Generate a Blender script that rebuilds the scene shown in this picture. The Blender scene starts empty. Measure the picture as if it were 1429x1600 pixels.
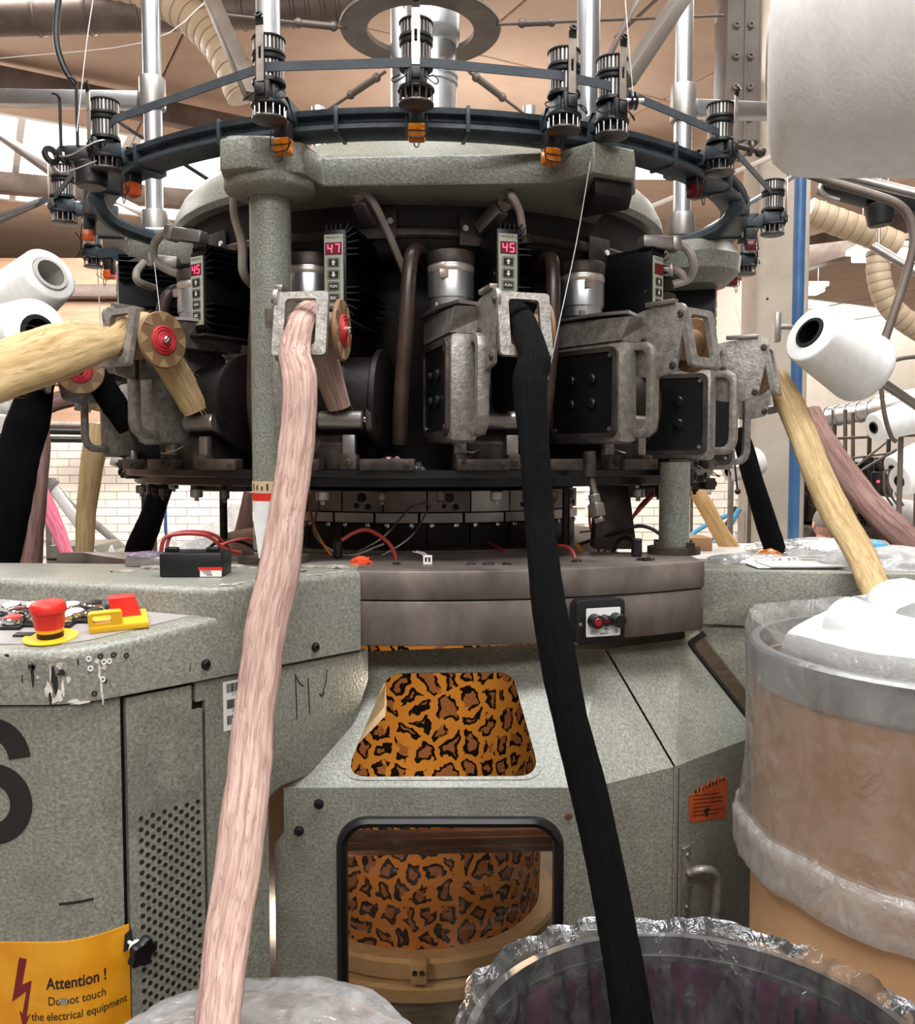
import bpy, bmesh, math, random
from mathutils import Vector, Matrix, noise
random.seed(7)
sc = bpy.context.scene
C = sc.collection
R = math.radians
PI = math.pi
# ---------------------------------------------------------------- camera, world, lamps, exposure
H = 1.30                        # height of the camera over the floor
F = 1400.0                      # focal length in pixels of the 1429 x 1600 frame
W_, H_ = 1429.0, 1600.0
PITCH = math.atan(78.0 / F)
cam = bpy.data.cameras.new('camera')
camo = bpy.data.objects.new('camera', cam)
C.objects.link(camo)
camo.location = (0, 0, H)
camo.rotation_euler = (PI / 2 - PITCH, 0, 0)
cam.sensor_fit = 'VERTICAL'
cam.sensor_height = 36.0
cam.lens = F / H_ * 36.0
cam.clip_start = 0.02
cam.clip_end = 100
sc.camera = camo

world = bpy.data.worlds.new('world')
sc.world = world
world.use_nodes = True
bg = world.node_tree.nodes['Background']
bg.inputs[0].default_value = (1.0, 0.92, 0.86, 1)
bg.inputs[1].default_value = 0.36

def area(name, loc, size, energy, color=(1, 0.97, 0.93), rot=(0, 0, 0)):
    l = bpy.data.lights.new(name, 'AREA')
    l.shape = 'RECTANGLE'
    l.size, l.size_y = size
    l.energy = energy
    l.color = color
    o = bpy.data.objects.new(name, l)
    C.objects.link(o)
    o.location = loc
    o.rotation_euler = rot
    return o
area('ceiling_lamp', (0.35, 0.75, 3.6), (2.6, 0.6), 140, (0.95, 0.985, 1.0))
area('ceiling_lamp', (-1.7, 0.9, 3.6), (0.6, 2.6), 70, (0.98, 0.99, 1.0))
area('ceiling_lamp', (1.9, 2.9, 3.55), (0.6, 2.6), 60)
area('ceiling_lamp', (-2.6, 4.6, 3.5), (2.6, 0.8), 130)
area('ceiling_lamp', (1.5, 6.2, 3.5), (3.0, 0.8), 150)
area('ceiling_lamp', (4.6, 9.5, 3.5), (3.0, 3.0), 300)
area('ceiling_lamp', (0.1, -1.9, 3.5), (3.0, 0.7), 105, (1, 0.985, 0.96), (R(38), 0, 0))  # added front fill, out of view behind the camera
area('wall_fill', (-2.0, 7.6, 3.2), (6.0, 0.5), 190, (1, 0.97, 0.93), (R(35), 0, 0))  # added, unseen fill that brightens the far brick wall
# added, unseen fill lights aimed up to brighten the ceiling boards
for _p, _e in (((-1.4, 3.2, 2.9), 11), ((1.6, 3.6, 2.9), 11), ((0.2, 5.8, 2.9), 14), ((-3.6, 5.6, 2.9), 14), ((4.4, 6.6, 2.9), 24)):
    area('ceiling_fill', _p, (1.6, 0.5), _e, (1, 0.96, 0.92), (PI, 0, 0))
def bulb(name, loc, energy, color, size):
    l = bpy.data.lights.new(name, 'POINT')
    l.energy = energy
    l.color = color
    l.shadow_soft_size = size
    o = bpy.data.objects.new(name, l)
    C.objects.link(o)
    o.location = loc
    return o
# the lamp tubes burning inside the casing, one on each side of the fabric
bulb('casing_lamp', (-0.24, 1.42, H - 0.74), 3.4, (1.0, 0.82, 0.60), 0.03)
bulb('casing_lamp', (0.10, 1.44, H - 0.40), 2.0, (1.0, 0.82, 0.60), 0.03)

sc.view_settings.view_transform = 'Standard'
sc.view_settings.look = 'None'
sc.view_settings.gamma = 1
sc.view_settings.use_curve_mapping = False
sc.view_settings.exposure = -0.14

# ---------------------------------------------------------------- rays: where a sight line meets a plane of the hall
_c, _s = math.cos(PITCH), math.sin(PITCH)
def ray(u, v):
    a, b = (u - W_ / 2) / F, (H_ / 2 - v) / F
    return Vector((a, _c + b * _s, b * _c - _s))
def P(u, v, y):
    d = ray(u, v)
    return Vector((0, 0, H)) + d * (y / d.y)
def PZ(u, v, z):
    d = ray(u, v)
    return Vector((0, 0, H)) + d * ((z - H) / d.z)
def PN(u, v, p0, n):
    d = ray(u, v)
    o = Vector((0, 0, H))
    return o + d * ((Vector(p0) - o).dot(n) / d.dot(n))

# ---------------------------------------------------------------- materials
def lin(h):
    h = h.lstrip('#')
    o = []
    for i in (0, 2, 4):
        c = int(h[i:i + 2], 16) / 255
        o.append(c / 12.92 if c <= 0.04045 else ((c + 0.055) / 1.055) ** 2.4)
    return (o[0], o[1], o[2], 1)
class NT:
    def __init__(s, name):
        s.m = bpy.data.materials.new(name)
        s.m.use_nodes = True
        s.t = s.m.node_tree
        s.b = s.t.nodes['Principled BSDF']
        s.out = s.t.nodes['Material Output']
    def n(s, typ, **kw):
        x = s.t.nodes.new(typ)
        for k, v in kw.items():
            if k.startswith('i_'):
                x.inputs[int(k[2:]) if k[2:].isdigit() else k[2:]].default_value = v
            else:
                setattr(x, k, v)
        return x
    def l(s, a, b):
        s.t.links.new(a, b)
    def ramp(s, fac, stops, interp='LINEAR'):
        r = s.t.nodes.new('ShaderNodeValToRGB')
        r.color_ramp.interpolation = interp
        e = r.color_ramp.elements
        e[0].position, e[0].color = stops[0]
        e[1].position, e[1].color = stops[1]
        for p, c in stops[2:]:
            q = e.new(p)
            q.color = c
        s.l(fac, r.inputs[0])
        return r.outputs[0]
    def coords(s, which='Object', scale=(1, 1, 1)):
        tc = s.n('ShaderNodeTexCoord')
        mp = s.n('ShaderNodeMapping')
        mp.inputs['Scale'].default_value = scale
        s.l(tc.outputs[which], mp.inputs[0])
        return mp.outputs[0]
    def noise(s, vec, scale, detail=3, rough=0.5, dist=0.0):
        x = s.n('ShaderNodeTexNoise')
        x.inputs['Scale'].default_value = scale
        x.inputs['Detail'].default_value = detail
        x.inputs['Roughness'].default_value = rough
        x.inputs['Distortion'].default_value = dist
        s.l(vec, x.inputs['Vector'])
        return x.outputs[0]
    def bump(s, h, strength, dist=0.002):
        x = s.n('ShaderNodeBump')
        x.inputs['Strength'].default_value = strength
        x.inputs['Distance'].default_value = dist
        s.l(h, x.inputs['Height'])
        s.l(x.outputs[0], s.b.inputs['Normal'])
def surf(name, c1, c2=None, scale=8, rough=0.5, metal=0.0, bump=0.0, bscale=None, stretch=(1, 1, 1), lo=0.35, hi=0.65, spec=0.5, dist=0.002):
    """two tones mixed by noise, with optional fine relief"""
    s = NT(name)
    s.b.inputs['Roughness'].default_value = rough
    s.b.inputs['Metallic'].default_value = metal
    s.b.inputs['Specular IOR Level'].default_value = spec
    v = s.coords('Object', stretch)
    f = s.noise(v, scale, 5, 0.6)
    s.l(s.ramp(f, [(lo, lin(c1)), (hi, lin(c2 or c1))]), s.b.inputs['Base Color'])
    if bump:
        s.bump(s.noise(v, bscale or scale * 4, 2, 0.5), bump, dist)
    return s.m
def hammer(name, c, c_dark, c_light, scale=210, dirt='#4a463b'):
    """hammered enamel: fine mottling, grime in patches"""
    s = NT(name)
    s.b.inputs['Roughness'].default_value = 0.36
    v = s.coords('Object')
    f = s.noise(v, scale, 2, 0.55)
    base = s.ramp(f, [(0.30, lin(c_dark)), (0.52, lin(c)), (0.74, lin(c_light))])
    g = s.noise(v, 5.5, 6, 0.65)
    gm = s.ramp(g, [(0.50, (0, 0, 0, 1)), (0.78, (0.75, 0.75, 0.75, 1))])
    mx = s.n('ShaderNodeMix', data_type='RGBA')
    s.l(gm, mx.inputs[0])
    s.l(base, mx.inputs[6])
    mx.inputs[7].default_value = lin(dirt)
    s.l(mx.outputs[2], s.b.inputs['Base Color'])
    s.bump(f, 0.6, 0.0012)
    return s.m
def emit(name, c, k):
    s = NT(name)
    s.b.inputs['Base Color'].default_value = lin(c)
    s.b.inputs['Emission Color'].default_value = lin(c)
    s.b.inputs['Emission Strength'].default_value = k
    return s.m
def sliver_mat(name, c1, c2, c3):
    s = NT(name)
    s.b.inputs['Roughness'].default_value = 0.92
    s.b.inputs['Specular IOR Level'].default_value = 0.12
    v = s.coords('UV', (26, 9, 1))
    f = s.noise(v, 1.0, 5, 0.65, 0.3)
    v2 = s.coords('UV', (170, 26, 1))
    f2 = s.noise(v2, 1.0, 3, 0.6)
    m = s.n('ShaderNodeMath', operation='MULTIPLY_ADD')
    s.l(f2, m.inputs[0]); m.inputs[1].default_value = 0.60
    s.l(f, m.inputs[2])
    s.l(s.ramp(m.outputs[0], [(0.50, lin(c2)), (0.72, lin(c1)), (0.92, lin(c3))]), s.b.inputs['Base Color'])
    s.bump(m.outputs[0], 0.28, 0.002)
    return s.m
def film(name, tint, opac, rough=0.18, gloss=0.55):
    """thin plastic film: mostly see-through, milky, glossy"""
    s = NT(name)
    t = s.t
    tr = s.n('ShaderNodeBsdfTransparent'); tr.inputs[0].default_value = (0.97, 0.97, 0.97, 1)
    df = s.n('ShaderNodeBsdfDiffuse'); df.inputs[0].default_value = lin(tint)
    tl = s.n('ShaderNodeBsdfTranslucent'); tl.inputs[0].default_value = lin(tint)
    gl = s.n('ShaderNodeBsdfGlossy'); gl.inputs['Roughness'].default_value = rough
    a = s.n('ShaderNodeMixShader'); a.inputs[0].default_value = 0.5
    s.l(df.outputs[0], a.inputs[1]); s.l(tl.outputs[0], a.inputs[2])
    b = s.n('ShaderNodeMixShader')
    v = s.coords('Object')
    f = s.noise(v, 26, 4, 0.6, 0.8)
    mr = s.n('ShaderNodeMapRange'); mr.inputs[1].default_value = 0.3; mr.inputs[2].default_value = 0.75
    mr.inputs[3].default_value = opac * 0.6; mr.inputs[4].default_value = min(1, opac * 1.6)
    s.l(f, mr.inputs[0]); s.l(mr.outputs[0], b.inputs[0])
    s.l(tr.outputs[0], b.inputs[1]); s.l(a.outputs[0], b.inputs[2])
    fr = s.n('ShaderNodeFresnel'); fr.inputs[0].default_value = 1.5
    ad = s.n('ShaderNodeMath', operation='MULTIPLY_ADD'); ad.inputs[1].default_value = gloss; ad.inputs[2].default_value = 0.02
    s.l(fr.outputs[0], ad.inputs[0])
    c = s.n('ShaderNodeMixShader')
    s.l(ad.outputs[0], c.inputs[0]); s.l(b.outputs[0], c.inputs[1]); s.l(gl.outputs[0], c.inputs[2])
    bp = s.n('ShaderNodeBump'); bp.inputs['Strength'].default_value = 1.0; bp.inputs['Distance'].default_value = 0.008
    s.l(s.noise(s.coords('Object', (1, 1, 0.45)), 24, 4, 0.55, 1.6), bp.inputs['Height'])
    s.l(bp.outputs[0], gl.inputs['Normal']); s.l(bp.outputs[0], df.inputs['Normal'])
    s.l(c.outputs[0], s.out.inputs[0])
    return s.m
def pane(name, tint, gloss=0.06):
    s = NT(name)
    tr = s.n('ShaderNodeBsdfTransparent'); tr.inputs[0].default_value = lin(tint)
    gl = s.n('ShaderNodeBsdfGlossy'); gl.inputs['Roughness'].default_value = 0.12
    df = s.n('ShaderNodeBsdfDiffuse'); df.inputs[0].default_value = lin('#8d8680')
    c = s.n('ShaderNodeMixShader'); c.inputs[0].default_value = gloss
    s.l(tr.outputs[0], c.inputs[1]); s.l(gl.outputs[0], c.inputs[2])
    d = s.n('ShaderNodeMixShader')
    f = s.noise(s.coords('Object', (1, 1, 6)), 9, 5, 0.7, 2.0)
    s.l(s.ramp(f, [(0.5, (0.015, 0.015, 0.015, 1)), (0.85, (0.22, 0.22, 0.22, 1))]), d.inputs[0])
    s.l(c.outputs[0], d.inputs[1]); s.l(df.outputs[0], d.inputs[2])
    s.l(d.outputs[0], s.out.inputs[0])
    return s.m
def leopard():
    s = NT('leopard_fabric')
    s.b.inputs['Roughness'].default_value = 0.9
    s.b.inputs['Specular IOR Level'].default_value = 0.1
    uv = s.coords('UV', (23, 21, 1))
    nz = s.n('ShaderNodeTexNoise'); nz.inputs['Scale'].default_value = 1.5; nz.inputs['Detail'].default_value = 2
    s.l(uv, nz.inputs['Vector'])
    sub = s.n('ShaderNodeVectorMath', operation='SUBTRACT'); s.l(nz.outputs['Color'], sub.inputs[0]); sub.inputs[1].default_value = (0.5, 0.5, 0.5)
    scl = s.n('ShaderNodeVectorMath', operation='SCALE'); s.l(sub.outputs[0], scl.inputs[0]); scl.inputs['Scale'].default_value = 0.95
    add = s.n('ShaderNodeVectorMath', operation='ADD'); s.l(uv, add.inputs[0]); s.l(scl.outputs[0], add.inputs[1])
    vo = s.n('ShaderNodeTexVoronoi', voronoi_dimensions='2D', feature='DISTANCE_TO_EDGE')
    vo.inputs['Scale'].default_value = 1.0; vo.inputs['Randomness'].default_value = 0.85
    s.l(add.outputs[0], vo.inputs['Vector'])
    d = vo.outputs['Distance']
    br = s.noise(uv, 1.25, 2, 0.5)
    big = s.noise(uv, 5.0, 2, 0.5)
    jit = s.n('ShaderNodeMath', operation='MULTIPLY_ADD'); s.l(big, jit.inputs[0]); jit.inputs[1].default_value = 0.06; s.l(d, jit.inputs[2])
    def const(a, b, f):
        return s.ramp(f, [(a - 0.008, (0, 0, 0, 1)), (a + 0.008, (1, 1, 1, 1)), (b - 0.008, (1, 1, 1, 1)), (b + 0.008, (0, 0, 0, 1))])
    ring = const(0.165, 0.320, jit.outputs[0])
    core = s.ramp(jit.outputs[0], [(0.26, (0, 0, 0, 1)), (0.28, (1, 1, 1, 1))])
    gap = s.ramp(br, [(0.40, (0, 0, 0, 1)), (0.43, (1, 1, 1, 1))])
    rm = s.n('ShaderNodeMath', operation='MULTIPLY'); s.l(ring, rm.inputs[0]); s.l(gap, rm.inputs[1])
    gr = s.noise(s.coords('UV', (420, 420, 1)), 1.0, 2, 0.6)
    a = s.n('ShaderNodeMix', data_type='RGBA'); s.l(core, a.inputs[0])
    s.l(s.ramp(gr, [(0.3, lin('#c67f30')), (0.7, lin('#da9a44'))]), a.inputs[6])
    s.l(s.ramp(gr, [(0.3, lin('#7d4a2a')), (0.7, lin('#b57a4e'))]), a.inputs[7])
    b = s.n('ShaderNodeMix', data_type='RGBA'); s.l(rm.outputs[0], b.inputs[0]); s.l(a.outputs[2], b.inputs[6]); b.inputs[7].default_value = lin('#15100d')
    s.l(b.outputs[2], s.b.inputs['Base Color'])
    s.bump(gr, 0.3, 0.002)
    return s.m
M = {}
M['green'] = hammer('hammered_grey_green', '#85857a', '#6f6f65', '#9a9a8e', 250)
M['crown'] = hammer('hammered_crown', '#7b7a6f', '#67665c', '#908f84', 240)
M['column'] = hammer('hammered_column', '#7f8277', '#62655c', '#979a8e', 330)
M['bed'] = surf('worn_bed_iron', '#5b524d', '#93877f', 11, 0.42, 0.55, 0.15, 60, (1, 1, 0.6), 0.3, 0.7)
M['steel'] = surf('dull_steel', '#8f8a86', '#b5b0ab', 9, 0.38, 0.85, 0.05, 60)
M['steeldark'] = surf('worn_dark_steel', '#4a4643', '#6a6561', 14, 0.4, 0.7)
M['galv'] = surf('galvanised_steel', '#a9abae', '#cfd2d4', 6, 0.3, 0.9, 0.04, 40, (1, 1, 0.4))
M['alu'] = surf('cast_aluminium', '#7f7973', '#aaa59f', 90, 0.45, 0.6, 0.35, 240, (1, 1, 1), 0.35, 0.7)
M['cast'] = surf('grimy_casting', '#2c2521', '#5a5049', 16, 0.5, 0.5, 0.25, 160)
M['dark'] = surf('dark_grimy_iron', '#100d0c', '#231d1a', 18, 0.5, 0.3, 0.2, 110)
M['black'] = surf('black_plastic', '#0a0a0b', '#141415', 20, 0.42)
M['fin'] = surf('black_anodised', '#08080a', '#111114', 20, 0.38, 0.2)
M['blue'] = surf('blue_black_enamel', '#252d32', '#3a444a', 26, 0.42, 0.1, 0.2, 180)
M['belt'] = surf('rubber_belt', '#2c3238', '#3a4046', 30, 0.7)
M['bracket'] = surf('tinned_strip', '#9b8f84', '#c3b8ac', 30, 0.35, 0.6)
M['amber'] = surf('amber_lens', '#a8560c', '#d8801c', 120, 0.2)
M['redlens'] = surf('dark_red_lens', '#3b0a10', '#5c1018', 90, 0.25)
M['orangelens'] = surf('orange_lens', '#b5461a', '#d4602a', 90, 0.3)
M['wood'] = surf('brown_wheel', '#6e5238', '#86674a', 30, 0.55)
M['wood2'] = surf('pale_wheel_inlay', '#8d7452', '#a58a63', 30, 0.55)
M['red'] = surf('red_plastic', '#cf2620', '#e0362d', 12, 0.35)
M['hubred'] = surf('red_rubber_hub', '#b3262e', '#d13d44', 40, 0.5)
M['yellow'] = surf('yellow_plastic', '#e2ad16', '#f0bd2c', 12, 0.4)
M['chrome'] = surf('chrome', '#c9c9c9', '#e6e6e6', 10, 0.15, 1.0)
M['white'] = surf('white_plastic', '#d8d6d2', '#ecebe8', 12, 0.5)
M['paper'] = surf('white_paper', '#e2e0dc', '#f1f0ed', 12, 0.8)
M['ink'] = surf('black_ink', '#15120f', '#1d1916', 40, 0.7)
M['panel_face'] = surf('pale_green_fascia', '#9a9d8d', '#aeb1a1', 20, 0.5)
M['screen'] = emit('dark_red_screen', '#5a0a12', 0.25)
M['digit'] = emit('red_digits', '#ff4a70', 2.2)
M['rubber'] = surf('black_rubber', '#0b0b0b', '#181818', 14, 0.32)
M['hosebrown'] = surf('brown_hose', '#2c211d', '#4b3a32', 10, 0.3)
M['cable'] = surf('grey_cable', '#7d746b', '#9a9086', 14, 0.5)
M['cablered'] = surf('red_cable', '#8d2b24', '#a83a30', 14, 0.45)
M['cableorange'] = surf('orange_cable', '#a8622c', '#c97f3e', 14, 0.45)
M['cableblack'] = surf('black_cable', '#0e0d0d', '#191716', 14, 0.4)
M['ducthose'] = surf('cream_corrugated_hose', '#b9a488', '#cfbca1', 5, 0.45, 0, 0.0)
M['hoserib'] = surf('hose_wire_rib', '#8d7a62', '#a08c73', 12, 0.5)
M['ceil'] = surf('beige_ceiling_board', '#b89b86', '#c4a994', 2.2, 0.85, 0, 0.08, 60)
M['ceil2'] = surf('beige_ceiling_board_tan', '#b1947f', '#bda18c', 2.2, 0.85, 0, 0.08, 60)
M['floor'] = surf('grey_concrete_floor', '#6f6a66', '#8d8781', 3, 0.6)
M['brick'] = surf('painted_brick', '#ebe3d8', '#f2ebe1', 7, 0.7, 0, 0.25, 90)
M['brick2'] = surf('painted_brick_cream', '#e8dfd2', '#f0e7dc', 7, 0.7, 0, 0.25, 90)
M['mortar'] = surf('painted_mortar', '#e4dacc', '#ebe1d5', 20, 0.8)
M['oldboard'] = surf('old_brown_board', '#a38068', '#c09b82', 4, 0.8, 0, 0.2, 40, (0.4, 1, 3))
M['concrete'] = surf('beige_concrete', '#a89c8e', '#bfb4a6', 3.5, 0.75, 0, 0.15, 90)
M['girder'] = surf('grey_brown_girder', '#5d544c', '#756a60', 5, 0.55)
M['bluepaint'] = surf('blue_paint', '#305580', '#40668f', 12, 0.35)
M['brownsteel'] = surf('brown_painted_bar', '#564a42', '#6e6158', 9, 0.5, 0.2)
M['card'] = surf('brown_fibreboard', '#a87f57', '#b98f66', 7, 0.75, 0, 0.1, 120, (1, 1, 0.5))
M['cotton'] = surf('white_fibre', '#b9bab9', '#c9c9c8', 14, 0.95, 0, 0.5, 70, (1, 1, 1), 0.35, 0.65, 0.1, 0.004)
M['yarn'] = surf('white_yarn', '#dfdedb', '#e9e8e5', 60, 0.9, 0, 0.18, 330, (1, 1, 0.35), 0.35, 0.65, 0.2, 0.003)
M['cardcore'] = surf('grey_core', '#b8b4ae', '#c8c4be', 20, 0.7)
M['film'] = film('clear_bag_film', '#e8e8e8', 0.10, 0.09, 1.0)
M['filmthin'] = film('thin_bag_film', '#ece9e5', 0.22)
M['filmmilky'] = film('milky_bag_film', '#eeefef', 0.50, 0.16)
M['filmhem'] = film('hem_film', '#eeebe7', 0.34, 0.2, 0.4)
M['glass'] = pane('casing_glass', '#dbd2c9')
M['leo'] = leopard()
M['rust'] = surf('rust_brown_bar', '#6a4a3a', '#8a6450', 14, 0.5, 0.3)
M['pulp'] = surf('beige_ring_paint', '#c9b28a', '#dbc8a4', 12, 0.55)
M['signyellow'] = surf('yellow_sign', '#d98e10', '#e39e1e', 24, 0.45, 0, 0.0, None, (1, 1, 1), 0.42, 0.6)
M['orangesticker'] = surf('faded_orange_sticker', '#b04a1e', '#c95d2c', 22, 0.6)
M['pulp_dark'] = surf('purple_dark_fibre', '#22131c', '#412836', 22, 0.95, 0, 0.6, 50)
M['lint'] = surf('grey_lint', '#6e625c', '#9d9189', 120, 1.0)
M['orangefluff'] = surf('orange_red_fluff', '#d8401c', '#ef5a2a', 60, 1.0, 0, 0.5, 200)
M['sl_pink'] = sliver_mat('dusty_pink_sliver', '#9c7f74', '#7b5b50', '#bb9f93')
M['sl_cream'] = sliver_mat('cream_sliver', '#a98f66', '#8e7449', '#bfa67d')
M['sl_black'] = sliver_mat('black_sliver', '#050505', '#020203', '#09090a')
M['sl_brown'] = sliver_mat('mauve_brown_sliver', '#84655f', '#5f443f', '#a08078')
M['sl_hot'] = sliver_mat('hot_pink_sliver', '#ef6f8f', '#d94f73', '#f7a3b6')
M['sl_white'] = sliver_mat('white_sliver', '#e8e6e2', '#cfccc7', '#f4f3f1')
M['sl_tan'] = sliver_mat('tan_sliver', '#c49a63', '#a07741', '#dbb887')
M['shirt'] = surf('black_cloth', '#17171a', '#222226', 20, 0.9)
M['skin'] = surf('skin', '#b88a76', '#c79a86', 20, 0.6)
M['hair'] = surf('short_grey_hair', '#57504b', '#8a817a', 160, 0.9)
M['skyblue'] = surf('light_blue_plastic', '#4fa3cf', '#6ab8de', 14, 0.4)
M['filmlilac'] = film('lilac_film', '#b9a5c4', 0.4)
M['sky'] = emit('roof_light_glass', '#fff8f0', 3.2)
M['tube_on'] = emit('lit_tube', '#fffaf2', 6.0)
# ---------------------------------------------------------------- mesh helpers
def cat(pts, n):
    """Catmull-Rom through the points, n samples per span"""
    pts = [Vector(p) for p in pts]
    q = [pts[0] * 2 - pts[1]] + pts + [pts[-1] * 2 - pts[-2]]
    o = []
    for i in range(1, len(q) - 2):
        a, b, c, d = q[i - 1], q[i], q[i + 1], q[i + 2]
        for k in range(n):
            t = k / n
            o.append(0.5 * ((2 * b) + (c - a) * t + (2 * a - 5 * b + 4 * c - d) * t * t + (3 * b - a - 3 * c + d) * t ** 3))
    o.append(pts[-1])
    return o
def basis(z):
    z = Vector(z).normalized()
    x = Vector((0, 0, 1)).cross(z)
    if x.length < 1e-4:
        x = Vector((1, 0, 0))
    x.normalize()
    y = z.cross(x)
    return Matrix((x, y, z)).transposed().to_4x4()
class G:
    """collects shapes (world coordinates unless told otherwise) into one mesh"""
    def __init__(s):
        s.v, s.f = [], []
    def add(s, vs, fs, M_=None):
        o = len(s.v)
        s.v += [(M_ @ Vector(v)) if M_ else Vector(v) for v in vs]
        s.f += [tuple(i + o for i in f) for f in fs]
        return s
    def bm(s, b, M_=None):
        b.verts.index_update()
        s.add([v.co.copy() for v in b.verts], [[v.index for v in f.verts] for f in b.faces], M_)
        b.free()
        return s
    def box(s, c, size, bevel=0.0, M_=None, seg=2):
        b = bmesh.new()
        bmesh.ops.create_cube(b, size=1)
        for v in b.verts:
            v.co = Vector((v.co.x * size[0], v.co.y * size[1], v.co.z * size[2]))
        if bevel:
            bmesh.ops.bevel(b, geom=b.edges[:], offset=bevel, segments=seg, affect='EDGES', profile=0.5)
        T = Matrix.Translation(Vector(c))
        return s.bm(b, (M_ @ T) if M_ else T)
    def bar(s, p0, p1, w, t, bevel=0.0, roll=0.0):
        p0, p1 = Vector(p0), Vector(p1)
        Mx = Matrix.Translation((p0 + p1) / 2) @ basis(p1 - p0) @ Matrix.Rotation(roll, 4, 'Z')
        return s.box((0, 0, 0), (w, t, (p1 - p0).length), bevel, Mx)
    def lathe(s, prof, M_=None, seg=24, a0=0.0, a1=2 * PI, cap=False):
        full = abs(a1 - a0 - 2 * PI) < 1e-6
        n = seg if full else seg + 1
        vs, fs = [], []
        for r, z in prof:
            for i in range(n):
                a = a0 + (a1 - a0) * i / seg
                vs.append((r * math.sin(a), -r * math.cos(a), z))
        for j in range(len(prof) - 1):
            for i in range(seg):
                k = (i + 1) % n if full else i + 1
                fs.append((j * n + i, j * n + k, (j + 1) * n + k, (j + 1) * n + i))
        if full and cap:
            if prof[0][0] > 1e-6: fs.append(tuple(range(n - 1, -1, -1)))
            if prof[-1][0] > 1e-6: fs.append(tuple((len(prof) - 1) * n + i for i in range(n)))
        return s.add(vs, fs, M_)
    def ring(s, prof, M_=None, seg=48, a0=0.0, a1=2 * PI):
        """closed profile swept round the axis"""
        full = abs(a1 - a0 - 2 * PI) < 1e-6
        n = seg if full else seg + 1
        m = len(prof)
        vs, fs = [], []
        for i in range(n):
            a = a0 + (a1 - a0) * i / seg
            for r, z in prof:
                vs.append((r * math.sin(a), -r * math.cos(a), z))
        for i in range(seg):
            k = (i + 1) % n if full else i + 1
            for j in range(m):
                l = (j + 1) % m
                fs.append((i * m + j, k * m + j, k * m + l, i * m + l))
        if not full:
            fs.append(tuple(range(m - 1, -1, -1))); fs.append(tuple((n - 1) * m + j for j in range(m)))
        return s.add(vs, fs, M_)
    def cyl(s, p0, p1, r0, r1=None, seg=16, bevel=0.0):
        p0, p1 = Vector(p0), Vector(p1)
        r1 = r0 if r1 is None else r1
        L = (p1 - p0).length
        prof = [(r0, 0), (r1, L)] if not bevel else [(r0 - bevel, 0), (r0, bevel), (r1, L - bevel), (r1 - bevel, L)]
        return s.lathe(prof, Matrix.Translation(p0) @ basis(p1 - p0), seg, cap=True)
    def sphere(s, c, r, seg=12, sc_=(1, 1, 1)):
        b = bmesh.new()
        bmesh.ops.create_uvsphere(b, u_segments=seg, v_segments=max(6, seg // 2 + 2), radius=r)
        return s.bm(b, Matrix.Translation(Vector(c)) @ Matrix.Diagonal((*sc_, 1)))
    def tube(s, pts, r, seg=8, n=6, closed=False, sx=1.0):
        pp = cat(pts, n) if n else [Vector(p) for p in pts]
        if closed: pp = pp[:-1]
        m = len(pp)
        vs, fs = [], []
        up = None
        for i, p in enumerate(pp):
            if closed: t = pp[(i + 1) % m] - pp[i - 1]
            else: t = pp[min(i + 1, m - 1)] - pp[max(i - 1, 0)]
            if t.length < 1e-9: t = Vector((0, 0, 1))
            t.normalize()
            if up is None:
                up = Vector((0, 0, 1)) if abs(t.z) < 0.9 else Vector((1, 0, 0))
            x = up - t * up.dot(t)
            x.normalize(); up = x
            y = t.cross(x)
            rr = r if not isinstance(r, (list, tuple)) else r[0] + (r[-1] - r[0]) * i / (m - 1) if len(r) == 2 else r[min(len(r) - 1, int(round(i / (m - 1) * (len(r) - 1))))]
            for k in range(seg):
                a = 2 * PI * k / seg
                vs.append(p + (x * math.cos(a) * sx + y * math.sin(a)) * rr)
        for i in range(m if closed else m - 1):
            for k in range(seg):
                fs.append((i * seg + k, i * seg + (k + 1) % seg, ((i + 1) % m) * seg + (k + 1) % seg, ((i + 1) % m) * seg + k))
        if not closed:
            fs.append(tuple(range(seg - 1, -1, -1))); fs.append(tuple((m - 1) * seg + k for k in range(seg)))
        return s.add(vs, fs)
    def prism(s, poly, d, M_=None, bevel=0.0, seg=2):
        """polygon in the xy plane of M_, thickened from z=0 to z=d"""
        b = bmesh.new()
        lo = [b.verts.new((x, y, 0)) for x, y in poly]
        hi = [b.verts.new((x, y, d)) for x, y in poly]
        n = len(poly)
        b.faces.new(lo[::-1]); b.faces.new(hi)
        for i in range(n):
            b.faces.new((lo[i], lo[(i + 1) % n], hi[(i + 1) % n], hi[i]))
        bmesh.ops.recalc_face_normals(b, faces=b.faces[:])
        if bevel:
            bmesh.ops.bevel(b, geom=b.edges[:], offset=bevel, segments=seg, affect='EDGES', profile=0.5)
        bmesh.ops.triangulate(b, faces=[f for f in b.faces if len(f.verts) > 4])
        return s.bm(b, M_)
    def holed(s, outer, holes, d, M_=None):
        """plate with holes, thickened by d"""
        b = bmesh.new()
        loops = []
        es = []
        for lp in [outer] + holes:
            vs = [b.verts.new((x, y, 0)) for x, y in lp]
            loops.append(vs)
            es += [b.edges.new((vs[i], vs[(i + 1) % len(vs)])) for i in range(len(vs))]
        bmesh.ops.triangle_fill(b, use_beauty=True, edges=es)
        top = {}
        for v in list(b.verts):
            top[v] = b.verts.new((v.co.x, v.co.y, d))
        for f in list(b.faces):
            b.faces.new([top[v] for v in f.verts][::-1])
        for vs in loops:
            for i in range(len(vs)):
                a, c = vs[i], vs[(i + 1) % len(vs)]
                b.faces.new((a, c, top[c], top[a]))
        bmesh.ops.recalc_face_normals(b, faces=b.faces[:])
        return s.bm(b, M_)
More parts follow.
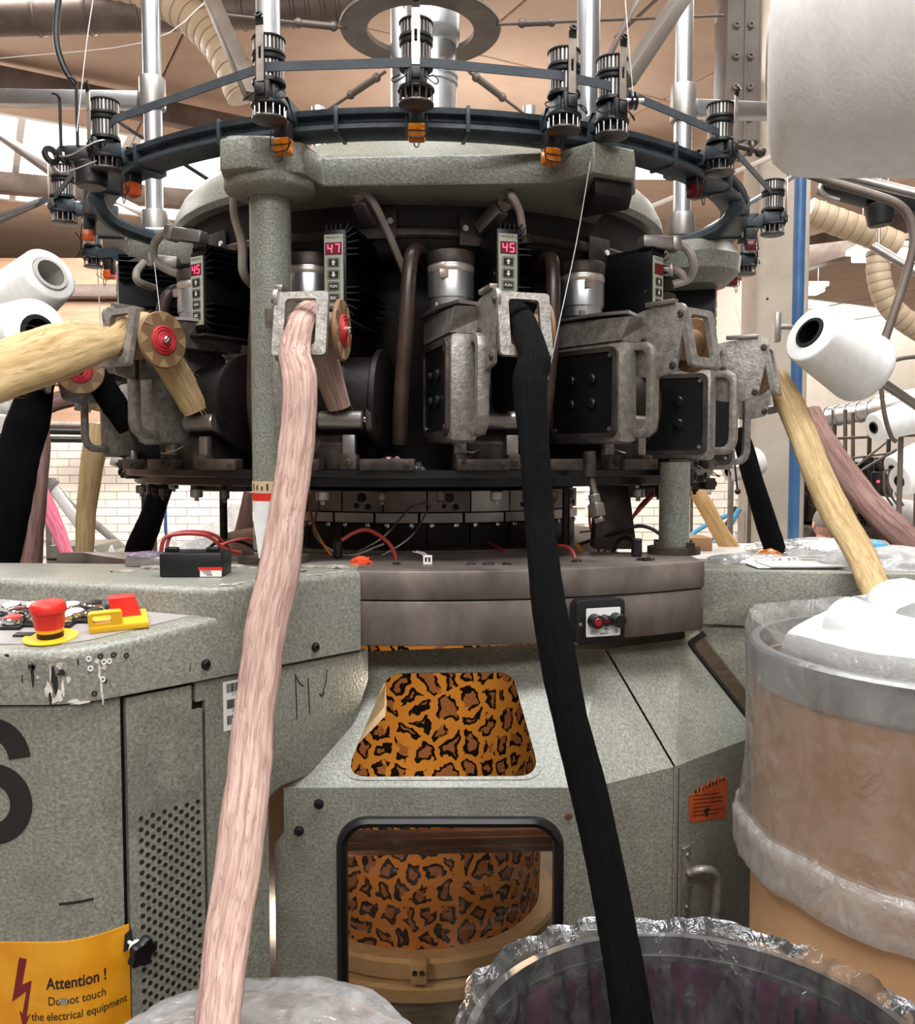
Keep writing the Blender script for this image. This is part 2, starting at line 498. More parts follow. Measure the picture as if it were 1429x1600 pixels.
    def hexa(s, p):
        """8 corners: bottom four, then top four"""
        return s.add(p, [(3, 2, 1, 0), (4, 5, 6, 7), (0, 1, 5, 4), (1, 2, 6, 5), (2, 3, 7, 6), (3, 0, 4, 7)])
def rrect(x0, y0, x1, y1, r, n=5):
    o = []
    for cx, cy, a in ((x1 - r, y0 + r, -90), (x1 - r, y1 - r, 0), (x0 + r, y1 - r, 90), (x0 + r, y0 + r, 180)):
        for k in range(n + 1):
            t = R(a + 90 * k / n)
            o.append((cx + r * math.cos(t), cy + r * math.sin(t)))
    return o
def round_poly(pts, r, n=5):
    o = []
    m = len(pts)
    for i in range(m):
        p, a, b = Vector(pts[i]), Vector(pts[i - 1]), Vector(pts[(i + 1) % m])
        rr = r[i] if isinstance(r, (list, tuple)) else r
        u, w = (a - p).normalized(), (b - p).normalized()
        s0, s1 = p + u * rr, p + w * rr
        for k in range(n + 1):
            t = k / n
            o.append(tuple((s0 * (1 - t) ** 2 + p * 2 * t * (1 - t) + s1 * t * t)))
    return o
MW = {}
def base(o):
    return MW.get(o.name, Matrix.Identity(4))
def obj(name, g, mat, parent=None, smooth=38, kind=None, uv=None, label=None):
    """one mesh object; the geometry is given in world coordinates and moved into the parent's frame"""
    me = bpy.data.meshes.new(name)
    inv = base(parent).inverted() if parent else None
    vs = [(inv @ v) if inv else v for v in g.v]
    me.from_pydata([tuple(v) for v in vs], [], g.f)
    if uv:
        l = me.uv_layers.new(name='UVMap')
        for i, lp in enumerate(me.loops):
            l.data[i].uv = uv[lp.vertex_index]
    me.materials.append(mat)
    b = bmesh.new(); b.from_mesh(me)
    bmesh.ops.recalc_face_normals(b, faces=b.faces[:]); b.to_mesh(me); b.free()
    if smooth:
        me.shade_smooth()
        me.set_sharp_from_angle(angle=R(smooth))
    o = bpy.data.objects.new(name, me)
    C.objects.link(o)
    if parent:
        o.parent = parent
        MW[o.name] = base(parent).copy()
    if kind: o['kind'] = kind
    if label: o['label'] = label
    return o
def tag(o, label, catg, group=None):
    o['label'] = label; o['category'] = catg
    if group: o['group'] = group
    return o
def thing(name, label, catg, loc, rz=0.0, group=None):
    o = bpy.data.objects.new(name, None)
    C.objects.link(o)
    o.empty_display_size = 0.05
    o.location = loc; o.rotation_euler = (0, 0, rz)
    MW[o.name] = Matrix.Translation(Vector(loc)) @ Matrix.Rotation(rz, 4, 'Z')
    return tag(o, label, catg, group)
def single(name, g, mat, label, catg, group=None, **kw):
    """a thing that is one mesh: origin at its lowest middle point"""
    xs = [v.x for v in g.v]; ys = [v.y for v in g.v]; zs = [v.z for v in g.v]
    c = Vector(((min(xs) + max(xs)) / 2, (min(ys) + max(ys)) / 2, min(zs)))
    g.v = [v - c for v in g.v]
    o = obj(name, g, mat, None, **kw)
    o.location = c
    MW[o.name] = Matrix.Translation(c)
    return tag(o, label, catg, group)
def struct(name, g, mat, parent=None, **kw):
    o = obj(name, g, mat, parent, **kw)
    if not parent: o['kind'] = 'structure'
    return o
def dup(root, loc, rz, label=None, group=None):
    r = root.copy(); C.objects.link(r)
    r.location = loc; r.rotation_euler = (0, 0, rz)
    MW[r.name] = Matrix.Translation(Vector(loc)) @ Matrix.Rotation(rz, 4, 'Z')
    if label: r['label'] = label
    if group: r['group'] = group
    for ch in list(root.children):
        c = ch.copy(); C.objects.link(c); c.parent = r
        for g in list(ch.children):
            d = g.copy(); C.objects.link(d); d.parent = c
    return r
def text_geo(txt, size, bold=0.0):
    """flat lettering in the xy plane, centred"""
    cu = bpy.data.curves.new('lettering', 'FONT')
    cu.body = txt; cu.size = size; cu.align_x = 'CENTER'; cu.align_y = 'CENTER'
    cu.offset = bold
    o = bpy.data.objects.new('lettering', cu)
    C.objects.link(o)
    dg = bpy.context.evaluated_depsgraph_get()
    me = bpy.data.meshes.new_from_object(o.evaluated_get(dg))
    vs = [v.co.copy() for v in me.vertices]
    fs = [tuple(p.vertices) for p in me.polygons]
    bpy.data.objects.remove(o); bpy.data.meshes.remove(me); bpy.data.curves.remove(cu)
    return vs, fs
def fine(vs, fs, L):
    """cut lettering into small triangles so that it can bend round a corner"""
    b = bmesh.new(); q = [b.verts.new(v) for v in vs]
    for f in fs:
        try: b.faces.new([q[i] for i in f])
        except ValueError: pass
    bmesh.ops.triangulate(b, faces=b.faces[:])
    for _ in range(5):
        es = [e for e in b.edges if e.calc_length() > L]
        if not es: break
        bmesh.ops.subdivide_edges(b, edges=es, cuts=1); bmesh.ops.triangulate(b, faces=b.faces[:])
    b.verts.index_update()
    o = [v.co.copy() for v in b.verts], [tuple(v.index for v in f.verts) for f in b.faces]
    b.free(); return o
def nz(p, s=1.0):
    return noise.noise(Vector(p) * s)
def bolt(g, p, d, r=0.006, h=0.004):
    d = Vector(d).normalized(); p = Vector(p)
    Mx = Matrix.Translation(p) @ basis(d)
    g.lathe([(r * 1.25, 0), (r * 1.25, h * 0.3), (r, h * 0.35), (r * 0.96, h * 0.9), (r * 0.85, h), (0.45 * r, h), (0.4 * r, h * 0.5), (0, h * 0.5)], Mx, 14)
# sliver: a soft rope of carded fibre
def sliver(name, pts, rad, mat, label, flat=0.62, seed=0, fuzz=260, group='fibre slivers feeding the machine', seg=26, n=16, tail=None):
    g = G()
    uv = []
    fz = G()
    rnd = random.Random(seed)
    def run(pts, rad):
        pp = cat(pts, n)
        m = len(pp)
        o = len(g.v)
        L = 0
        fr = []
        up = None
        for i, p in enumerate(pp):
            t = (pp[min(i + 1, m - 1)] - pp[max(i - 1, 0)]).normalized()
            # x stays across the sight line so that the rope is widest there
            x = t.cross(Vector((0, 1, 0)))
            if x.length < 0.2: x = t.cross(Vector((0, 0, 1)))
            x.normalize()
            if up is not None and x.dot(up) < 0: x = -x
            up = x
            y = t.cross(x)
            k = i / (m - 1) * (len(rad) - 1)
            j = min(int(k), len(rad) - 2)
            r = rad[j] + (rad[j + 1] - rad[j]) * (k - j)
            if i: L += (p - pp[i - 1]).length
            r *= 1 + 0.06 * nz((L * 8, seed * 3.1, 0)) + 0.03 * nz((L * 40, seed, 5))
            c = p + x * 0.0022 * nz((L * 11, seed * 7, 1)) + y * 0.002 * nz((L * 11, seed * 7, 9))
            fr.append((c, x, y, t, r))
            for q in range(seg + 1):
                a = 2 * PI * q / seg
                ca, sa = math.cos(a), math.sin(a)
                lob = 1 + 0.05 * nz((ca * 2.0 + seed, sa * 2.0, L * 4)) + 0.025 * nz((ca * 5, sa * 5 + seed, L * 14))
                if q == seg: pass
                g.v.append(c + (x * ca + y * sa * flat) * r * lob)
                uv.append((q / seg, L))
        for i in range(m - 1):
            for q in range(seg):
                a = o + i * (seg + 1) + q
                g.f.append((a, a + 1, a + seg + 2, a + seg + 1))
        g.f.append(tuple(o + q for q in range(seg - 1, -1, -1)))
        g.f.append(tuple(o + (m - 1) * (seg + 1) + q for q in range(seg)))
        for _ in range(int(fuzz * 1.5)):
            i = rnd.randrange(1, m - 2)
            a = rnd.uniform(0, 2 * PI)
            c, x, y, t, r = fr[i]
            nrm = x * math.cos(a) + y * math.sin(a) * flat
            p0 = c + nrm * r * 0.97
            ln = rnd.uniform(0.008, 0.03)
            d = (t * rnd.choice((-1, 1)) + nrm.normalized() * rnd.uniform(0.08, 0.4) + (x * rnd.uniform(-.25, .25)))
            p1 = p0 + d * ln * 0.5 + nrm.normalized() * 0.0015
            p2 = p0 + d * ln - nrm.normalized() * ln * 0.12
            w = t.cross(nrm).normalized() * 0.0003
            fz.add([p0 - w, p0 + w, p1 + w, p1 - w, p2], [(0, 1, 2, 3), (3, 2, 4)])
    if tail: pts, rad = tail[0][:-1][::-1] and (tail[0][::-1] + pts), tail[1][::-1] + rad
    run(pts, rad)
    zs = [v.z for v in g.v]
    k = min(range(len(zs)), key=lambda i: zs[i])
    root = thing(name, label, 'sliver', g.v[k], 0, group)
    obj('fibre_rope', g, mat, root, smooth=60, uv=uv)
    if fuzz:
        f = obj('loose_fibre', fz, mat, root, smooth=0, kind='stuff')
    return root
# ---------------------------------------------------------------- the hall
CZ = H + 2.4                    # underside of the ceiling
g = G(); g.box((1.5, 7.0, -0.05), (20, 20, 0.1)); struct('floor', g, M['floor'])
# ceiling: boards on a grid turned against the machine, roof lights in between
ceil = bpy.data.objects.new('ceiling', None); C.objects.link(ceil); ceil.location = (0, 0, CZ)
MW['ceiling'] = Matrix.Translation((0, 0, CZ)); ceil['kind'] = 'structure'
g = G(); g.box((1.5, 7.2, CZ + 0.16), (21, 20.4, 0.1)); obj('roof_deck', g, M['mortar'], ceil)
ang = R(28)
ex, ey = Vector((math.cos(ang), math.sin(ang), 0)), Vector((-math.sin(ang), math.cos(ang), 0))
BW, BL = 1.5, 2.3
meshes = {}
glz = []
def board(kind, mat):
    if kind not in meshes:
        b = G(); b.box((0, 0, 0.02), (BW - 0.012, BL - 0.012, 0.04), 0.006, None, 1)
        t = obj('ceiling_board', b, mat, None, smooth=0)
        meshes[kind] = t.data; bpy.data.objects.remove(t)
    return meshes[kind]
rnd = random.Random(3)
win = 0
for i in range(-8, 12):
    for j in range(-5, 11):
        c = ex * (i * BW) + ey * (j * BL) + Vector((1.0, 2.0, CZ))
        if not (-7 < c.x < 10.5 and -1.5 < c.y < 16.5): continue
        # roof lights: one band over the left, more over the far right
        lit = (j == 3 and -4 <= i <= 0) or (c.y > 9.8 and c.x > 2.4 and j % 2 == 0)
        if lit:
            win += 1
            wo = bpy.data.objects.new('window_%d' % win, None); C.objects.link(wo); wo.location = c; wo.rotation_euler = (0, 0, ang)
            wo['kind'] = 'structure'; MW[wo.name] = Matrix.Translation(c) @ Matrix.Rotation(ang, 4, 'Z')
            Mx = MW[wo.name]
            fr = G()
            for sx in (-1, 0, 1): fr.box((sx * (BW / 2 - 0.03), 0, 0.03), (0.05, BL, 0.07), 0, Mx)
            for sy in (-1, 1): fr.box((0, sy * (BL / 2 - 0.03), 0.03), (BW - 0.11, 0.05, 0.06), 0, Mx)
            obj('window_frame', fr, M['paper'], wo)
            for sx in (-1, 1):
                pn = G(); pn.box((sx * BW / 4, 0, 0.06), (BW / 2 - 0.08, BL - 0.1, 0.012), 0, Mx); obj('pane', pn, M['sky'], wo)
        else:
            o = bpy.data.objects.new('ceiling_board', board((i + j) % 2, M['ceil'] if (i + j) % 2 else M['ceil2']))
            C.objects.link(o); o.parent = ceil
            o.location = c - Vector((0, 0, CZ)) + Vector((0, 0, rnd.uniform(0, 0.006))); o.rotation_euler = (0, 0, ang)
# battens under the ceiling joints and a few roof beams
for (u0, v0, y0, u1, v1, y1, w, h) in ((-60, 112, 5.4, 420, 210, 6.3, 0.10, 0.14), (-40, 282, 7.4, 380, 320, 8.3, 0.12, 0.16), (1180, 420, 9.6, 1500, 330, 8.6, 0.2, 0.3)):
    a, b = P(u0, v0, y0), P(u1, v1, y1)
    g = G(); g.bar(a, b, w, h, 0.01)
    struct('trim_%d' % (len([o for o in bpy.data.objects if o.name.startswith('trim_')]) + 1), g, M['brownsteel'])
# far left wall: painted brick, brown boarding above
WY = 9.0
g = G(); g.box((-2.1, WY + 0.12, 1.55), (10.0, 0.2, 3.1)); wall = struct('wall_back', g, M['mortar'])
BH, BX = 0.082, 0.235
mesh_b = []
for m_ in (M['brick'], M['brick2']):
    b = G(); b.box((0, 0, 0), (BX - 0.007, 0.03, BH - 0.006), 0.003, None, 1)
    t = obj('brick', b, m_, None, smooth=0); mesh_b.append(t.data); bpy.data.objects.remove(t)
nb = 0
for row in range(19):
    z = 0.06 + row * BH
    for k in range(42):
        x = -4.6 + k * BX + (BX / 2 if row % 2 else 0)
        u = x / WY * F + W_ / 2
        if not (55 < u < 405 or 900 < u < 1165): continue
        if nb >= 300: continue
        if z < 0.22: continue
        o = bpy.data.objects.new('brick', mesh_b[rnd.random() < 0.35]); C.objects.link(o); o.parent = wall
        o.location = (x, WY + 0.013 + rnd.uniform(0, 0.004), z); nb += 1
for k in range(4):
    g = G(); g.box((-4.2, WY - 0.02, H + 0.55 + k * 0.42), (5.8, 0.06, 0.40), 0.01)
    obj('wall_board', g, M['oldboard'], wall)
g = G(); g.box((-4.2, WY - 0.14, H + 1.66), (5.8, 0.16, 0.12), 0.01); obj('beam', g, M['brownsteel'], wall)
g = G(); g.box((-4.2, WY - 0.12, H + 1.18), (5.8, 0.12, 0.07), 0.01); obj('beam', g, M['oldboard'], wall)
# far right end of the hall
g = G(); g.box((6.5, 16.1, 1.85), (12, 0.2, 3.7)); struct('wall_far', g, M['brick'])
g = G(); g.box((-6.9, 7.0, 1.85), (0.2, 20, 3.7)); struct('wall_left', g, M['oldboard'])
g = G(); g.box((10.6, 7.0, 1.85), (0.2, 20, 3.7)); struct('wall_right', g, M['brick'])
# concrete pillar behind the machine
pc = P(1204, 722, 4.0)
g = G()
g.prism(round_poly([(-.115, -.115), (.115, -.115), (.115, .115), (-.115, .115)], 0.03, 3), CZ - 0.02, Matrix.Translation((pc.x, pc.y, 0)))
pil = single('concrete_pillar', g, M['concrete'], 'beige concrete pillar behind the right side of the machine', 'pillar')
g = G()
for v in (330, 470, 828, 855): g.lathe([(0.006, 0), (0.005, 0.0015), (0, 0.0015)], Matrix.Translation((pc.x - 0.07 + 0.001 * (v % 7), pc.y - 0.1145, H + (722 - v) / F * 3.88)) @ basis((0, -1, 0)), 10)
obj('bolt_hole', g, M['ink'], pil)
cl = PN(1236, 505, (pc.x + .115, pc.y, 0), Vector((0, 1, 0)))
# steel roof post with riveted flanges, upper right
gx = P(1152, 60, 3.3)
rt = thing('steel_girder', 'brown steel girder with rows of bolts behind the big white cone', 'girder', (gx.x, gx.y, H + 1.12))
for nm, dx, w, dy, dp in (('web', 0.0, 0.012, 0.0, 0.20), ('flange', -0.055, 0.012, 0, 0.16), ('flange', 0.055, 0.012, 0, 0.16), ('cover_plate', -0.01, 0.11, -0.09, 0.012)):
    g = G(); g.box((gx.x + dx, gx.y + dy, H + 1.12 + 0.64), (w, dp, 1.27), 0.002); obj(nm, g, M['girder'], rt)
for k in range(5):
    for dx in (-0.035, 0.015):
        g = G(); bolt(g, (gx.x + dx, gx.y - 0.096, H + 1.2 + k * 0.105), (0, -1, 0), 0.012, 0.012); obj('bolt', g, M['girder'], rt)
# ceiling lamp, right
for (u, v, y) in ((1400, 400, 6.6), (1010, 268, 6.9), (1240, 455, 9.5)):
    p = P(u, v, y)
    rt = thing('ceiling_light', {1400: 'glowing lamp by the corrugated hose at upper right', 1010: 'glaring lamp behind the right arm of the crown casting', 1240: 'glowing lamp behind the blue pipe in the far hall'}[u], 'lamp', (p.x, p.y, p.z - 0.06))
    g = G(); g.box((p.x, p.y, p.z + 0.05), (0.62, 0.3, 0.05), 0.01); obj('lamp_housing', g, M['white'], rt)
    g = G(); g.box((p.x, p.y, p.z + 0.0), (0.56, 0.24, 0.05), 0.012); obj('lamp_diffuser', g, M['tube_on'], rt)
    g = G()
    for sx in (-.25, .25): g.cyl((p.x + sx, p.y, p.z + 0.075), (p.x + sx, p.y, CZ), 0.004, seg=6)
    obj('hanger', g, M['steel'], rt)
# ---------------------------------------------------------------- knitting machine: bed, columns, head, crown
A = Vector((-0.08, 2.0, 0))           # axis of the head
BED = Vector((-0.05, 2.08, 0)); BR = 0.80
ZT = H - 0.1563                       # top of the bed
def Q(th, r, z, x=0.0):
    """point on the head: angle from the front, radius, height over the eye, sideways shift"""
    t = R(th)
    return Vector((A.x + r * math.sin(t) + x * math.cos(t), A.y - r * math.cos(t) + x * math.sin(t), H + z))
AX = Matrix.Translation((A.x, A.y, H))
BX_ = Matrix.Translation((BED.x, BED.y, H))
mach = thing('knitting_machine', 'large circular knitting machine with round iron bed and grey green crown', 'machine', (A.x, A.y, 0.0))
# bed: two stacked rings
def bedseg(r, ya, z0, z1, bev):
    poly = []
    for k in range(97):
        a = R(-58 + 91.5 * k / 96); q = (BED.x + r * math.sin(a), BED.y - r * math.cos(a))
        if q[1] < ya: poly.append(q)
    poly.append((0.392, ya)); poly.insert(0, (-0.70, ya))
    g = G(); g.prism(poly[::-1], z1 - z0, Matrix.Translation((0, 0, H + z0)), bev); return g
g = bedseg(BR, 1.555, -0.199, -0.1563, 0.0025); g.lathe([(0.0, -0.199), (0.43, -0.199), (0.43, -0.1565), (0.0, -0.1565)], AX, 72)
obj('bed_plate', g, M['bed'], mach)
g = bedseg(BR - 0.0012, 1.56, -0.266, -0.2003, 0.003); g.ring([(0.40, -0.266), (0.44, -0.266), (0.44, -0.2005), (0.40, -0.2005)], AX, 72)
obj('bed_ring', g, M['bed'], mach)
# legs below the bed (inside the casing)
for th in (60, 180, 300):
    p = A + Vector((0.40 * math.sin(R(th)), -0.40 * math.cos(R(th)), 0))
    g = G(); g.cyl((p.x, p.y, 0), (p.x, p.y, H - 0.266), 0.07, seg=24); obj('leg', g, M['green'], mach)
# needle cylinder with cam boxes standing on the bed
g = G(); g.lathe([(0.30, -0.157), (0.335, -0.157), (0.335, -0.052), (0.30, -0.052)], AX, 72); cylo = obj('needle_cylinder', g, M['dark'], mach)
for k in range(-5, 5):
    a0, a1 = R(k * 13.5 + 4.2), R(k * 13.5 + 17.2)
    g = G(); g.ring([(0.334, -0.092), (0.349, -0.092), (0.349, -0.054), (0.334, -0.054)], AX, 4, a0, a1)
    bx = obj('cam_box', g, M['steel'] if k in (1, 2) else M['bed'], mach)
    if k % 2 == 0:
        gg = G(); am = (a0 + a1) / 2
        for da, zz, rr in ((0, -0.066, 0.009), (-0.03, -0.081, 0.005), (0.035, -0.083, 0.006)):
            p = Vector((A.x + 0.3485 * math.sin(am + da), A.y - 0.3485 * math.cos(am + da), H + zz))
            gg.lathe([(rr, 0), (rr, 0.0025), (rr * 0.7, 0.003), (0, 0.003)], Matrix.Translation(p) @ basis((math.sin(am + da), -math.cos(am + da), 0)), 12)
        obj('screw', gg, M['dark'], bx)
    g = G(); g.ring([(0.334, -0.112), (0.354, -0.112), (0.354, -0.0945), (0.334, -0.0945)], AX, 4, a0 - 0.04, a1 - 0.045)
    obj('cam_rail', g, M['steel'], mach)
    g = G(); g.ring([(0.334, -0.1565), (0.345, -0.1565), (0.345, -0.116), (0.334, -0.116)], AX, 4, a0, a1)
    obj('lower_cam', g, M['dark'], mach)
    gg = G()
    for da in (0.02, 0.15):
        am = a0 + da
        p = Vector((A.x + 0.349 * math.sin(am), A.y - 0.349 * math.cos(am), H - 0.1175))
        gg.lathe([(0.0045, 0), (0.0045, 0.004), (0.0025, 0.0045), (0.0015, 0.002), (0, 0.002)], Matrix.Translation(p) @ basis((math.sin(am), -math.cos(am), 0)), 10)
    obj('bright_screw', gg, M['chrome'], mach)
# dial plate ring carrying the carding units, with studs underneath
g = G(); g.lathe([(0.30, -0.040), (0.60, -0.040), (0.603, -0.038), (0.603, -0.026), (0.622, -0.025), (0.624, -0.023), (0.624, -0.013), (0.622, -0.012), (0.30, -0.012)], AX, 96); obj('dial_plate', g, M['rubber'], mach)
for k in range(22):
    th = -96 + k * 9.2
    g = G(); p = Q(th, 0.575 + 0.015 * (k % 2), -0.062)
    g.cyl(p, p + Vector((0, 0, 0.016)), 0.008 if k % 3 else 0.011, seg=10, bevel=0.002); g.cyl(p - Vector((0, 0, 0.006)), p, 0.004, seg=8)
    obj('stud', g, M['cast'] if k % 3 else M['steel'], mach)
for k in range(11):
    th = -70 + k * 13.5
    g = G(); Mx = Matrix.Translation(Q(th, 0.622, -0.004)) @ Matrix.Rotation(R(th), 4, 'Z')
    g.box((0, 0, 0), (0.085, 0.02, 0.018), 0.002, Mx); bolt(g, Mx @ Vector((0.03, -0.01, 0)), Q(th, 1, 0) - Q(th, 0, 0), 0.004, 0.003)
    obj('segment_block', g, M['cast'], mach)
# drum added between the units to block the view and keep the middle dark
g = G(); g.lathe([(0.28, -0.012), (0.36, -0.012), (0.36, 0.10), (0.40, 0.16), (0.40, 0.36), (0.3, 0.36)], AX, 64); obj('dark_core', g, M['dark'], mach)
# columns on the bed
def column(u0, v0, y, z1, r, mat=M['column'], flange=True):
    p = P(u0, v0, y)
    g = G(); g.cyl((p.x, p.y, ZT), (p.x, p.y, H + z1), r, seg=40)
    o = obj('column', g, mat, mach)
    if flange:
        g = G(); g.lathe([(r * 1.75, 0), (r * 1.75, 0.012), (r * 1.1, 0.014)], Matrix.Translation((p.x, p.y, ZT)), 32)
        for k in range(4):
            a = k * PI / 2 + 0.6
            g.cyl((p.x + r * 1.45 * math.cos(a), p.y + r * 1.45 * math.sin(a), ZT + 0.012), (p.x + r * 1.45 * math.cos(a), p.y + r * 1.45 * math.sin(a), ZT + 0.021), 0.007, seg=6)
        obj('column_foot', g, M['cast'], o)
    return p
CL = column(425, 600, 1.395, 0.44, 0.0315)
CR = column(1053, 800, 1.53, 0.0, 0.0255)
# tapered bracket leg right of the cylinder
p0 = P(962, 870, 1.60)
g = G(); g.prism([(-0.04, 0), (0.038, 0), (0.022, 0.118), (-0.034, 0.118)], 0.05, Matrix.Translation((p0.x, p0.y + 0.05, ZT)) @ Matrix.Rotation(PI / 2, 4, 'X'), 0.004); obj('bracket_leg', g, M['cast'], mach)
for u, y in ((349, 1.75), (884, 1.63)):
    p = P(u, 800, y); g = G(); g.cyl((p.x, p.y, ZT), (p.x, p.y, H - 0.045), 0.0075, seg=10); obj('support_rod', g, M['black'], mach)
# upper drum, rounded dome over it
g = G(); g.lathe([(0.30, 0.335), (0.468, 0.335), (0.490, 0.352), (0.496, 0.372), (0.496, 0.452), (0.30, 0.452)], AX, 96); obj('upper_drum', g, M['dark'], mach)
g = G(); g.lathe([(0.478, 0.448), (0.514, 0.452), (0.520, 0.462), (0.516, 0.485), (0.502, 0.512), (0.478, 0.535), (0.44, 0.550), (0.20, 0.566), (0.0, 0.566)], AX, 96); obj('dome', g, M['crown'], mach)
g = G(); g.lathe([(0.4, 0.37), (0.5, 0.37), (0.5035, 0.374), (0.5035, 0.384), (0.5, 0.388), (0.4, 0.388)], AX, 96); obj('drum_band', g, M['cast'], mach)
# crown casting: flat front between two arms that grip the front columns and posts
def px(u, y): return (u - W_ / 2) / F * y
cr = [(px(356, 1.35), 1.33), (px(395, 1.31), 1.315), (px(478, 1.34), 1.345), (px(508, 1.405), 1.408), (px(690, 1.40), 1.40), (px(862, 1.39), 1.39), (px(922, 1.345), 1.34), (px(985, 1.375), 1.375), (px(988, 1.45), 1.45), (px(940, 1.56), 1.56), (px(900, 1.8), 1.8), (px(470, 1.8), 1.8), (px(440, 1.55), 1.55), (px(362, 1.44), 1.44)]
g = G(); g.prism(cr, 0.046, Matrix.Translation((0, 0, H + 0.424)), 0.004); obj('crown_casting', g, M['crown'], mach)
top = [(px(505, 1.40), 1.42), (px(865, 1.39), 1.41), (px(835, 1.5), 1.52), (px(760, 1.5), 1.50), (px(560, 1.5), 1.50), (px(530, 1.5), 1.52)]
bt = [(px(508, 1.408), 1.410), (px(862, 1.392), 1.394), (px(862, 1.6), 1.6), (px(508, 1.6), 1.6)]
tp = [(px(535, 1.50), 1.495), (px(828, 1.50), 1.475), (px(830, 1.6), 1.6), (px(530, 1.6), 1.6)]
g = G(); g.hexa([(x, y, H + 0.466) for x, y in bt] + [(x, y, H + 0.522) for x, y in tp]); obj('crown_cap', g, M['crown'], mach, smooth=0)
g = G(); g.lathe([(0.033, 0.400), (0.050, 0.402), (0.066, 0.409), (0.0685, 0.413), (0.0685, 0.426), (0.05, 0.44), (0.033, 0.44)], Matrix.Translation((CL.x, CL.y, H)), 40); obj('column_collar', g, M['crown'], mach)
g = G(); g.prism([(px(925, 1.36), 1.36), (px(982, 1.39), 1.39), (px(978, 1.45), 1.45), (px(905, 1.5), 1.5)], 0.03, Matrix.Translation((0, 0, H + 0.400)), 0.004); obj('arm_end_block', g, M['dark'], mach)  # dark block stands in for the right arm's shaded end and underside
g = G()
g.prism(round_poly([(-0.046, -0.045), (0.060, -0.04), (0.055, 0.06), (-0.046, 0.06)], 0.02, 5), 0.034, Matrix.Translation((px(412, 1.38), 1.38, H + 0.444)), 0.006); obj('arm_end_block', g, M['crown'], mach)
# side heads: box on the left, round casting on the right, carrying the rear posts
pl = P(243, 400, 1.80)
g = G(); g.box((pl.x + 0.045, pl.y + 0.03, H + 0.408), (0.17, 0.16, 0.055), 0.006); obj('side_head', g, M['crown'], mach)
g = G(); g.box((pl.x + 0.045, pl.y + 0.03, H + 0.442), (0.18, 0.17, 0.016), 0.003); obj('side_head_cap', g, M['galv'], mach)
pr = P(1085, 400, 1.80)
g = G(); g.lathe([(0.0, 0.345), (0.06, 0.345), (0.085, 0.37), (0.088, 0.40), (0.07, 0.425), (0.035, 0.43), (0, 0.43)], Matrix.Translation((pr.x, pr.y, H)), 40); obj('side_head', g, M['crown'], mach)
# plug sockets on the drum with their cables
def socket(th, z, flip=1, lean=-0.010, plug=True):
    n = Q(th, 1, 0) - Q(th, 0, 0); Mx = Matrix.Translation(Q(th, 0.500, z)) @ Matrix.Rotation(R(th), 4, 'Z')
    g = G(); g.box((0.012 * flip, -0.002, -0.012), (0.056, 0.006, 0.052), 0.002, Mx); o = obj('socket_plate', g, M['cast'], mach)
    g = G(); g.cyl(Mx @ Vector((0.03 * flip, -0.004, -0.01)), Mx @ Vector((0.03 * flip, -0.008, -0.01)), 0.005, seg=10); obj('screw', g, M['white'], o)
    g = G(); a, b = Mx @ Vector((-0.004, -0.004, -0.012)), Mx @ Vector((lean, -0.040, 0.018))
    g.bar(a, b, 0.026, 0.024, 0.004); 
    if not plug: return b, (b - a).normalized()
    o2 = obj('plug', g, M['steel'], mach)
    d = (b - a).normalized()
    g = G(); g.cyl(b, b + d * 0.014, 0.0125, seg=6, bevel=0.002); obj('gland', g, M['bracket'], o2)
    return b + d * 0.014, d
def cable(name, pts, r, mat, parent=mach):
    g = G(); g.tube(pts, r, 8, 8); return obj(name, g, mat, parent)
for th, z, fl, ln_, pts in ((-6.8, 0.405, 1, -0.014, ((580, 312, 1.44), (604, 358, 1.46), (632, 425, 1.5))), (14.0, 0.395, -1, 0.022, ((798, 304, 1.42), (812, 332, 1.43), (818, 380, 1.45)))):
    b, d = socket(th, z, fl, ln_)
    cable('plug_cable', [b - d * 0.004, b + d * 0.004 + Vector((0.002, -0.001, 0.0))] + [P(*q) for q in pts], 0.0062, M['cable'])
for th, z in ((40, 0.385), (-46, 0.40)): socket(th, z, 1, plug=False)
# plugs and looping cables on the side heads
for pts in (((300, 370, 1.60), (262, 362, 1.60), (240, 385, 1.62), (250, 415, 1.63), (300, 437, 1.60)), ((225, 410, 1.68), (214, 425, 1.66), (216, 440, 1.66), (240, 450, 1.7)),
            ((1040, 380, 1.62), (1072, 388, 1.60), (1083, 412, 1.60), (1076, 436, 1.62), (1050, 445, 1.62)), ((1035, 420, 1.64), (1060, 425, 1.62), (1072, 440, 1.62))):
    cable('loop_cable', [P(*q) for q in pts], 0.0072, M['cable'])
for a, b in (((262, 364, 1.60), (320, 372, 1.57)), ((1060, 382, 1.60), (1000, 378, 1.58)), ((232, 407, 1.66), (280, 412, 1.66)), ((1050, 424, 1.63), (1018, 425, 1.63))):
    g = G(); g.bar(P(*a), P(*b), 0.026, 0.022, 0.005); g.bar(P(*a), P(*a).lerp(P(*b), 0.25), 0.030, 0.027, 0.006); obj('plug', g, M['steel'], mach)
# strap of flat cable beside the column
cable('flat_cable', [P(372, 290, 1.44), P(366, 330, 1.44), P(378, 380, 1.45), P(380, 425, 1.46), P(394, 445, 1.5)], 0.0075, M['cable'])
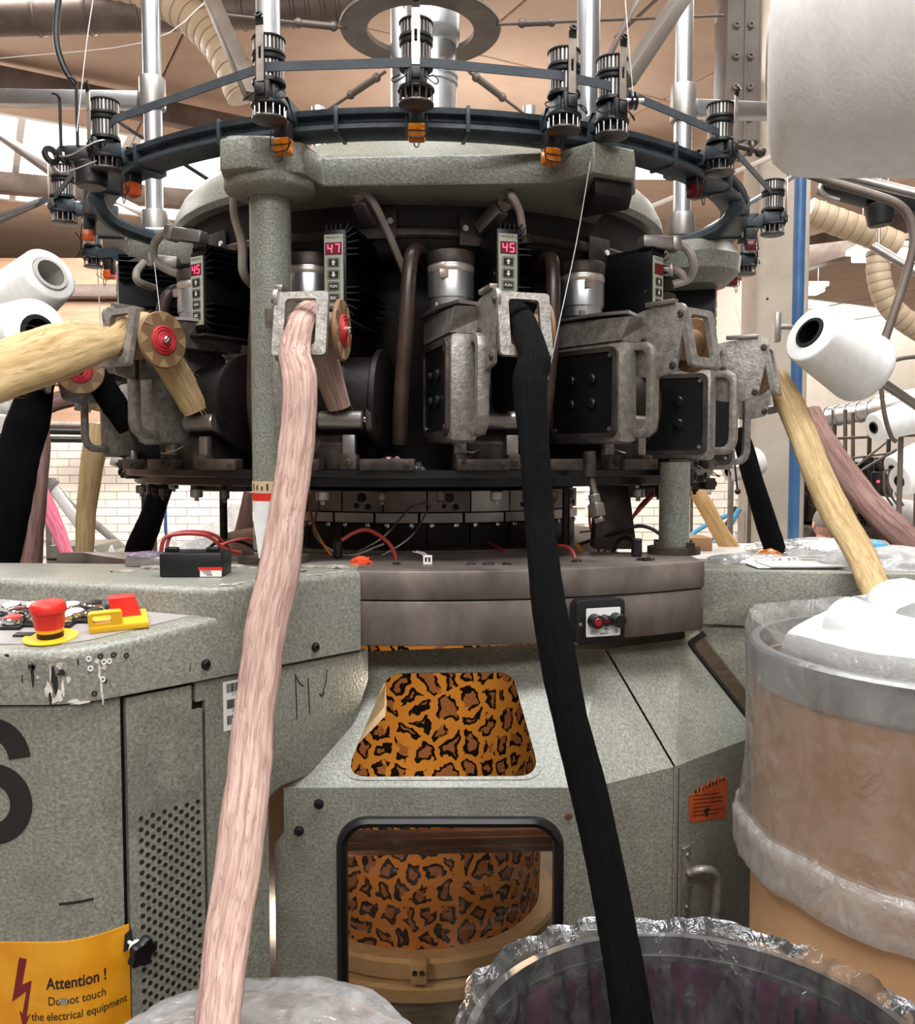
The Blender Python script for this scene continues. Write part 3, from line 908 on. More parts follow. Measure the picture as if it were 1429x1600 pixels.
# posts rising from the crown
def post(u, v, y, z0, z1, r, collars=()):
    p = P(u, v, y)
    g = G(); g.cyl((p.x, p.y, H + z0), (p.x, p.y, H + z1), r, seg=28); o = obj('post', g, M['galv'], mach)
    for zc, h in collars:
        gg = G(); gg.lathe([(r, 0), (r * 1.42, 0), (r * 1.45, 0.003), (r * 1.45, h - 0.003), (r * 1.42, h), (r, h)], Matrix.Translation((p.x, p.y, H + zc)), 28)
        obj('post_collar', gg, M['steel'], o)
    return p
PLl = post(240, 250, 1.86, 0.43, 1.15, 0.018, ((0.46, 0.05), (0.715, 0.06)))
PRr = post(1066, 250, 1.86, 0.43, 0.93, 0.018, ((0.46, 0.045), (0.69, 0.07)))
post(419, 60, 1.40, 0.48, 1.30, 0.018)
post(919, 60, 1.40, 0.48, 1.30, 0.0175)
post(497, 220, 2.55, 0.45, 0.985, 0.018); post(826, 225, 2.55, 0.45, 0.985, 0.018)
# bars of the creel: flat beams bolted to the posts
def bar(name, a, b, w, t, mat, parent=mach):
    g = G(); g.bar(P(*a), P(*b), w, t, 0.002); return obj(name, g, mat, parent)
bar('creel_beam', (-40, 153, 2.0), (222, 158, 1.86), 0.034, 0.03, M['galv'])
bar('creel_beam', (1080, 170, 1.86), (1210, 175, 2.0), 0.034, 0.03, M['galv'])
bar('creel_beam', (318, -30, 1.9), (396, 152, 1.62), 0.030, 0.018, M['brownsteel'])
bar('creel_beam', (1082, -30, 1.55), (975, 130, 1.45), 0.032, 0.022, M['girder'])
bar('creel_rod', (1005, -20, 1.8), (940, 110, 1.7), 0.009, 0.009, M['brownsteel'])
bar('creel_beam', (-30, 190, 2.4), (105, 285, 2.1), 0.04, 0.012, M['galv'])
bar('creel_beam', (170, 305, 2.3), (262, 352, 1.95), 0.035, 0.010, M['galv'])
bar('creel_beam', (1262, 262, 2.0), (1080, 372, 1.95), 0.035, 0.010, M['galv'])
bar('creel_beam', (1230, 235, 2.5), (1000, 330, 2.3), 0.04, 0.012, M['concrete'])
bar('creel_rod', (-30, 350, 1.9), (68, 312, 1.85), 0.010, 0.010, M['steel'])
bar('creel_rod', (160, 175, 2.3), (340, 290, 2.0), 0.008, 0.008, M['dark'])
# flue through the crown, tension ring and stays with turnbuckles
RZ = 0.938
g = G(); g.ring([(0.116, RZ - 0.006), (0.172, RZ - 0.006), (0.1745, RZ - 0.003), (0.1745, RZ + 0.004), (0.172, RZ + 0.006), (0.116, RZ + 0.006)], AX, 72); obj('tension_ring', g, M['brownsteel'], mach)
fx = A.x + 0.026
prof = [(0.0515, 0.5)]
for zz in (0.60, 0.615, 0.82, 0.835): prof += [(0.0515, zz - 0.004), (0.055, zz - 0.002), (0.055, zz + 0.002), (0.0515, zz + 0.004)]
prof += [(0.0515, 0.90), (0.056, 0.905), (0.060, 0.93), (0.0605, 0.985), (0.064, 0.987), (0.064, 0.996), (0.0605, 0.998), (0.0605, 1.3)]
g = G(); g.lathe(prof, Matrix.Translation((fx, A.y, H)), 40); obj('flue_duct', g, M['galv'], mach)
g = G(); g.cyl((A.x - 0.038, A.y + 0.06, H + 0.5), (A.x - 0.038, A.y + 0.06, H + 1.3), 0.032, seg=28); obj('flue_pipe', g, M['galv'], mach)
for (a, b, t) in (((335, 22, 1.85), (542, 44, 1.96), 0.62), ((776, 38, 1.96), (1130, 24, 2.2), 0.10), ((602, 112, 1.96), (512, 172, 2.05), 0.15), ((732, 112, 1.96), (824, 182, 2.05), 0.12)):
    pa, pb = P(*a), P(*b); L = (pb - pa).length
    g = G(); g.cyl(pa, pb, 0.0035, seg=8); st = obj('stay_rod', g, M['brownsteel'], mach)
    g = G(); d = (pb - pa).normalized(); c = pa.lerp(pb, t)
    g.cyl(c, c + d * 0.075, 0.0075, seg=10, bevel=0.002); g.sphere(c, 0.010, 10); g.sphere(c + d * 0.075, 0.010, 10); obj('turnbuckle', g, M['brownsteel'], st)
# feeder ring: round I-section rail on bowed arms
RP_ = [(r, z - 0.018) for r, z in [(0.636, 0.496), (0.680, 0.496), (0.684, 0.499), (0.684, 0.505), (0.676, 0.508), (0.674, 0.512), (0.674, 0.516), (0.684, 0.519), (0.685, 0.527), (0.680, 0.5285), (0.636, 0.5285)]]
g = G(); g.ring(RP_, AX, 144, R(-128), R(128)); obj('feeder_rail', g, M['blue'], mach)
for th, rr in ((-58, 1), (62, 1), (-118, 1), (118, 1)):
    g = G(); g.tube([Q(th, 0.665, 0.497), Q(th, 0.672, 0.47), Q(th * 1.03, 0.64, 0.44), Q(th * 1.06, 0.57, 0.425)], 0.014, 8, 6); obj('rail_arm', g, M['blue'], mach)
for th in (-24, -8, 8, 24, 39, 55, 70, 85, -40, -55, -70, -85):
    Mx = Matrix.Translation(Q(th, 0.66, 0.494)) @ Matrix.Rotation(R(th), 4, 'Z')
    g = G(); g.box((0, 0, 0), (0.006, 0.054, 0.038), 0.001, Mx); obj('rail_joint', g, M['blue'], mach)
# fluff, loose leads and terminal blocks lying round the cylinder
for pts, m_, r in ((((528, 870, 1.45), (530, 848, 1.46), (570, 828, 1.47), (608, 850, 1.45), (622, 884, 1.43)), 'cablered', 0.0034),
                   (((560, 862, 1.52), (600, 838, 1.5), (640, 795, 1.63), (668, 786, 1.64)), 'cable', 0.0016), (((575, 880, 1.5), (640, 840, 1.52), (672, 790, 1.64)), 'cable', 0.0014),
                   (((482, 770, 1.6), (490, 820, 1.55), (520, 870, 1.5), (560, 882, 1.45)), 'cableorange', 0.0022), (((500, 780, 1.62), (492, 835, 1.55), (540, 868, 1.5), (600, 850, 1.5)), 'cable', 0.0020),
                   (((764, 848, 1.62), (790, 862, 1.58), (812, 868, 1.56)), 'cablered', 0.0022), (((866, 852, 1.5), (888, 856, 1.48), (898, 872, 1.46), (894, 884, 1.46)), 'cablered', 0.0034),
                   (((900, 852, 1.62), (950, 836, 1.6), (1000, 822, 1.58), (1034, 838, 1.56), (1044, 866, 1.54)), 'cableblack', 0.0032), (((905, 872, 1.62), (950, 868, 1.58), (970, 842, 1.54), (990, 845, 1.5), (994, 864, 1.48)), 'cableblack', 0.0040),
                   (((920, 790, 1.62), (924, 830, 1.66), (950, 860, 1.66), (955, 835, 1.68)), 'cableorange', 0.0024), (((960, 805, 1.7), (940, 830, 1.7), (934, 868, 1.66)), 'cableorange', 0.0024),
                   (((1030, 762, 1.66), (1000, 790, 1.7), (975, 830, 1.72), (940, 866, 1.7)), 'cablered', 0.0030), (((1026, 768, 1.68), (985, 812, 1.72), (945, 850, 1.72)), 'cableorange', 0.0026),
                   (((905, 832, 1.66), (935, 828, 1.66), (960, 822, 1.68)), 'cable', 0.0018), (((900, 850, 1.6), (915, 868, 1.62), (930, 874, 1.62)), 'cableorange', 0.004),
                   (((250, 868, 1.36), (262, 838, 1.36), (320, 836, 1.38), (352, 858, 1.4), (390, 866, 1.42)), 'cablered', 0.0032), (((258, 866, 1.36), (272, 834, 1.37), (330, 834, 1.39), (362, 862, 1.42)), 'cablered', 0.0026),
                   (((318, 868, 1.38), (338, 848, 1.4), (372, 846, 1.42), (402, 858, 1.44)), 'cableblack', 0.0026), (((336, 870, 1.38), (350, 850, 1.4), (390, 842, 1.42), (420, 856, 1.44)), 'cablered', 0.0024)):
    cable('loose_lead', [P(*q) for q in pts], r, M[m_])
p = P(528, 884, 1.45); g = G(); g.cyl((p.x, p.y, ZT), (p.x, p.y, ZT + 0.030), 0.0075, seg=12, bevel=0.002); obj('lead_plug', g, M['rubber'], mach)
p = P(994, 884, 1.48); g = G(); g.cyl((p.x, p.y, ZT), (p.x, p.y, ZT + 0.030), 0.009, seg=12, bevel=0.002); obj('lead_plug', g, M['rubber'], mach)
p = P(1044, 884, 1.53); g = G(); g.cyl((p.x, p.y, ZT), (p.x, p.y, ZT + 0.022), 0.006, seg=12, bevel=0.001); obj('lead_plug', g, M['steel'], mach)
p = P(668, 884, 1.37); g = G()
for dx, w, hh in ((-0.0055, 0.0025, 0.013), (0.0055, 0.0025, 0.013)): g.box((p.x + dx, p.y, ZT + hh / 2), (w, 0.010, hh))
g.box((p.x, p.y, ZT + 0.0118), (0.0085, 0.010, 0.0025)); g.box((p.x, p.y, ZT + 0.0015), (0.0085, 0.010, 0.003)); g.box((p.x, p.y, ZT + 0.006), (0.002, 0.009, 0.007)); obj('wire_connector', g, M['white'], mach)
for k, (u, v) in enumerate(((645, 862), (650, 861), (655, 863))): cable('connector_wire', [P(u, v, 1.42), P(u + 12, v + 3, 1.40), Vector((p.x - 0.003 + 0.003 * k, p.y, ZT + 0.012))], 0.0008, M['white'] if k < 2 else M['cablered'])
def fluff(name, u, y, w, h, mat, seed):
    g = G(); b = bmesh.new(); bmesh.ops.create_icosphere(b, subdivisions=3, radius=1)
    q = P(u, 880, y)
    for vv in b.verts:
        c = vv.co.normalized(); k = 1 + 0.45 * nz(c * 2.2 + Vector((seed, 0, 0))) + 0.25 * nz(c * 6 + Vector((0, seed, 0)))
        vv.co = Vector((c.x * w * k, c.y * w * 0.6 * k, max(0, c.z) * h * k))
    g.bm(b, Matrix.Translation((q.x, q.y, ZT + 0.0005)))
    return g
obj('fluff_tuft', fluff('t', 563, 1.37, 0.017, 0.011, M['orangefluff'], 3), M['orangefluff'], mach, label='tuft of bright orange red fluff')
for u, y, w in ((735, 1.36, 0.01), (762, 1.36, 0.012), (792, 1.36, 0.010), (620, 1.36, 0.009), (1008, 1.42, 0.02), (900, 1.40, 0.012)):
    obj('fluff_tuft', fluff('t', u, y, w * 0.7, 0.004, M['lint'], u), M['dark'], mach)
# clear plastic bundle and wads on the dial plate between the units
def wad(th, r, w, mat, seed, nm):
    b = bmesh.new(); bmesh.ops.create_icosphere(b, subdivisions=3, radius=1)
    for vv in b.verts:
        c = vv.co.normalized(); k = 1 + 0.5 * nz(c * 2.5 + Vector((seed, 0, 0))); vv.co = Vector((c.x * w * k, c.y * w * 0.5 * k, max(0, c.z) * w * 0.7 * k))
    g = G(); g.bm(b, Matrix.Translation(Q(th, r, -0.012))); return obj(nm, g, mat, mach)
wad(-2.5, 0.60, 0.028, M['redlens'], 4, 'plastic_wad'); wad(11, 0.60, 0.020, M['film'], 6, 'plastic_wad'); wad(1, 0.61, 0.018, M['film'], 7, 'plastic_wad')
# spray gun hose hanging from the dial on the right
g = G(); g.cyl(P(920, 705, 1.40), P(921, 745, 1.40), 0.010, seg=12); g.cyl(P(922, 740, 1.40), P(929, 776, 1.39), 0.0055, seg=10); obj('hanging_stem', g, M['cast'], mach)
g = G(); g.cyl(P(927, 772, 1.39), P(930, 786, 1.39), 0.009, seg=12, bevel=0.001); g.bar(P(930, 786, 1.39), P(934, 808, 1.385), 0.019, 0.019, 0.003); g.bar(P(934, 808, 1.385), P(937, 816, 1.384), 0.010, 0.014, 0.002); obj('hanging_plug', g, M['steel'], mach)
# ---------------------------------------------------------------- carding units round the head (built at the front, then copied)
def U(x, r, z): return Vector((A.x + x, A.y - r, H + z))
XZ = lambda x: Matrix.Translation((x, 0, 0))
def side_plate(poly, x, t, bevel=0.0):
    """polygon given as (r, z), thickened along x"""
    g = G()
    Mx = Matrix(((0, 0, 1, A.x + x), (-1, 0, 0, A.y), (0, 1, 0, H), (0, 0, 0, 1)))
    g.prism(poly, t, Mx, bevel); return g
UG = 'carding units on the knitting machine'
def make_unit():
    r0 = thing('carding_unit', 'cast carding unit', 'carding unit', U(0, 0.58, -0.012), 0, UG)
    b = base(r0)
    # motor standing on its plate
    Mm = Matrix.Translation(U(-0.084, 0.545, 0))
    g = G(); g.lathe([(0.034, 0.243), (0.0345, 0.258), (0.037, 0.260), (0.037, 0.312), (0.0365, 0.313)], Mm, 36); mo = obj('motor', g, M['galv'], r0)
    g = G(); g.lathe([(0.0365, 0.313), (0.038, 0.314), (0.038, 0.330), (0.036, 0.333), (0.0, 0.334)], Mm, 36); obj('motor_cap', g, M['cast'], mo)
    g = G(); g.lathe([(0.0372, 0.300), (0.0378, 0.301), (0.0378, 0.309), (0.0372, 0.310)], Mm, 36); obj('motor_band', g, M['bracket'], mo)
    g = G(); g.box(U(-0.104, 0.5775, 0.294), (0.016, 0.004, 0.014), 0.001); obj('rating_plate', g, M['bracket'], mo)
    for dx in (-0.03, 0.03):
        g = G(); g.cyl(U(-0.084 + dx, 0.572, 0.238), U(-0.084 + dx, 0.572, 0.249), 0.005, seg=8); obj('bolt', g, M['steel'], mo)
    g = G(); g.prism([(-0.124, 0.505), (-0.035, 0.505), (-0.015, 0.60), (-0.035, 0.635), (-0.105, 0.662), (-0.124, 0.60)], 0.005, Matrix(((1, 0, 0, A.x), (0, -1, 0, A.y), (0, 0, 1, H + 0.2345), (0, 0, 0, 1)))); obj('motor_plate', g, M['steel'], r0)
    # gear head with a sloped front over the tall gear case
    g = G(); g.hexa([U(-0.118, 0.655, 0.192), U(-0.045, 0.655, 0.192), U(-0.03, 0.50, 0.192), U(-0.118, 0.50, 0.192), U(-0.112, 0.675, 0.228), U(-0.030, 0.655, 0.232), U(-0.02, 0.50, 0.234), U(-0.118, 0.50, 0.234)]); obj('gear_head', g, M['alu'], r0)
    g = G(); g.box(U(-0.094, 0.575, 0.112), (0.046, 0.165, 0.165), 0.011); gc = obj('gear_case', g, M['alu'], r0)
    g = G()
    Ms = Matrix(((0, 0, -1, A.x - 0.1165), (-1, 0, 0, A.y), (0, 1, 0, H), (0, 0, 0, 1)))
    g.prism(rrect(0.51, 0.045, 0.645, 0.178, 0.012), 0.002, Ms); cov = obj('side_cover', g, M['black'], gc)
    g = G(); g.holed(rrect(0.504, 0.039, 0.651, 0.184, 0.014), [rrect(0.512, 0.047, 0.643, 0.176, 0.011)], 0.005, Ms); obj('cover_rim', g, M['cast'], gc)
    g = G()
    for rr in (0.555, 0.60):
        for zz in (0.095, 0.135):
            gg = G(); gg.cyl(U(-0.118, rr, zz), U(-0.125, rr, zz), 0.0085, seg=14, bevel=0.002); obj('cover_knob', gg, M['black'], gc)
    for rr, zz in ((0.518, 0.053), (0.637, 0.053), (0.637, 0.17)):
        gg = G(); gg.cyl(U(-0.118, rr, zz), U(-0.1215, rr, zz), 0.0035, seg=8); obj('cover_screw', gg, M['steel'], gc)
    # bow handle in front
    hp = [(0.645, 0.190), (0.680, 0.190), (0.692, 0.182), (0.695, 0.168), (0.695, 0.066), (0.690, 0.050), (0.678, 0.040), (0.645, 0.038)]
    inn = [(0.645, 0.052), (0.672, 0.053), (0.679, 0.060), (0.681, 0.070), (0.681, 0.164), (0.678, 0.172), (0.672, 0.177), (0.645, 0.178)]
    obj('handle', side_plate(hp + inn[::-1][0:0] + [], -0.084, 0.018) if False else side_plate(hp + inn, -0.086, 0.019, 0.003), M['alu'], r0)
    # nip roller on its arm
    g = G(); g.cyl(U(-0.052, 0.60, 0.066), U(0.020, 0.60, 0.066), 0.0145, seg=24, bevel=0.002); ro = obj('nip_roller', g, M['steel'], r0)
    g = G(); g.cyl(U(0.020, 0.60, 0.066), U(0.042, 0.60, 0.066), 0.006, seg=10, bevel=0.001); obj('roller_bolt', g, M['chrome'], ro)
    obj('roller_arm', side_plate(round_poly([(0.47, 0.03), (0.57, 0.03), (0.616, 0.05), (0.618, 0.082), (0.582, 0.084), (0.55, 0.10), (0.47, 0.11)], 0.01, 4), 0.026, 0.010, 0.002), M['cast'], r0)
    # arm plates that carry the guide
    arm = [(0.585, 0.222), (0.585, 0.182), (0.622, 0.176), (0.640, 0.150), (0.660, 0.136), (0.690, 0.132), (0.728, 0.140), (0.748, 0.232), (0.742, 0.244), (0.715, 0.247), (0.660, 0.240), (0.62, 0.226)]
    am = obj('guide_arm', side_plate(round_poly(arm, 0.006, 3), -0.074, 0.007, 0.001), M['alu'], r0)
    for rr, zz in ((0.738, 0.228), (0.724, 0.150), (0.668, 0.192)):
        g = G(); bolt(g, U(-0.0745, rr, zz), (-1, 0, 0), 0.0048, 0.003); obj('bolt', g, M['cast'], am)
    g = G(); g.box(U(-0.072, 0.70, 0.2485), (0.012, 0.055, 0.007), 0.001); obj('arm_strip', g, M['steel'], am)
    # guide frame, leaning inwards at the bottom
    Mg = Matrix.Translation(U(-0.033, 0.7415, 0.192)) @ Matrix.Rotation(R(90 - 11), 4, 'X')
    g = G(); g.holed(rrect(-0.039, -0.046, 0.039, 0.046, 0.005, 3), [rrect(-0.023, -0.032, 0.023, 0.036, 0.006, 4)], 0.009, Mg); obj('guide_frame', g, M['alu'], r0)
    # grooved wheel with inlaid teeth and red hub, drum behind the frame
    c = U(0.013, 0.70, 0.190)
    Mw = Matrix.Translation(c) @ basis((1, 0, 0))
    g = G(); g.lathe([(0.0, -0.003), (0.043, -0.003), (0.0445, -0.001), (0.0445, 0.001), (0.043, 0.003), (0, 0.003)], Mw, 40); wh = obj('wheel', g, M['wood'], r0)
    g = G()
    for k in range(8):
        a = k * PI / 4; q = []
        for rr, da in ((0.028, 0.0), (0.0425, 0.22), (0.0425, -0.22)): q.append((rr * math.cos(a + da), rr * math.sin(a + da)))
        g.prism(q, 0.0006, Mw @ Matrix.Translation((0, 0, 0.003)))
    obj('wheel_teeth', g, M['wood2'], wh)
    g = G()
    g.lathe([(0.0, 0.003), (0.0225, 0.003), (0.0225, 0.005), (0.0205, 0.006), (0.0195, 0.0045), (0.0185, 0.0045), (0.0175, 0.0065), (0.0155, 0.0065), (0.0145, 0.0048), (0.0135, 0.0048), (0.0125, 0.007), (0.0, 0.007)], Mw, 36)
    obj('hub', g, M['hubred'], wh)
    g = G(); g.lathe([(0, 0.0065), (0.006, 0.0065), (0.006, 0.013), (0.0045, 0.0145), (0.0025, 0.0145), (0.0025, 0.010), (0, 0.010)], Mw, 18); obj('axle_end', g, M['chrome'], wh)
    g = G(); g.cyl(U(-0.064, 0.70, 0.190), U(0.010, 0.70, 0.190), 0.026, seg=28, bevel=0.002); obj('drum', g, M['wood'], r0)
    # carding cylinder cover, its stand and clamps
    Mc = Matrix.Translation(U(0.030, 0.535, 0.098)) @ basis((1, 0, 0))
    g = G(); g.lathe([(0.0, 0.0), (0.082, 0.0), (0.0845, 0.002), (0.0845, 0.010), (0.080, 0.012), (0.0, 0.012)], Mc, 48); obj('carding_cover', g, M['dark'], r0)
    g = G(); g.lathe([(0.0, 0.0), (0.072, 0.0), (0.072, 0.085), (0.0, 0.085)], Matrix.Translation(U(-0.058, 0.535, 0.098)) @ basis((1, 0, 0)), 40); obj('carding_drum', g, M['dark'], r0)
    obj('stand_plate', side_plate([(0.47, -0.012), (0.605, -0.012), (0.605, 0.03), (0.58, 0.05), (0.47, 0.06)], -0.075, 0.07, 0.003), M['cast'], r0)
    for dx in (-0.085, 0.0):
        g = G(); g.box(U(dx, 0.612, 0.0), (0.026, 0.022, 0.024), 0.002); bolt(g, U(dx, 0.623, 0.0), (0, -1, 0), 0.006, 0.004); bolt(g, U(dx, 0.623, 0.0), (0, -1, 0), 0.003, 0.005); o = obj('clamp_foot', g, M['cast'], r0)
        g = G(); g.box(U(dx - 0.002, 0.606, 0.025), (0.020, 0.012, 0.035), 0.002); obj('clamp_bar', g, M['steel'], r0)
    g = G(); g.tube([U(-0.10, 0.61, 0.028), U(-0.08, 0.635, 0.015), U(-0.06, 0.62, 0.02), U(-0.055, 0.6, 0.03)], 0.0012, 6); obj('wire_bow', g, M['steel'], r0)
    # suction hose
    g = G(); g.tube([U(0.10, 0.38, 0.30), U(0.096, 0.46, 0.335), U(0.090, 0.535, 0.338), U(0.085, 0.560, 0.30), U(0.080, 0.568, 0.20), U(0.072, 0.565, 0.10), U(0.066, 0.55, 0.03)], 0.0125, 14, 7); obj('suction_hose', g, M['hosebrown'], r0)
    return r0
spots = [(16, 'carding unit on which the thick black front sliver runs'), (-8.2, 'carding unit behind the dusty pink front sliver'),
         (40.5, 'carding unit with empty pale guide frame under the dark blank display'), (62.5, 'carding unit whose guide holds the long cream sliver at right'),
         (85, 'carding unit at right behind the cream sliver, its mauve sliver running out'), (107, 'rearmost right carding unit with the narrow black sliver'),
         (-34, 'carding unit at left with red hub wheel and cream sliver going left'), (-64, 'left carding unit with wheel just under the cream sliver, black sliver hanging'),
         (-88, 'left carding unit with lower grey wheel and brown sliver'), (-112, 'rearmost left carding unit with small wheel and cream sliver hanging down')]
unit = make_unit()
for i, (th, lab) in enumerate(spots):
    t = R(th)
    loc = Vector((A.x + 0.58 * math.sin(t), A.y - 0.58 * math.cos(t), H - 0.012 - {62.5: 0.026, 85: 0.045, 107: 0.07, -64: 0.02, -88: 0.035, -112: 0.06}.get(th, 0)))
    if i == 0:
        first = unit
        unit.location = loc; unit.rotation_euler = (0, 0, t); unit['label'] = lab
    else:
        dup(unit, loc, t, lab)
# ---------------------------------------------------------------- motor controllers with red digits
SEG = {'0': 'abcdef', '4': 'bcfg', '5': 'acdfg', '7': 'abc', '9': 'abcdfg'}
def make_controller(th, r, z, digits, lab, lit=True):
    t = R(th)
    root = thing('motor_controller', lab, 'controller', Q(th, r - 0.06, z), t, 'finned motor controllers over the carding units')
    Mx = Matrix.Translation(Q(th, r, z)) @ Matrix.Rotation(t, 4, 'Z')      # x sideways, -y outward, z up
    w, hh, dp = 0.037, 0.128, 0.165
    g = G(); g.box((0, dp / 2, hh / 2), (w, dp, hh), 0.0015, Mx); obj('housing', g, M['fin'], root)
    for k, (a, ln) in enumerate([(62, .013), (42, .016), (24, .019), (8, .020), (0, .020), (0, .020)]):
        for sgn in (1, -1):
            zz = hh - 0.004 - (0, 0.004, 0.010, 0.017, 0.026, 0.035)[k]
            zz = zz if sgn > 0 else hh - zz
            d = Vector((math.cos(R(a)), 0, sgn * math.sin(R(a))))
            p = Vector((w / 2 - 0.002, 0, zz))
            n = Vector((-d.z, 0, d.x)) * 0.0014
            q = p + d * (ln + 0.002)
            g = G(); e = Vector((0, dp, 0))
            g.hexa([Mx @ v for v in (p - n, p + n, p + n + e, p - n + e, q - n * .4, q + n * .4, q + n * .4 + e, q - n * .4 + e)]); obj('fin', g, M['fin'], root)
    for sgn in (1, -1):
        for k in range(4):
            zz = hh if sgn > 0 else 0
            g = G(); g.box((-0.013 + k * 0.0075, dp / 2, zz + sgn * 0.0035), (0.0016, dp, 0.009), 0, Mx); obj('fin', g, M['fin'], root)
    g = G(); g.box((-0.001, -0.0014, hh / 2 - 0.001), (0.031, 0.003, 0.114), 0.0012, Mx); fa = obj('fascia', g, M['panel_face'], root)
    vs, fs = text_geo('VANGUE 2', 0.0058, 0.0); g = G(); g.add(vs, fs, Mx @ Matrix.Translation((-0.001, -0.0032, hh - 0.013)) @ Matrix.Rotation(PI / 2, 4, 'X')); obj('lettering', g, M['ink'], fa, smooth=0)
    g = G(); g.box((-0.001, -0.0031, hh - 0.030), (0.0265, 0.001, 0.019), 0, Mx); obj('display', g, M['screen'], root)
    g = G()
    if lit:
        for i, ch in enumerate(digits):
            cx, cz, sw, sh, tt = -0.0068 + i * 0.0118, hh - 0.030, 0.0066, 0.0125, 0.0017
            for s_ in SEG[ch]:
                dx, dz, a, b = {'a': (0, sh / 2, sw, tt), 'd': (0, -sh / 2, sw, tt), 'g': (0, 0, sw, tt), 'b': (sw / 2, sh / 4, tt, sh / 2), 'c': (sw / 2, -sh / 4, tt, sh / 2), 'f': (-sw / 2, sh / 4, tt, sh / 2), 'e': (-sw / 2, -sh / 4, tt, sh / 2)}[s_]
                g.box((cx + dx + dz * 0.10, -0.0038, cz + dz), (a, 0.0008, b), 0, Mx)
        obj('digits', g, M['digit'], root)
    for k in range(4):
        zz = hh - 0.0515 - k * 0.0182
        g = G(); Mb = Mx @ Matrix.Translation((-0.001, -0.0029, zz)) @ Matrix.Rotation(PI / 2, 4, 'X')
        g.holed(rrect(-0.0098, -0.0073, 0.0098, 0.0073, 0.0015, 2), [rrect(-0.0092, -0.0067, 0.0092, 0.0067, 0.0012, 2)], 0.0006, Mb)
        g.prism(rrect(-0.0078, -0.0053, 0.0078, 0.0053, 0.0008, 2), 0.0012, Mb); bt = obj('button', g, M['ink'], root)
        g = G(); Mt = Mb @ Matrix.Translation((0, 0, 0.0013))
        if k < 2:
            s_ = 1 if k == 0 else -1
            g.add([(0, 0.0042 * s_, 0), (0.0040, 0.0003 * s_, 0), (-0.0040, 0.0003 * s_, 0), (-0.0017, 0.0003 * s_, 0), (0.0017, 0.0003 * s_, 0), (0.0017, -0.004 * s_, 0), (-0.0017, -0.004 * s_, 0)], [(0, 1, 2), (3, 4, 5, 6)], Mt)
        else:
            vs, fs = text_geo('FUN' if k == 2 else 'ESC', 0.0062, 0.0001); g.add(vs, fs, Mt)
        obj('button_mark', g, M['white'], bt, smooth=0)
    g = G(); g.box((0.0, dp * 0.45, -0.011), (0.05, dp * 1.0, 0.004), 0.001, Mx); obj('mounting_plate', g, M['cast'], root)
    g = G(); g.cyl(Mx @ Vector((-0.0195, 0.012, 0.06)), Mx @ Vector((-0.017, 0.012, 0.06)), 0.0022, seg=8); obj('screw', g, M['steel'], root)
    return root
make_controller(-10.6, 0.600, 0.232, '47', 'black finned controller reading 47 in red beside the green column')
make_controller(15.4, 0.600, 0.236, '45', 'black finned controller reading 45 above the black sliver')
make_controller(-36.0, 0.600, 0.222, '45', 'black finned controller at left, red 45 angled away, above the red hub wheel')
make_controller(45.5, 0.600, 0.236, '', 'black controller right of the silver motors with a blank dark red screen', False)
make_controller(74, 0.623, 0.240, '45', 'narrow black controller at far right of the head, its face nearly edge on')
make_controller(-68, 0.625, 0.262, '45', 'long black finned controller at far left seen edge on with a sliver of red digits')
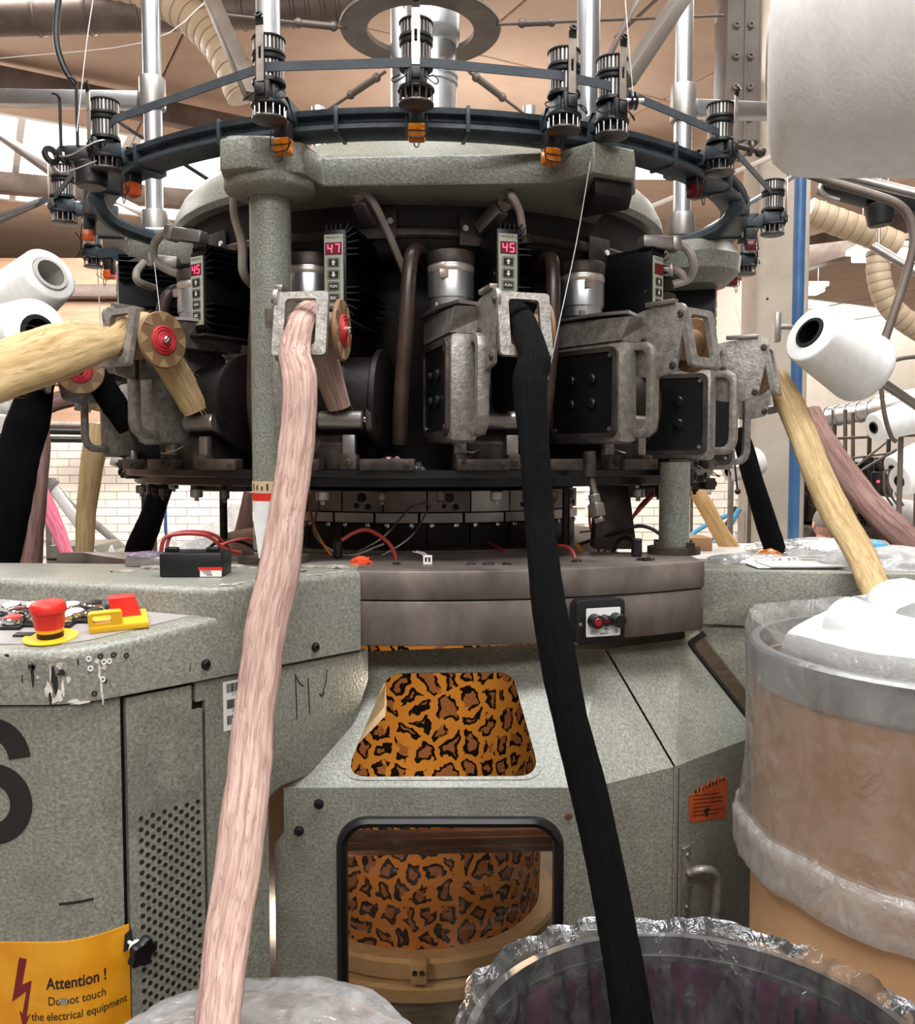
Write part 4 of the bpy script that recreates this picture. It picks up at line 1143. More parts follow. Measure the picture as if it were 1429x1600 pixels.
# ---------------------------------------------------------------- yarn feeders on the rail
def make_feeder(lens):
    O = Vector((0, 0, 0))
    r0 = thing('yarn_feeder', 'yarn feeder', 'yarn feeder', (0, 0, 0), 0, 'yarn feeders along the round rail')
    def toothed(name, z0, z1, r, mat):
        g = G(); g.cyl((0, 0, z0), (0, 0, z1), r - 0.0018, seg=26); o = obj(name, g, M['black'], r0)
        g = G()
        for k in range(24):
            a = 2 * PI * k / 24
            g.box(((r - 0.0014) * math.cos(a), (r - 0.0014) * math.sin(a), (z0 + z1) / 2), (0.0034, 0.0027, z1 - z0 - 0.0006), 0, None) if False else g.bar(((r - 0.0012) * math.cos(a), (r - 0.0012) * math.sin(a), z0), ((r - 0.0012) * math.cos(a), (r - 0.0012) * math.sin(a), z1), 0.0027, 0.0027, 0, a)
        return obj('pulley_teeth', g, mat, o, smooth=0, kind='stuff')
    def disc(name, z0, z1, r, mat, b=0.0015):
        g = G(); g.cyl((0, 0, z0), (0, 0, z1), r, seg=30, bevel=b); return obj(name, g, mat, r0)
    g = G(); g.cyl((0, 0, 0.028), (0, 0, 0.112), 0.006, seg=12); obj('spindle', g, M['steel'], r0)
    toothed('upper_pulley', 0.092, 0.108, 0.0215, M['steel']); disc('pulley_rim', 0.108, 0.1115, 0.0235, M['dark'], 0.001)
    g = G(); g.lathe([(0.0205, 0.078), (0.023, 0.080), (0.0235, 0.084), (0.021, 0.086), (0.0235, 0.088), (0.0235, 0.091), (0.021, 0.092)], None, 30); obj('clutch_ring', g, M['black'], r0)
    toothed('lower_pulley', 0.054, 0.077, 0.0205, M['steel']); disc('pulley_flange', 0.048, 0.054, 0.0235, M['black'], 0.001)
    g = G(); g.box((0, 0.004, 0.036), (0.030, 0.034, 0.024), 0.004); g.box((0, 0.042, 0.030), (0.024, 0.06, 0.026), 0.005); g.hexa([(-.012, .07, .010), (.012, .07, .010), (.012, .10, .012), (-.012, .10, .012), (-.014, .03, .044), (.014, .03, .044), (.012, .10, .040), (-.012, .10, .040)])
    obj('bracket_body', g, M['blue'], r0)
    g = G(); g.box((0, -0.020, 0.034), (0.022, 0.012, 0.028), 0.003); g.box((0, -0.027, 0.034), (0.013, 0.006, 0.016), 0.002); obj('sensor_box', g, M['black'], r0)
    # yarn wheel: cage of pins between two discs
    disc('cage_top', 0.018, 0.024, 0.0255, M['black'])
    g = G()
    for k in range(14):
        a = 2 * PI * k / 14
        g.cyl((0.0222 * math.cos(a), 0.0222 * math.sin(a), 0.002), (0.0222 * math.cos(a), 0.0222 * math.sin(a), 0.019), 0.0011, seg=6)
    g2 = G(); g2.lathe([(0.013, 0.003), (0.014, 0.018)], None, 24); obj('cage_core', g2, M['black'], r0)
    obj('yarn_cage', g, M['chrome'], r0, kind='stuff')
    g = G(); g.lathe([(0.0, 0.0), (0.0225, 0.0), (0.0245, 0.0012), (0.0245, 0.003), (0.0215, 0.005), (0, 0.005)], None, 30); obj('cage_base', g, M['steeldark'], r0)
    # lamp below the bracket with its wire bail
    g = G(); g.box((0, 0.046, -0.002), (0.022, 0.022, 0.036), 0.003); obj('lamp_body', g, M['dark'], r0)
    g = G(); g.box((0, 0.044, -0.020), (0.0245, 0.022, 0.022), 0.003); obj('lamp_lens', g, M[lens], r0)
    g = G(); g.tube([(-0.014, 0.034, 0.0), (-0.0145, 0.031, -0.022), (-0.010, 0.030, -0.030), (0.010, 0.030, -0.030), (0.0145, 0.031, -0.022), (0.014, 0.034, 0.0)], 0.0010, 6, 4)
    g.tube([(-0.0135, 0.0305, -0.021), (0.0135, 0.0305, -0.021)], 0.0009, 6, 0); g.tube([(-0.005, 0.030, -0.030), (-0.003, 0.029, -0.042), (0.0, 0.029, -0.045), (0.003, 0.029, -0.042), (0.005, 0.030, -0.030)], 0.0009, 6, 4); g.tube([(0.010, 0.030, -0.030), (0.017, 0.026, -0.026), (0.022, 0.022, -0.020)], 0.0009, 6, 4)
    obj('lamp_bail', g, M['dark'], r0)
    # upright strip with slot and eyelet
    g = G(); Ms = Matrix.Translation((0, -0.0265, 0)) @ Matrix.Rotation(PI / 2, 4, 'X')
    g.holed(rrect(-0.0055, 0.044, 0.0055, 0.120, 0.001, 2), [rrect(-0.002, 0.074, 0.002, 0.090, 0.0005, 1)], 0.0018, Ms); obj('upright_strip', g, M['bracket'], r0)
    g = G(); g.bar((0, -0.0275, 0.118), (0, -0.0285, 0.128), 0.011, 0.002); g.ring([(0.003, -0.0015), (0.0055, -0.0015), (0.0055, 0.0015), (0.003, 0.0015)], Matrix.Translation((0, -0.031, 0.131)) @ Matrix.Rotation(R(60), 4, 'X'), 16); obj('eyelet', g, M['dark'], r0)
    # bent wires and ceramic tensioner at the side
    g = G(); g.tube([(0.012, -0.026, 0.03), (0.026, -0.020, 0.022), (0.030, -0.012, 0.030), (0.024, -0.008, 0.038), (0.016, -0.01, 0.036)], 0.001, 6, 4); obj('wire_guide', g, M['dark'], r0); g = G(); g.tube([(-0.012, -0.024, 0.032), (-0.028, -0.02, 0.024), (-0.033, -0.01, 0.032), (-0.022, -0.004, 0.040)], 0.001, 6, 4); obj('wire_guide', g, M['dark'], r0)
    return r0
FE = [('amber', 650, 166, 1.255, 'yarn feeder with amber lamp at front centre, before the flue'), ('amber', 421, 190, 1.276, 'yarn feeder with orange lamp over the front left column'),
      ('amber', 880, 207, 1.300, 'yarn feeder with amber lamp, left one of the close pair at right'), ('redlens', 955, 215, 1.340, 'yarn feeder with dark red lamp, right one of the close pair at right'),
      ('redlens', 1124, 272, 1.510, 'yarn feeder with dark red lamp beside the right rear post'), ('orangelens', 166, 268, 1.486, 'yarn feeder with orange lamp at the left end of the front rail'),
      ('redlens', 1206, 368, 1.90, 'yarn feeder at far right hanging before the concrete pillar, upper of two'), ('redlens', 1165, 430, 2.30, 'small yarn feeder at far right, lower one before the pillar'),
      ('orangelens', 101, 350, 1.80, 'yarn feeder at far left over the white cone, upper of two'), ('orangelens', 147, 418, 2.24, 'small yarn feeder at far left beside the curved end of the rail')]
protos = {}
FPOS = []
for lens, u, v, y, lab in FE:
    p = P(u, v, y)
    d = Vector((p.x - A.x, p.y - A.y))
    th = math.atan2(d.x, -d.y)
    FPOS.append((p, th))
    if lens not in protos:
        protos[lens] = make_feeder(lens)
        o = protos[lens]; o.location = p; o.rotation_euler = (0, 0, th); o['label'] = lab
    else:
        dup(protos[lens], p, th, lab)
# a motor unit and thread brake bunched at the left feeder
p = P(118, 235, 1.50)
rt = thing('thread_brake', 'black thread brake with two upright hooks left of the feeder', 'thread brake', p)
g = G(); g.box(p + Vector((0.01, 0.0, -0.01)), (0.045, 0.04, 0.028), 0.006); g.cyl(p + Vector((0.025, 0, -0.06)), p + Vector((0.025, 0, -0.02)), 0.026, seg=20, bevel=0.004); obj('brake_body', g, M['black'], rt)
for dx, hh in ((-0.015, 0.075), (0.012, 0.10)):
    g = G(); g.box(p + Vector((dx, -0.02, hh / 2)), (0.005, 0.002, hh)); q = p + Vector((dx, -0.02, hh)); g.tube([q, q + Vector((-0.004, -0.003, 0.006)), q + Vector((-0.011, -0.004, 0.007))], 0.0025, 6, 4); obj('hook', g, M['dark'], rt)
for dx in (-0.035, -0.012):
    Mx = Matrix.Translation(p + Vector((dx, -0.012, -0.012))) @ basis((0.8, -0.5, 0.2))
    g = G(); g.ring([(0.007, -0.003), (0.015, -0.003), (0.016, 0), (0.015, 0.003), (0.007, 0.003)], Mx, 20); obj('tension_disc', g, M['dark'], rt)
g = G(); g.tube([p + Vector((-0.03, -0.015, -0.015)), p + Vector((0.01, -0.04, -0.02)), p + Vector((0.05, -0.04, 0.0)), p + Vector((0.07, -0.02, 0.01))], 0.0013, 6); g.tube([p + Vector((-0.03, -0.015, -0.03)), p + Vector((0.0, -0.045, -0.05)), p + Vector((0.05, -0.04, -0.03))], 0.0013, 6); obj('thread_wires', g, M['steel'], rt)
p = P(992, 158, 1.33)
rt = thing('thread_tensioner', 'small black disc tensioner right of the feeder with dark red lamp', 'thread brake', p)
g = G(); g.cyl(p + Vector((-0.022, 0, 0)), p + Vector((0.012, 0, 0)), 0.004, seg=8); obj('pin', g, M['chrome'], rt)
for dx in (-0.006, 0.001):
    g = G(); g.lathe([(0.003, -0.002), (0.013, -0.002), (0.011, 0.002), (0.003, 0.003)], Matrix.Translation(p + Vector((dx, 0, 0))) @ basis((1, 0, 0)), 20); obj('tension_disc', g, M['black'], rt)
p = P(1172, 232, 1.46)
rt = thing('thread_tensioner', 'small brown disc tensioner with knob right of the feeder by the rear post', 'thread brake', p)
g = G(); g.cyl(p + Vector((-0.02, 0, 0.004)), p + Vector((0.014, 0, -0.004)), 0.005, seg=8); g.sphere(p + Vector((0.016, 0, -0.005)), 0.009, 12); g.lathe([(0.003, -0.002), (0.012, -0.002), (0.012, 0.002), (0.003, 0.003)], Matrix.Translation(p) @ basis((1, 0, 0)), 20); obj('pin', g, M['cast'], rt)
# ---------------------------------------------------------------- toothed drive belt round the pulleys
bz = [(-60, 372, 2.3), (88, 304, 1.77), (178, 186, 1.455), (412, 104, 1.255), (640, 97, 1.228), (666, 97, 1.228), (872, 117, 1.275), (950, 133, 1.315), (1122, 206, 1.485), (1206, 300, 1.875), (1178, 372, 2.32)]
pp = [P(*q) for q in bz]
g = G()
hb = 0.0062
for i, p in enumerate(pp):
    t = (pp[min(i + 1, len(pp) - 1)] - pp[max(0, i - 1)]); n = Vector((t.y, -t.x, 0)).normalized()
    for q in (p + Vector((0, 0, hb)), p - Vector((0, 0, hb)), p - Vector((0, 0, hb)) - n * 0.0022, p + Vector((0, 0, hb)) - n * 0.0022): g.v.append(q)
for i in range(len(pp) - 1):
    for j in range(4): g.f.append((i * 4 + j, i * 4 + (j + 1) % 4, i * 4 + 4 + (j + 1) % 4, i * 4 + 4 + j))
single('drive_belt', g, M['belt'], 'flat dark toothed belt running round the feeder pulleys', 'belt', smooth=20)
# ---------------------------------------------------------------- left control cabinet
V0 = Vector((-0.428, 0.990)); V1 = Vector((-0.1435, 1.285))
FD = (V1 - V0).normalized(); TURN = math.atan2(FD.y, FD.x); RC = 0.09
TL = RC * math.tan(TURN / 2); AL = RC * TURN
ARC0 = Vector((V0.x - TL, V0.y)); ACEN = ARC0 + Vector((0, RC))
ARC1 = V0 + FD * TL
def cab(s, z, off=0.0):
    """point on the cabinet's skin: s runs along the front, round the corner, along the right face"""
    if s < 0: p, n = ARC0 + Vector((s, 0)), Vector((0, -1))
    elif s < AL:
        a = s / RC; n = Vector((math.sin(a), -math.cos(a))); p = ACEN + n * RC
    else: p, n = ARC1 + FD * (s - AL), Vector((FD.y, -FD.x))
    p = p + n * off
    return Vector((p.x, p.y, z))
def s_at(u):
    k = (u - W_ / 2) / F
    lo, hi = -1.2, 0.6
    for _ in range(50):
        m = (lo + hi) / 2; q = cab(m, 0)
        if q.x / q.y < k: lo = m
        else: hi = m
    return lo
def z_at(u, v):
    q = cab(s_at(u), 0); d = ray(u, v); return H + d.z * (q.y / d.y)
def sgrid(a, b):
    o = [a, b] + [AL * k / 10 for k in range(11)]
    return sorted(x for x in set(o) if a - 1e-9 <= x <= b + 1e-9)
def skin(g, s0, s1, z0, z1, off, t):
    """curved sheet of thickness t on the cabinet's skin; z0, z1 may be functions of s"""
    f0 = z0 if callable(z0) else (lambda s: z0); f1 = z1 if callable(z1) else (lambda s: z1)
    ss = sgrid(s0, s1); o = []
    for s in ss: o.append([cab(s, f0(s), off), cab(s, f1(s), off), cab(s, f1(s), off - t), cab(s, f0(s), off - t)])
    k0 = len(g.v)
    for q in o: g.v += q
    for i in range(len(ss) - 1):
        for j in range(4): g.f.append((k0 + i * 4 + j, k0 + i * 4 + (j + 1) % 4, k0 + i * 4 + 4 + (j + 1) % 4, k0 + i * 4 + 4 + j))
    g.f.append(tuple(k0 + j for j in range(4))); g.f.append(tuple(k0 + (len(ss) - 1) * 4 + j for j in (3, 2, 1, 0)))
ZA = H - 0.270                       # lower edge of the top apron
cabt = thing('control_cabinet', 'grey green control cabinet with rounded corner, push buttons and warning sign at left', 'cabinet', (-0.6, 1.35, 0))
s_end = s_at(413); S180, S190, S293, S315 = s_at(180), s_at(189), s_at(293), s_at(314)
outl = [cab(s, 0, -0.008) for s in [-0.75] + [AL * k / 10 for k in range(11)] + [s_end]]
poly = [(p.x, p.y) for p in outl] + [(-0.26, 1.36), (-1.15, 1.42)]
g = G(); g.prism(poly, ZA - 0.002, Matrix.Translation((0, 0, 0))); obj('carcass', g, M['dark'], cabt)
g = G(); skin(g, -0.75, S180, 0.02, ZA - 0.003, 0.0, 0.007); obj('front_panel', g, M['green'], cabt)
g = G(); skin(g, S190, S293, 0.02, ZA - 0.005, 0.001, 0.007); skin(g, S293, S315 - 0.004, 0.02, lambda s: z_at(304, 1108), 0.001, 0.007); vp = obj('vent_panel', g, M['green'], cabt)
g = G(); skin(g, S315 + 0.001, s_end, 0.02, ZA - 0.003, 0.0, 0.008); skin(g, S293 + 0.006, S315 + 0.0011, z_at(304, 1096), ZA - 0.003, 0.0, 0.008); obj('side_panel', g, M['green'], cabt)
# perforations
g = G(); sa, sb = s_at(209), s_at(300)
for i in range(11):
    for j in range(38):
        s = sa + (sb - sa) * i / 10
        z = z_at(300, 1252) - 0.006 * (10 - i) * 0.0 - j * 0.0132 - (0.0066 if i % 2 else 0)
        Mx = Matrix.Translation(cab(s, z, 0.0011)) @ basis((FD.y, -FD.x, 0))
        g.lathe([(0.0030, 0), (0.0030, 0.0004), (0, 0.0002)], Mx, 8)
obj('vent_holes', g, M['ink'], vp, kind='stuff')
# corbel that reaches over to the bed
Mf = Matrix.Translation((cab(s_end, 0).x, cab(s_end, 0).y, 0)) @ Matrix(((FD.x, 0, -FD.y, 0), (FD.y, 0, FD.x, 0), (0, 1, 0, 0), (0, 0, 0, 1)))
L1 = (Vector((V1.x, V1.y)) - cab(s_end, 0).xy).length
g = G(); g.prism([(-0.002, ZA - 0.004), (L1 + 0.02, ZA - 0.004), (L1 + 0.02, ZA - 0.05), (L1 * 0.8, H - 0.43), (0.022, H - 0.438), (0.0, H - 0.45)], 0.18, Mf, 0.004); obj('corbel', g, M['green'], cabt)
g = G(); g.box((-0.262, 1.36, 0.48), (0.006, 0.26, 0.72)); obj('dark_blocker', g, M['dark'], cabt)  # dark sheet added to block the lamplit inside at the guard's left edge
# desk with its sloping panel; the raised shelf behind it
def zd(y): return H - 0.209 + (y - 0.99) * 0.135
o1 = [cab(s, 0, 0.006) for s in [-0.75] + [AL * k / 10 for k in range(11)] + [s_at(335)]]
w0, w1 = PZ(321, 918, H - 0.1563), PZ(0, 906, H - 0.1563)
wl = w1 + (w1 - w0) * 0.9
top = [(p.x, p.y) for p in o1] + [(w0.x + 0.004, w0.y + 0.012), (wl.x, wl.y + 0.012), (-1.15, wl.y)]
def solid(poly, z0, zf, bevel):
    b = bmesh.new(); lo = [b.verts.new((x, y, z0)) for x, y in poly]; hi = [b.verts.new((x, y, zf(y))) for x, y in poly]
    n = len(poly); b.faces.new(lo[::-1]); b.faces.new(hi)
    for i in range(n): b.faces.new((lo[i], lo[(i + 1) % n], hi[(i + 1) % n], hi[i]))
    bmesh.ops.recalc_face_normals(b, faces=b.faces[:])
    b.edges.ensure_lookup_table()
    if bevel:
        es = [e for e in b.edges if all(v in hi for v in e.verts)]
        bmesh.ops.bevel(b, geom=es, offset=bevel, segments=4, affect='EDGES', profile=0.5)
    bmesh.ops.triangulate(b, faces=[f for f in b.faces if len(f.verts) > 4])
    g = G(); g.bm(b); return g
obj('desk', solid(top, ZA, zd, 0.012), M['green'], cabt)
sh = [(w0.x, w0.y), (cab(s_at(338), 0, 0.006).x, cab(s_at(338), 0, 0.006).y)] + [tuple(cab(s_at(u), 0, 0.006).xy) for u in (400, 480)] + [(V1.x + 0.004, V1.y - 0.006), (-0.145, 1.45), (-0.30, 1.36), (-1.25, 1.43), (wl.x, wl.y)]
obj('raised_shelf', solid(sh, ZA, lambda y: ZT + 0.0005, 0.010), M['green'], cabt)
pn = [tuple(cab(s, 0, -0.016).xy) for s in [-0.7] + [AL * k / 10 for k in range(11)] + [s_at(300)]] + [(w0.x - 0.012, w0.y - 0.002), (wl.x + 0.02, wl.y - 0.002)]
pl_ = solid(pn, H - 0.25, lambda y: zd(y) + 0.0012, 0); obj('panel_plate', pl_, surf('grey_desk_panel', '#8f8a86', '#a29d99', 7, 0.5), cabt, label='plain grey desk panel')
def PD(u, v, dz=0.0012):
    n = Vector((0, -0.135, 1)).normalized(); return PN(u, v, (0, 0.99, H - 0.209 + dz), n)
TILT = Matrix.Rotation(math.atan(0.135), 4, 'X')
def on_panel(u, v): return Matrix.Translation(PD(u, v)) @ TILT
# emergency stop
Mx = on_panel(79, 996)
g = G(); g.lathe([(0, 0), (0.030, 0), (0.030, 0.0015), (0, 0.0015)], Mx, 40); es = obj('emergency_stop', g, M['yellow'], cabt, label='emergency stop with yellow base')
g = G(); g.lathe([(0, 0.0015), (0.0145, 0.0015), (0.0145, 0.008), (0, 0.008)], Mx, 30); obj('collar', g, M['black'], es)
g = G(); g.lathe([(0, 0.008), (0.0148, 0.008), (0.0155, 0.0125), (0, 0.0125)], Mx, 30); obj('yellow_collar', g, M['yellow'], es)
g = G(); g.lathe([(0, 0.0125), (0.0160, 0.0125), (0.0180, 0.031), (0.0198, 0.0325), (0.0198, 0.0385), (0.0175, 0.042), (0.009, 0.0445), (0, 0.045)], Mx, 40); obj('mushroom_head', g, M['red'], es)
# main isolator
Mx = on_panel(186, 975) @ Matrix.Rotation(R(22), 4, 'Z')
g = G(); g.box((0, 0, 0.004), (0.066, 0.058, 0.008), 0.0015, Mx); iso = obj('isolator', g, M['yellow'], cabt, label='main switch on a yellow plate')
g = G(); g.hexa([Mx @ Vector(q) for q in ((-0.008, 0.0, 0.008), (0.026, 0.0, 0.008), (0.026, 0.026, 0.008), (-0.008, 0.026, 0.008), (-0.010, 0.004, 0.031), (0.020, 0.004, 0.031), (0.020, 0.022, 0.031), (-0.010, 0.022, 0.031))]); obj('switch_knob', g, M['red'], iso)
g = G(); Ml = Mx @ Matrix.Translation((-0.01, -0.016, 0.016)) @ Matrix.Rotation(PI / 2, 4, 'X')
g.holed(rrect(-0.024, -0.008, 0.014, 0.008, 0.004, 3), [rrect(-0.019, -0.0045, 0.002, 0.0045, 0.003, 3)], 0.012, Ml); obj('padlock_loop', g, M['yellow'], iso)
# push buttons
for (u, v, c, ring) in ((22, 978, 'red', 1), (30, 964, 'redlens', 1), (18, 958, 'white', 1), (55, 957, 'white', 1), (100, 975, 'white', 1), (118, 968, 'white', 1), (112, 957, 'white', 1), (148, 955, 'black', 1), (60, 974, 'black', 1), (150, 968, 'black', 0)):
    Mx = on_panel(u, v)
    g = G(); g.box((0, 0, 0.002), (0.030, 0.034, 0.004), 0.001, Mx); pb = obj('push_button', g, M['black'], cabt)
    g = G(); g.lathe([(0.009, 0.004), (0.0128, 0.004), (0.0132, 0.006), (0.0125, 0.0105), (0.0105, 0.0115), (0.009, 0.011)], Mx, 24); obj('chrome_ring', g, M['chrome'], pb)
    g = G(); g.lathe([(0, 0.009), (0.010, 0.009), (0.0095, 0.0125), (0.006, 0.0135), (0, 0.0137)], Mx, 24); obj('button_cap', g, M[c], pb)
g = G(); g.box((0, 0, 0.0012), (0.022, 0.012, 0.0024), 0.0005, on_panel(38, 993)); obj('legend_plate', g, M['black'], cabt)
# bolts, sign, number, barcode, marks
def cbolt(u, v, off=0.006, r=0.0052, par=cabt):
    s = s_at(u); z = z_at(u, v); n = cab(s, 0, 1) - cab(s, 0, 0); g = G(); bolt(g, cab(s, z, off), n, r, 0.0045); obj('bolt', g, M['black'], par)
cbolt(313, 1037); cbolt(486, 1010)
for (u, v) in ((131, 1028), (148, 1024), (168, 1022), (188, 1023), (133, 1043), (153, 1033), (161, 1032), (151, 1060), (138, 1082)):
    s = s_at(u); n = cab(s, 0, 1) - cab(s, 0, 0); g = G(); Mx = Matrix.Translation(cab(s, z_at(u, v), 0.0062)) @ basis(n)
    g.lathe([(0.0016, 0), (0.0034, 0), (0.0030, 0.0006), (0.0016, 0.0004), (0.0014, -0.001), (0, -0.001)], Mx, 14); obj('drill_hole', g, M['white'] if u % 2 else M['ink'], cabt)
# chipped paint: ragged bare flakes on the apron corner
rnd = random.Random(11)
g = G(); gd = G()
def flake(g, u, v, w, h, seed, off=0.0064):
    s, z = s_at(u), z_at(u, v); n = 11; k0 = len(g.v)
    for i in range(n):
        a = 2 * PI * i / n; rr = 0.6 + 0.7 * abs(nz((math.cos(a) * 1.7 + seed, math.sin(a) * 1.7, seed)))* 1.5
        g.v.append(cab(s + w * rr * math.cos(a), z + h * rr * math.sin(a), off))
    g.f.append(tuple(range(k0, k0 + n)))
for u, v, w, h in ((75, 1050, .0025, .012), (70, 1078, .004, .010), (78, 1092, .005, .004), (92, 1072, .0015, .012), (88, 1038, .004, .005), (100, 1060, .003, .006), (86, 1085, .004, .008), (108, 1093, .008, .003), (118, 1096, .012, .002), (146, 1050, .002, .010), (148, 1072, .0015, .016), (150, 1090, .001, .010), (143, 1032, .003, .004), (96, 1022, .008, .003), (55, 1056, .002, .002), (153, 1041, .003, .003)):
    flake(g, u, v, w, h, u * 0.37)
for u, v, w, h in ((47, 1052, .002, .014), (50, 1040, .003, .004), (44, 1040, .004, .003), (78, 1055, .002, .016), (82, 1070, .003, .012), (73, 1088, .002, .008), (90, 1050, .004, .004), (31, 1058, .001, .005), (155, 1062, .002, .004), (115, 1033, .001, .005), (8, 1022, .004, .002), (288, 1043, .0006, .006)):
    flake(gd, u, v, w, h, u * 0.53, 0.0066)
obj('bare_patches', g, surf('bare_primer', '#b9b0a4', '#e6e0d6', 90, 0.6), cabt, smooth=0, label='bare chipped patches in the paint')
obj('black_scuffs', gd, M['ink'], cabt, smooth=0, kind='stuff')
g = G()
for k in range(46):
    u = rnd.uniform(330, 540); s = s_at(u); c = cab(s, ZT + 0.0004, 0.003 - rnd.uniform(0, 0.012)); w, h = rnd.uniform(.0015, .006), rnd.uniform(.0008, .002)
    g.add([c + Vector((FD.x * w * a + FD.y * h * b, FD.y * w * a - FD.x * h * b, 0.0006)) for a, b in ((-1, -.6), (.3, -1), (1, .2), (.2, 1), (-.7, .6))], [(0, 1, 2, 3, 4)])
obj('edge_wear', g, M['paper'], cabt, smooth=0)
g = G(); skin(g, s_at(76), s_at(131), z_at(100, 1412), z_at(100, 1408), 0.0008, 0.0004); obj('scratch', g, M['ink'], cabt)
# sign
zs = z_at(0, 1472)
g = G(); skin(g, -0.75 + 0.62, s_at(186.5), zs - 0.155, zs, 0.0012, 0.0012); sg = obj('warning_sign', g, M['signyellow'], cabt, label='yellow sign lettered in black')
def wrap(txt, size, u, v, mat, bold=0.0, name='lettering', off=0.0016, squash=1.0):
    vs, fs = fine(*text_geo(txt, size, bold), 0.004 if size < 0.1 else 0.010); s0, z0 = s_at(u), z_at(u, v); g = G()
    g.add([cab(s0 + p.x * squash, z0 + p.y, off) for p in vs], fs); return obj(name, g, mat, sg if name == 'lettering' else cabt, smooth=0)
wrap('Attention !', 0.0190, 101, 1533, M['ink'], 0.0004, squash=0.76); wrap('Do not touch', 0.0140, 101, 1560, M['ink'], 0.0001, squash=0.80); wrap('the electrical equipment', 0.0135, 105, 1583, M['ink'], 0.0001, squash=0.80)
g = G(); s0, z0 = s_at(78), z_at(82, 1563)
g.add([cab(s0 + a, z0 + b, 0.0019) for a, b in ((-.005, .002), (0, .004), (.006, .003), (.005, -.003), (.001, -.004), (-.003, -.002))], [(0, 1, 2, 3, 4, 5)]); obj('paint_blot', g, M['green'], sg, smooth=0)
g = G(); s0, z0 = s_at(9), z_at(9, 1548)
bolt_p = [(.003, .045), (.012, .045), (.0, .008), (.013, .016), (.004, -.030), (.009, -.030), (.001, -.050), (-.006, -.028), (-.001, -.029), (.003, -.004), (-.012, -.014)]
bolt_p = [(.001, .040), (.0095, .038), (.0035, .008), (.0145, .013), (.0075, -.030), (.0125, -.026), (.0035, -.045), (-.0005, -.022), (.003, -.026), (.008, .000), (-.0085, -.012)]
g.add([cab(s0 + a, z0 + b, 0.0016) for a, b in bolt_p], [tuple(range(len(bolt_p)))]); obj('lightning_mark', g, surf('dark_red_print', '#6a1418', '#7c1a1e', 30, 0.6), sg, smooth=0)
g = G(); s0, z0 = s_at(-24), z_at(0, 1221)
def stroke(path, w, closed=False):
    m = len(path); k0 = len(g.v)
    for i in range(m):
        a = Vector(path[(i - 1) % m] if closed or i else path[0]); b = Vector(path[(i + 1) % m] if closed or i < m - 1 else path[-1])
        t = (b - a).normalized(); n = Vector((-t.y, t.x)) * w; p = Vector(path[i])
        for q in (p + n, p - n): g.v.append(cab(s0 + q.x, z0 + q.y, 0.0007))
    for i in range(m if closed else m - 1): j = (i + 1) % m; g.f.append((k0 + 2 * i, k0 + 2 * i + 1, k0 + 2 * j + 1, k0 + 2 * j))
stroke([(0.031 * math.cos(a), -0.026 + 0.034 * math.sin(a)) for a in [2 * PI * k / 40 for k in range(40)]], 0.0125, True)
stroke([(-0.031, -0.026), (-0.032, 0.005)] + [(0.031 * math.cos(a), 0.022 + 0.038 * math.sin(a)) for a in [PI - PI * 0.96 * k / 24 for k in range(25)]], 0.0125)
obj('number_mark', g, M['ink'], cabt, smooth=0)
# star knob that closes the vent panel
s0, z0 = s_at(184), z_at(184, 1470); n = Vector((FD.y, -FD.x, 0)); p = cab(s0, z0, 0.002)
kd = (n * 0.9 + Vector((0.35, 0, -0.25))).normalized()
g = G(); g.cyl(p, p + kd * 0.02, 0.0022, seg=8); g.cyl(p + kd * 0.010, p + kd * 0.020, 0.008, seg=16, bevel=0.001); kn = obj('star_knob', g, M['white'], cabt)
g = G(); poly = []
for k in range(40):
    a = 2 * PI * k / 40; poly.append(((0.0165 + 0.0022 * math.cos(5 * a)) * math.cos(a), (0.0165 + 0.0022 * math.cos(5 * a)) * math.sin(a)))
g.prism(poly, 0.011, Matrix.Translation(p + kd * 0.020) @ basis(kd), 0.002); obj('knob_grip', g, M['black'], kn)
g = G(); g.prism([(-0.006, -0.010), (0.006, -0.006), (0.004, 0.014), (-0.004, 0.010)], 0.0015, Matrix.Translation(p) @ basis(n)); obj('keyhole_plate', g, M['ink'], kn)
# barcode sheet
sb0, sb1 = s_at(343), s_at(388); zt, zb = z_at(343, 1066), z_at(343, 1143)
g = G(); skin(g, sb0, sb1, zb, zt, 0.0012, 0.0006); bc = obj('barcode_sheet', g, M['paper'], cabt, label='white sheet of three barcodes')
rnd = random.Random(5); g = G(); hgt = (zt - zb)
for k in range(3):
    z1 = zt - hgt * (0.05 + k * 0.325); s = sb0 + 0.005
    while s < sb1 - 0.003:
        w = rnd.choice((0.0004, 0.0004, 0.0008, 0.0012)); skin(g, s, s + w, z1 - hgt * 0.185, z1, 0.0016, 0.0003); s += w + rnd.choice((0.0005, 0.0005, 0.0009))
obj('barcode', g, M['ink'], bc, smooth=0)
for k in range(3):
    vs, fs = text_geo('27704 10', 0.0042); g = G(); z1 = zt - hgt * (0.285 + k * 0.325); sm = sb0 + 0.020
    g.add([cab(sm + q.x, z1 + q.y, 0.0014) for q in vs], fs); obj('lettering', g, M['ink'], bc, smooth=0)
# pencilled letters on the corbel
g = G()
for pts in (((458, 1053), (459, 1090), (460, 1124)), ((459, 1056), (464, 1066), (471, 1072)), ((478, 1060), (479, 1085), (480, 1115)), ((508, 1046), (506, 1066), (500, 1085)), ((496, 1083), (500, 1088), (504, 1080))):
    g.tube([cab(s_at(u), z_at(u, v), 0.0006) for u, v in pts], 0.0007, 5, 4)
obj('pencil_marks', g, M['ink'], cabt)
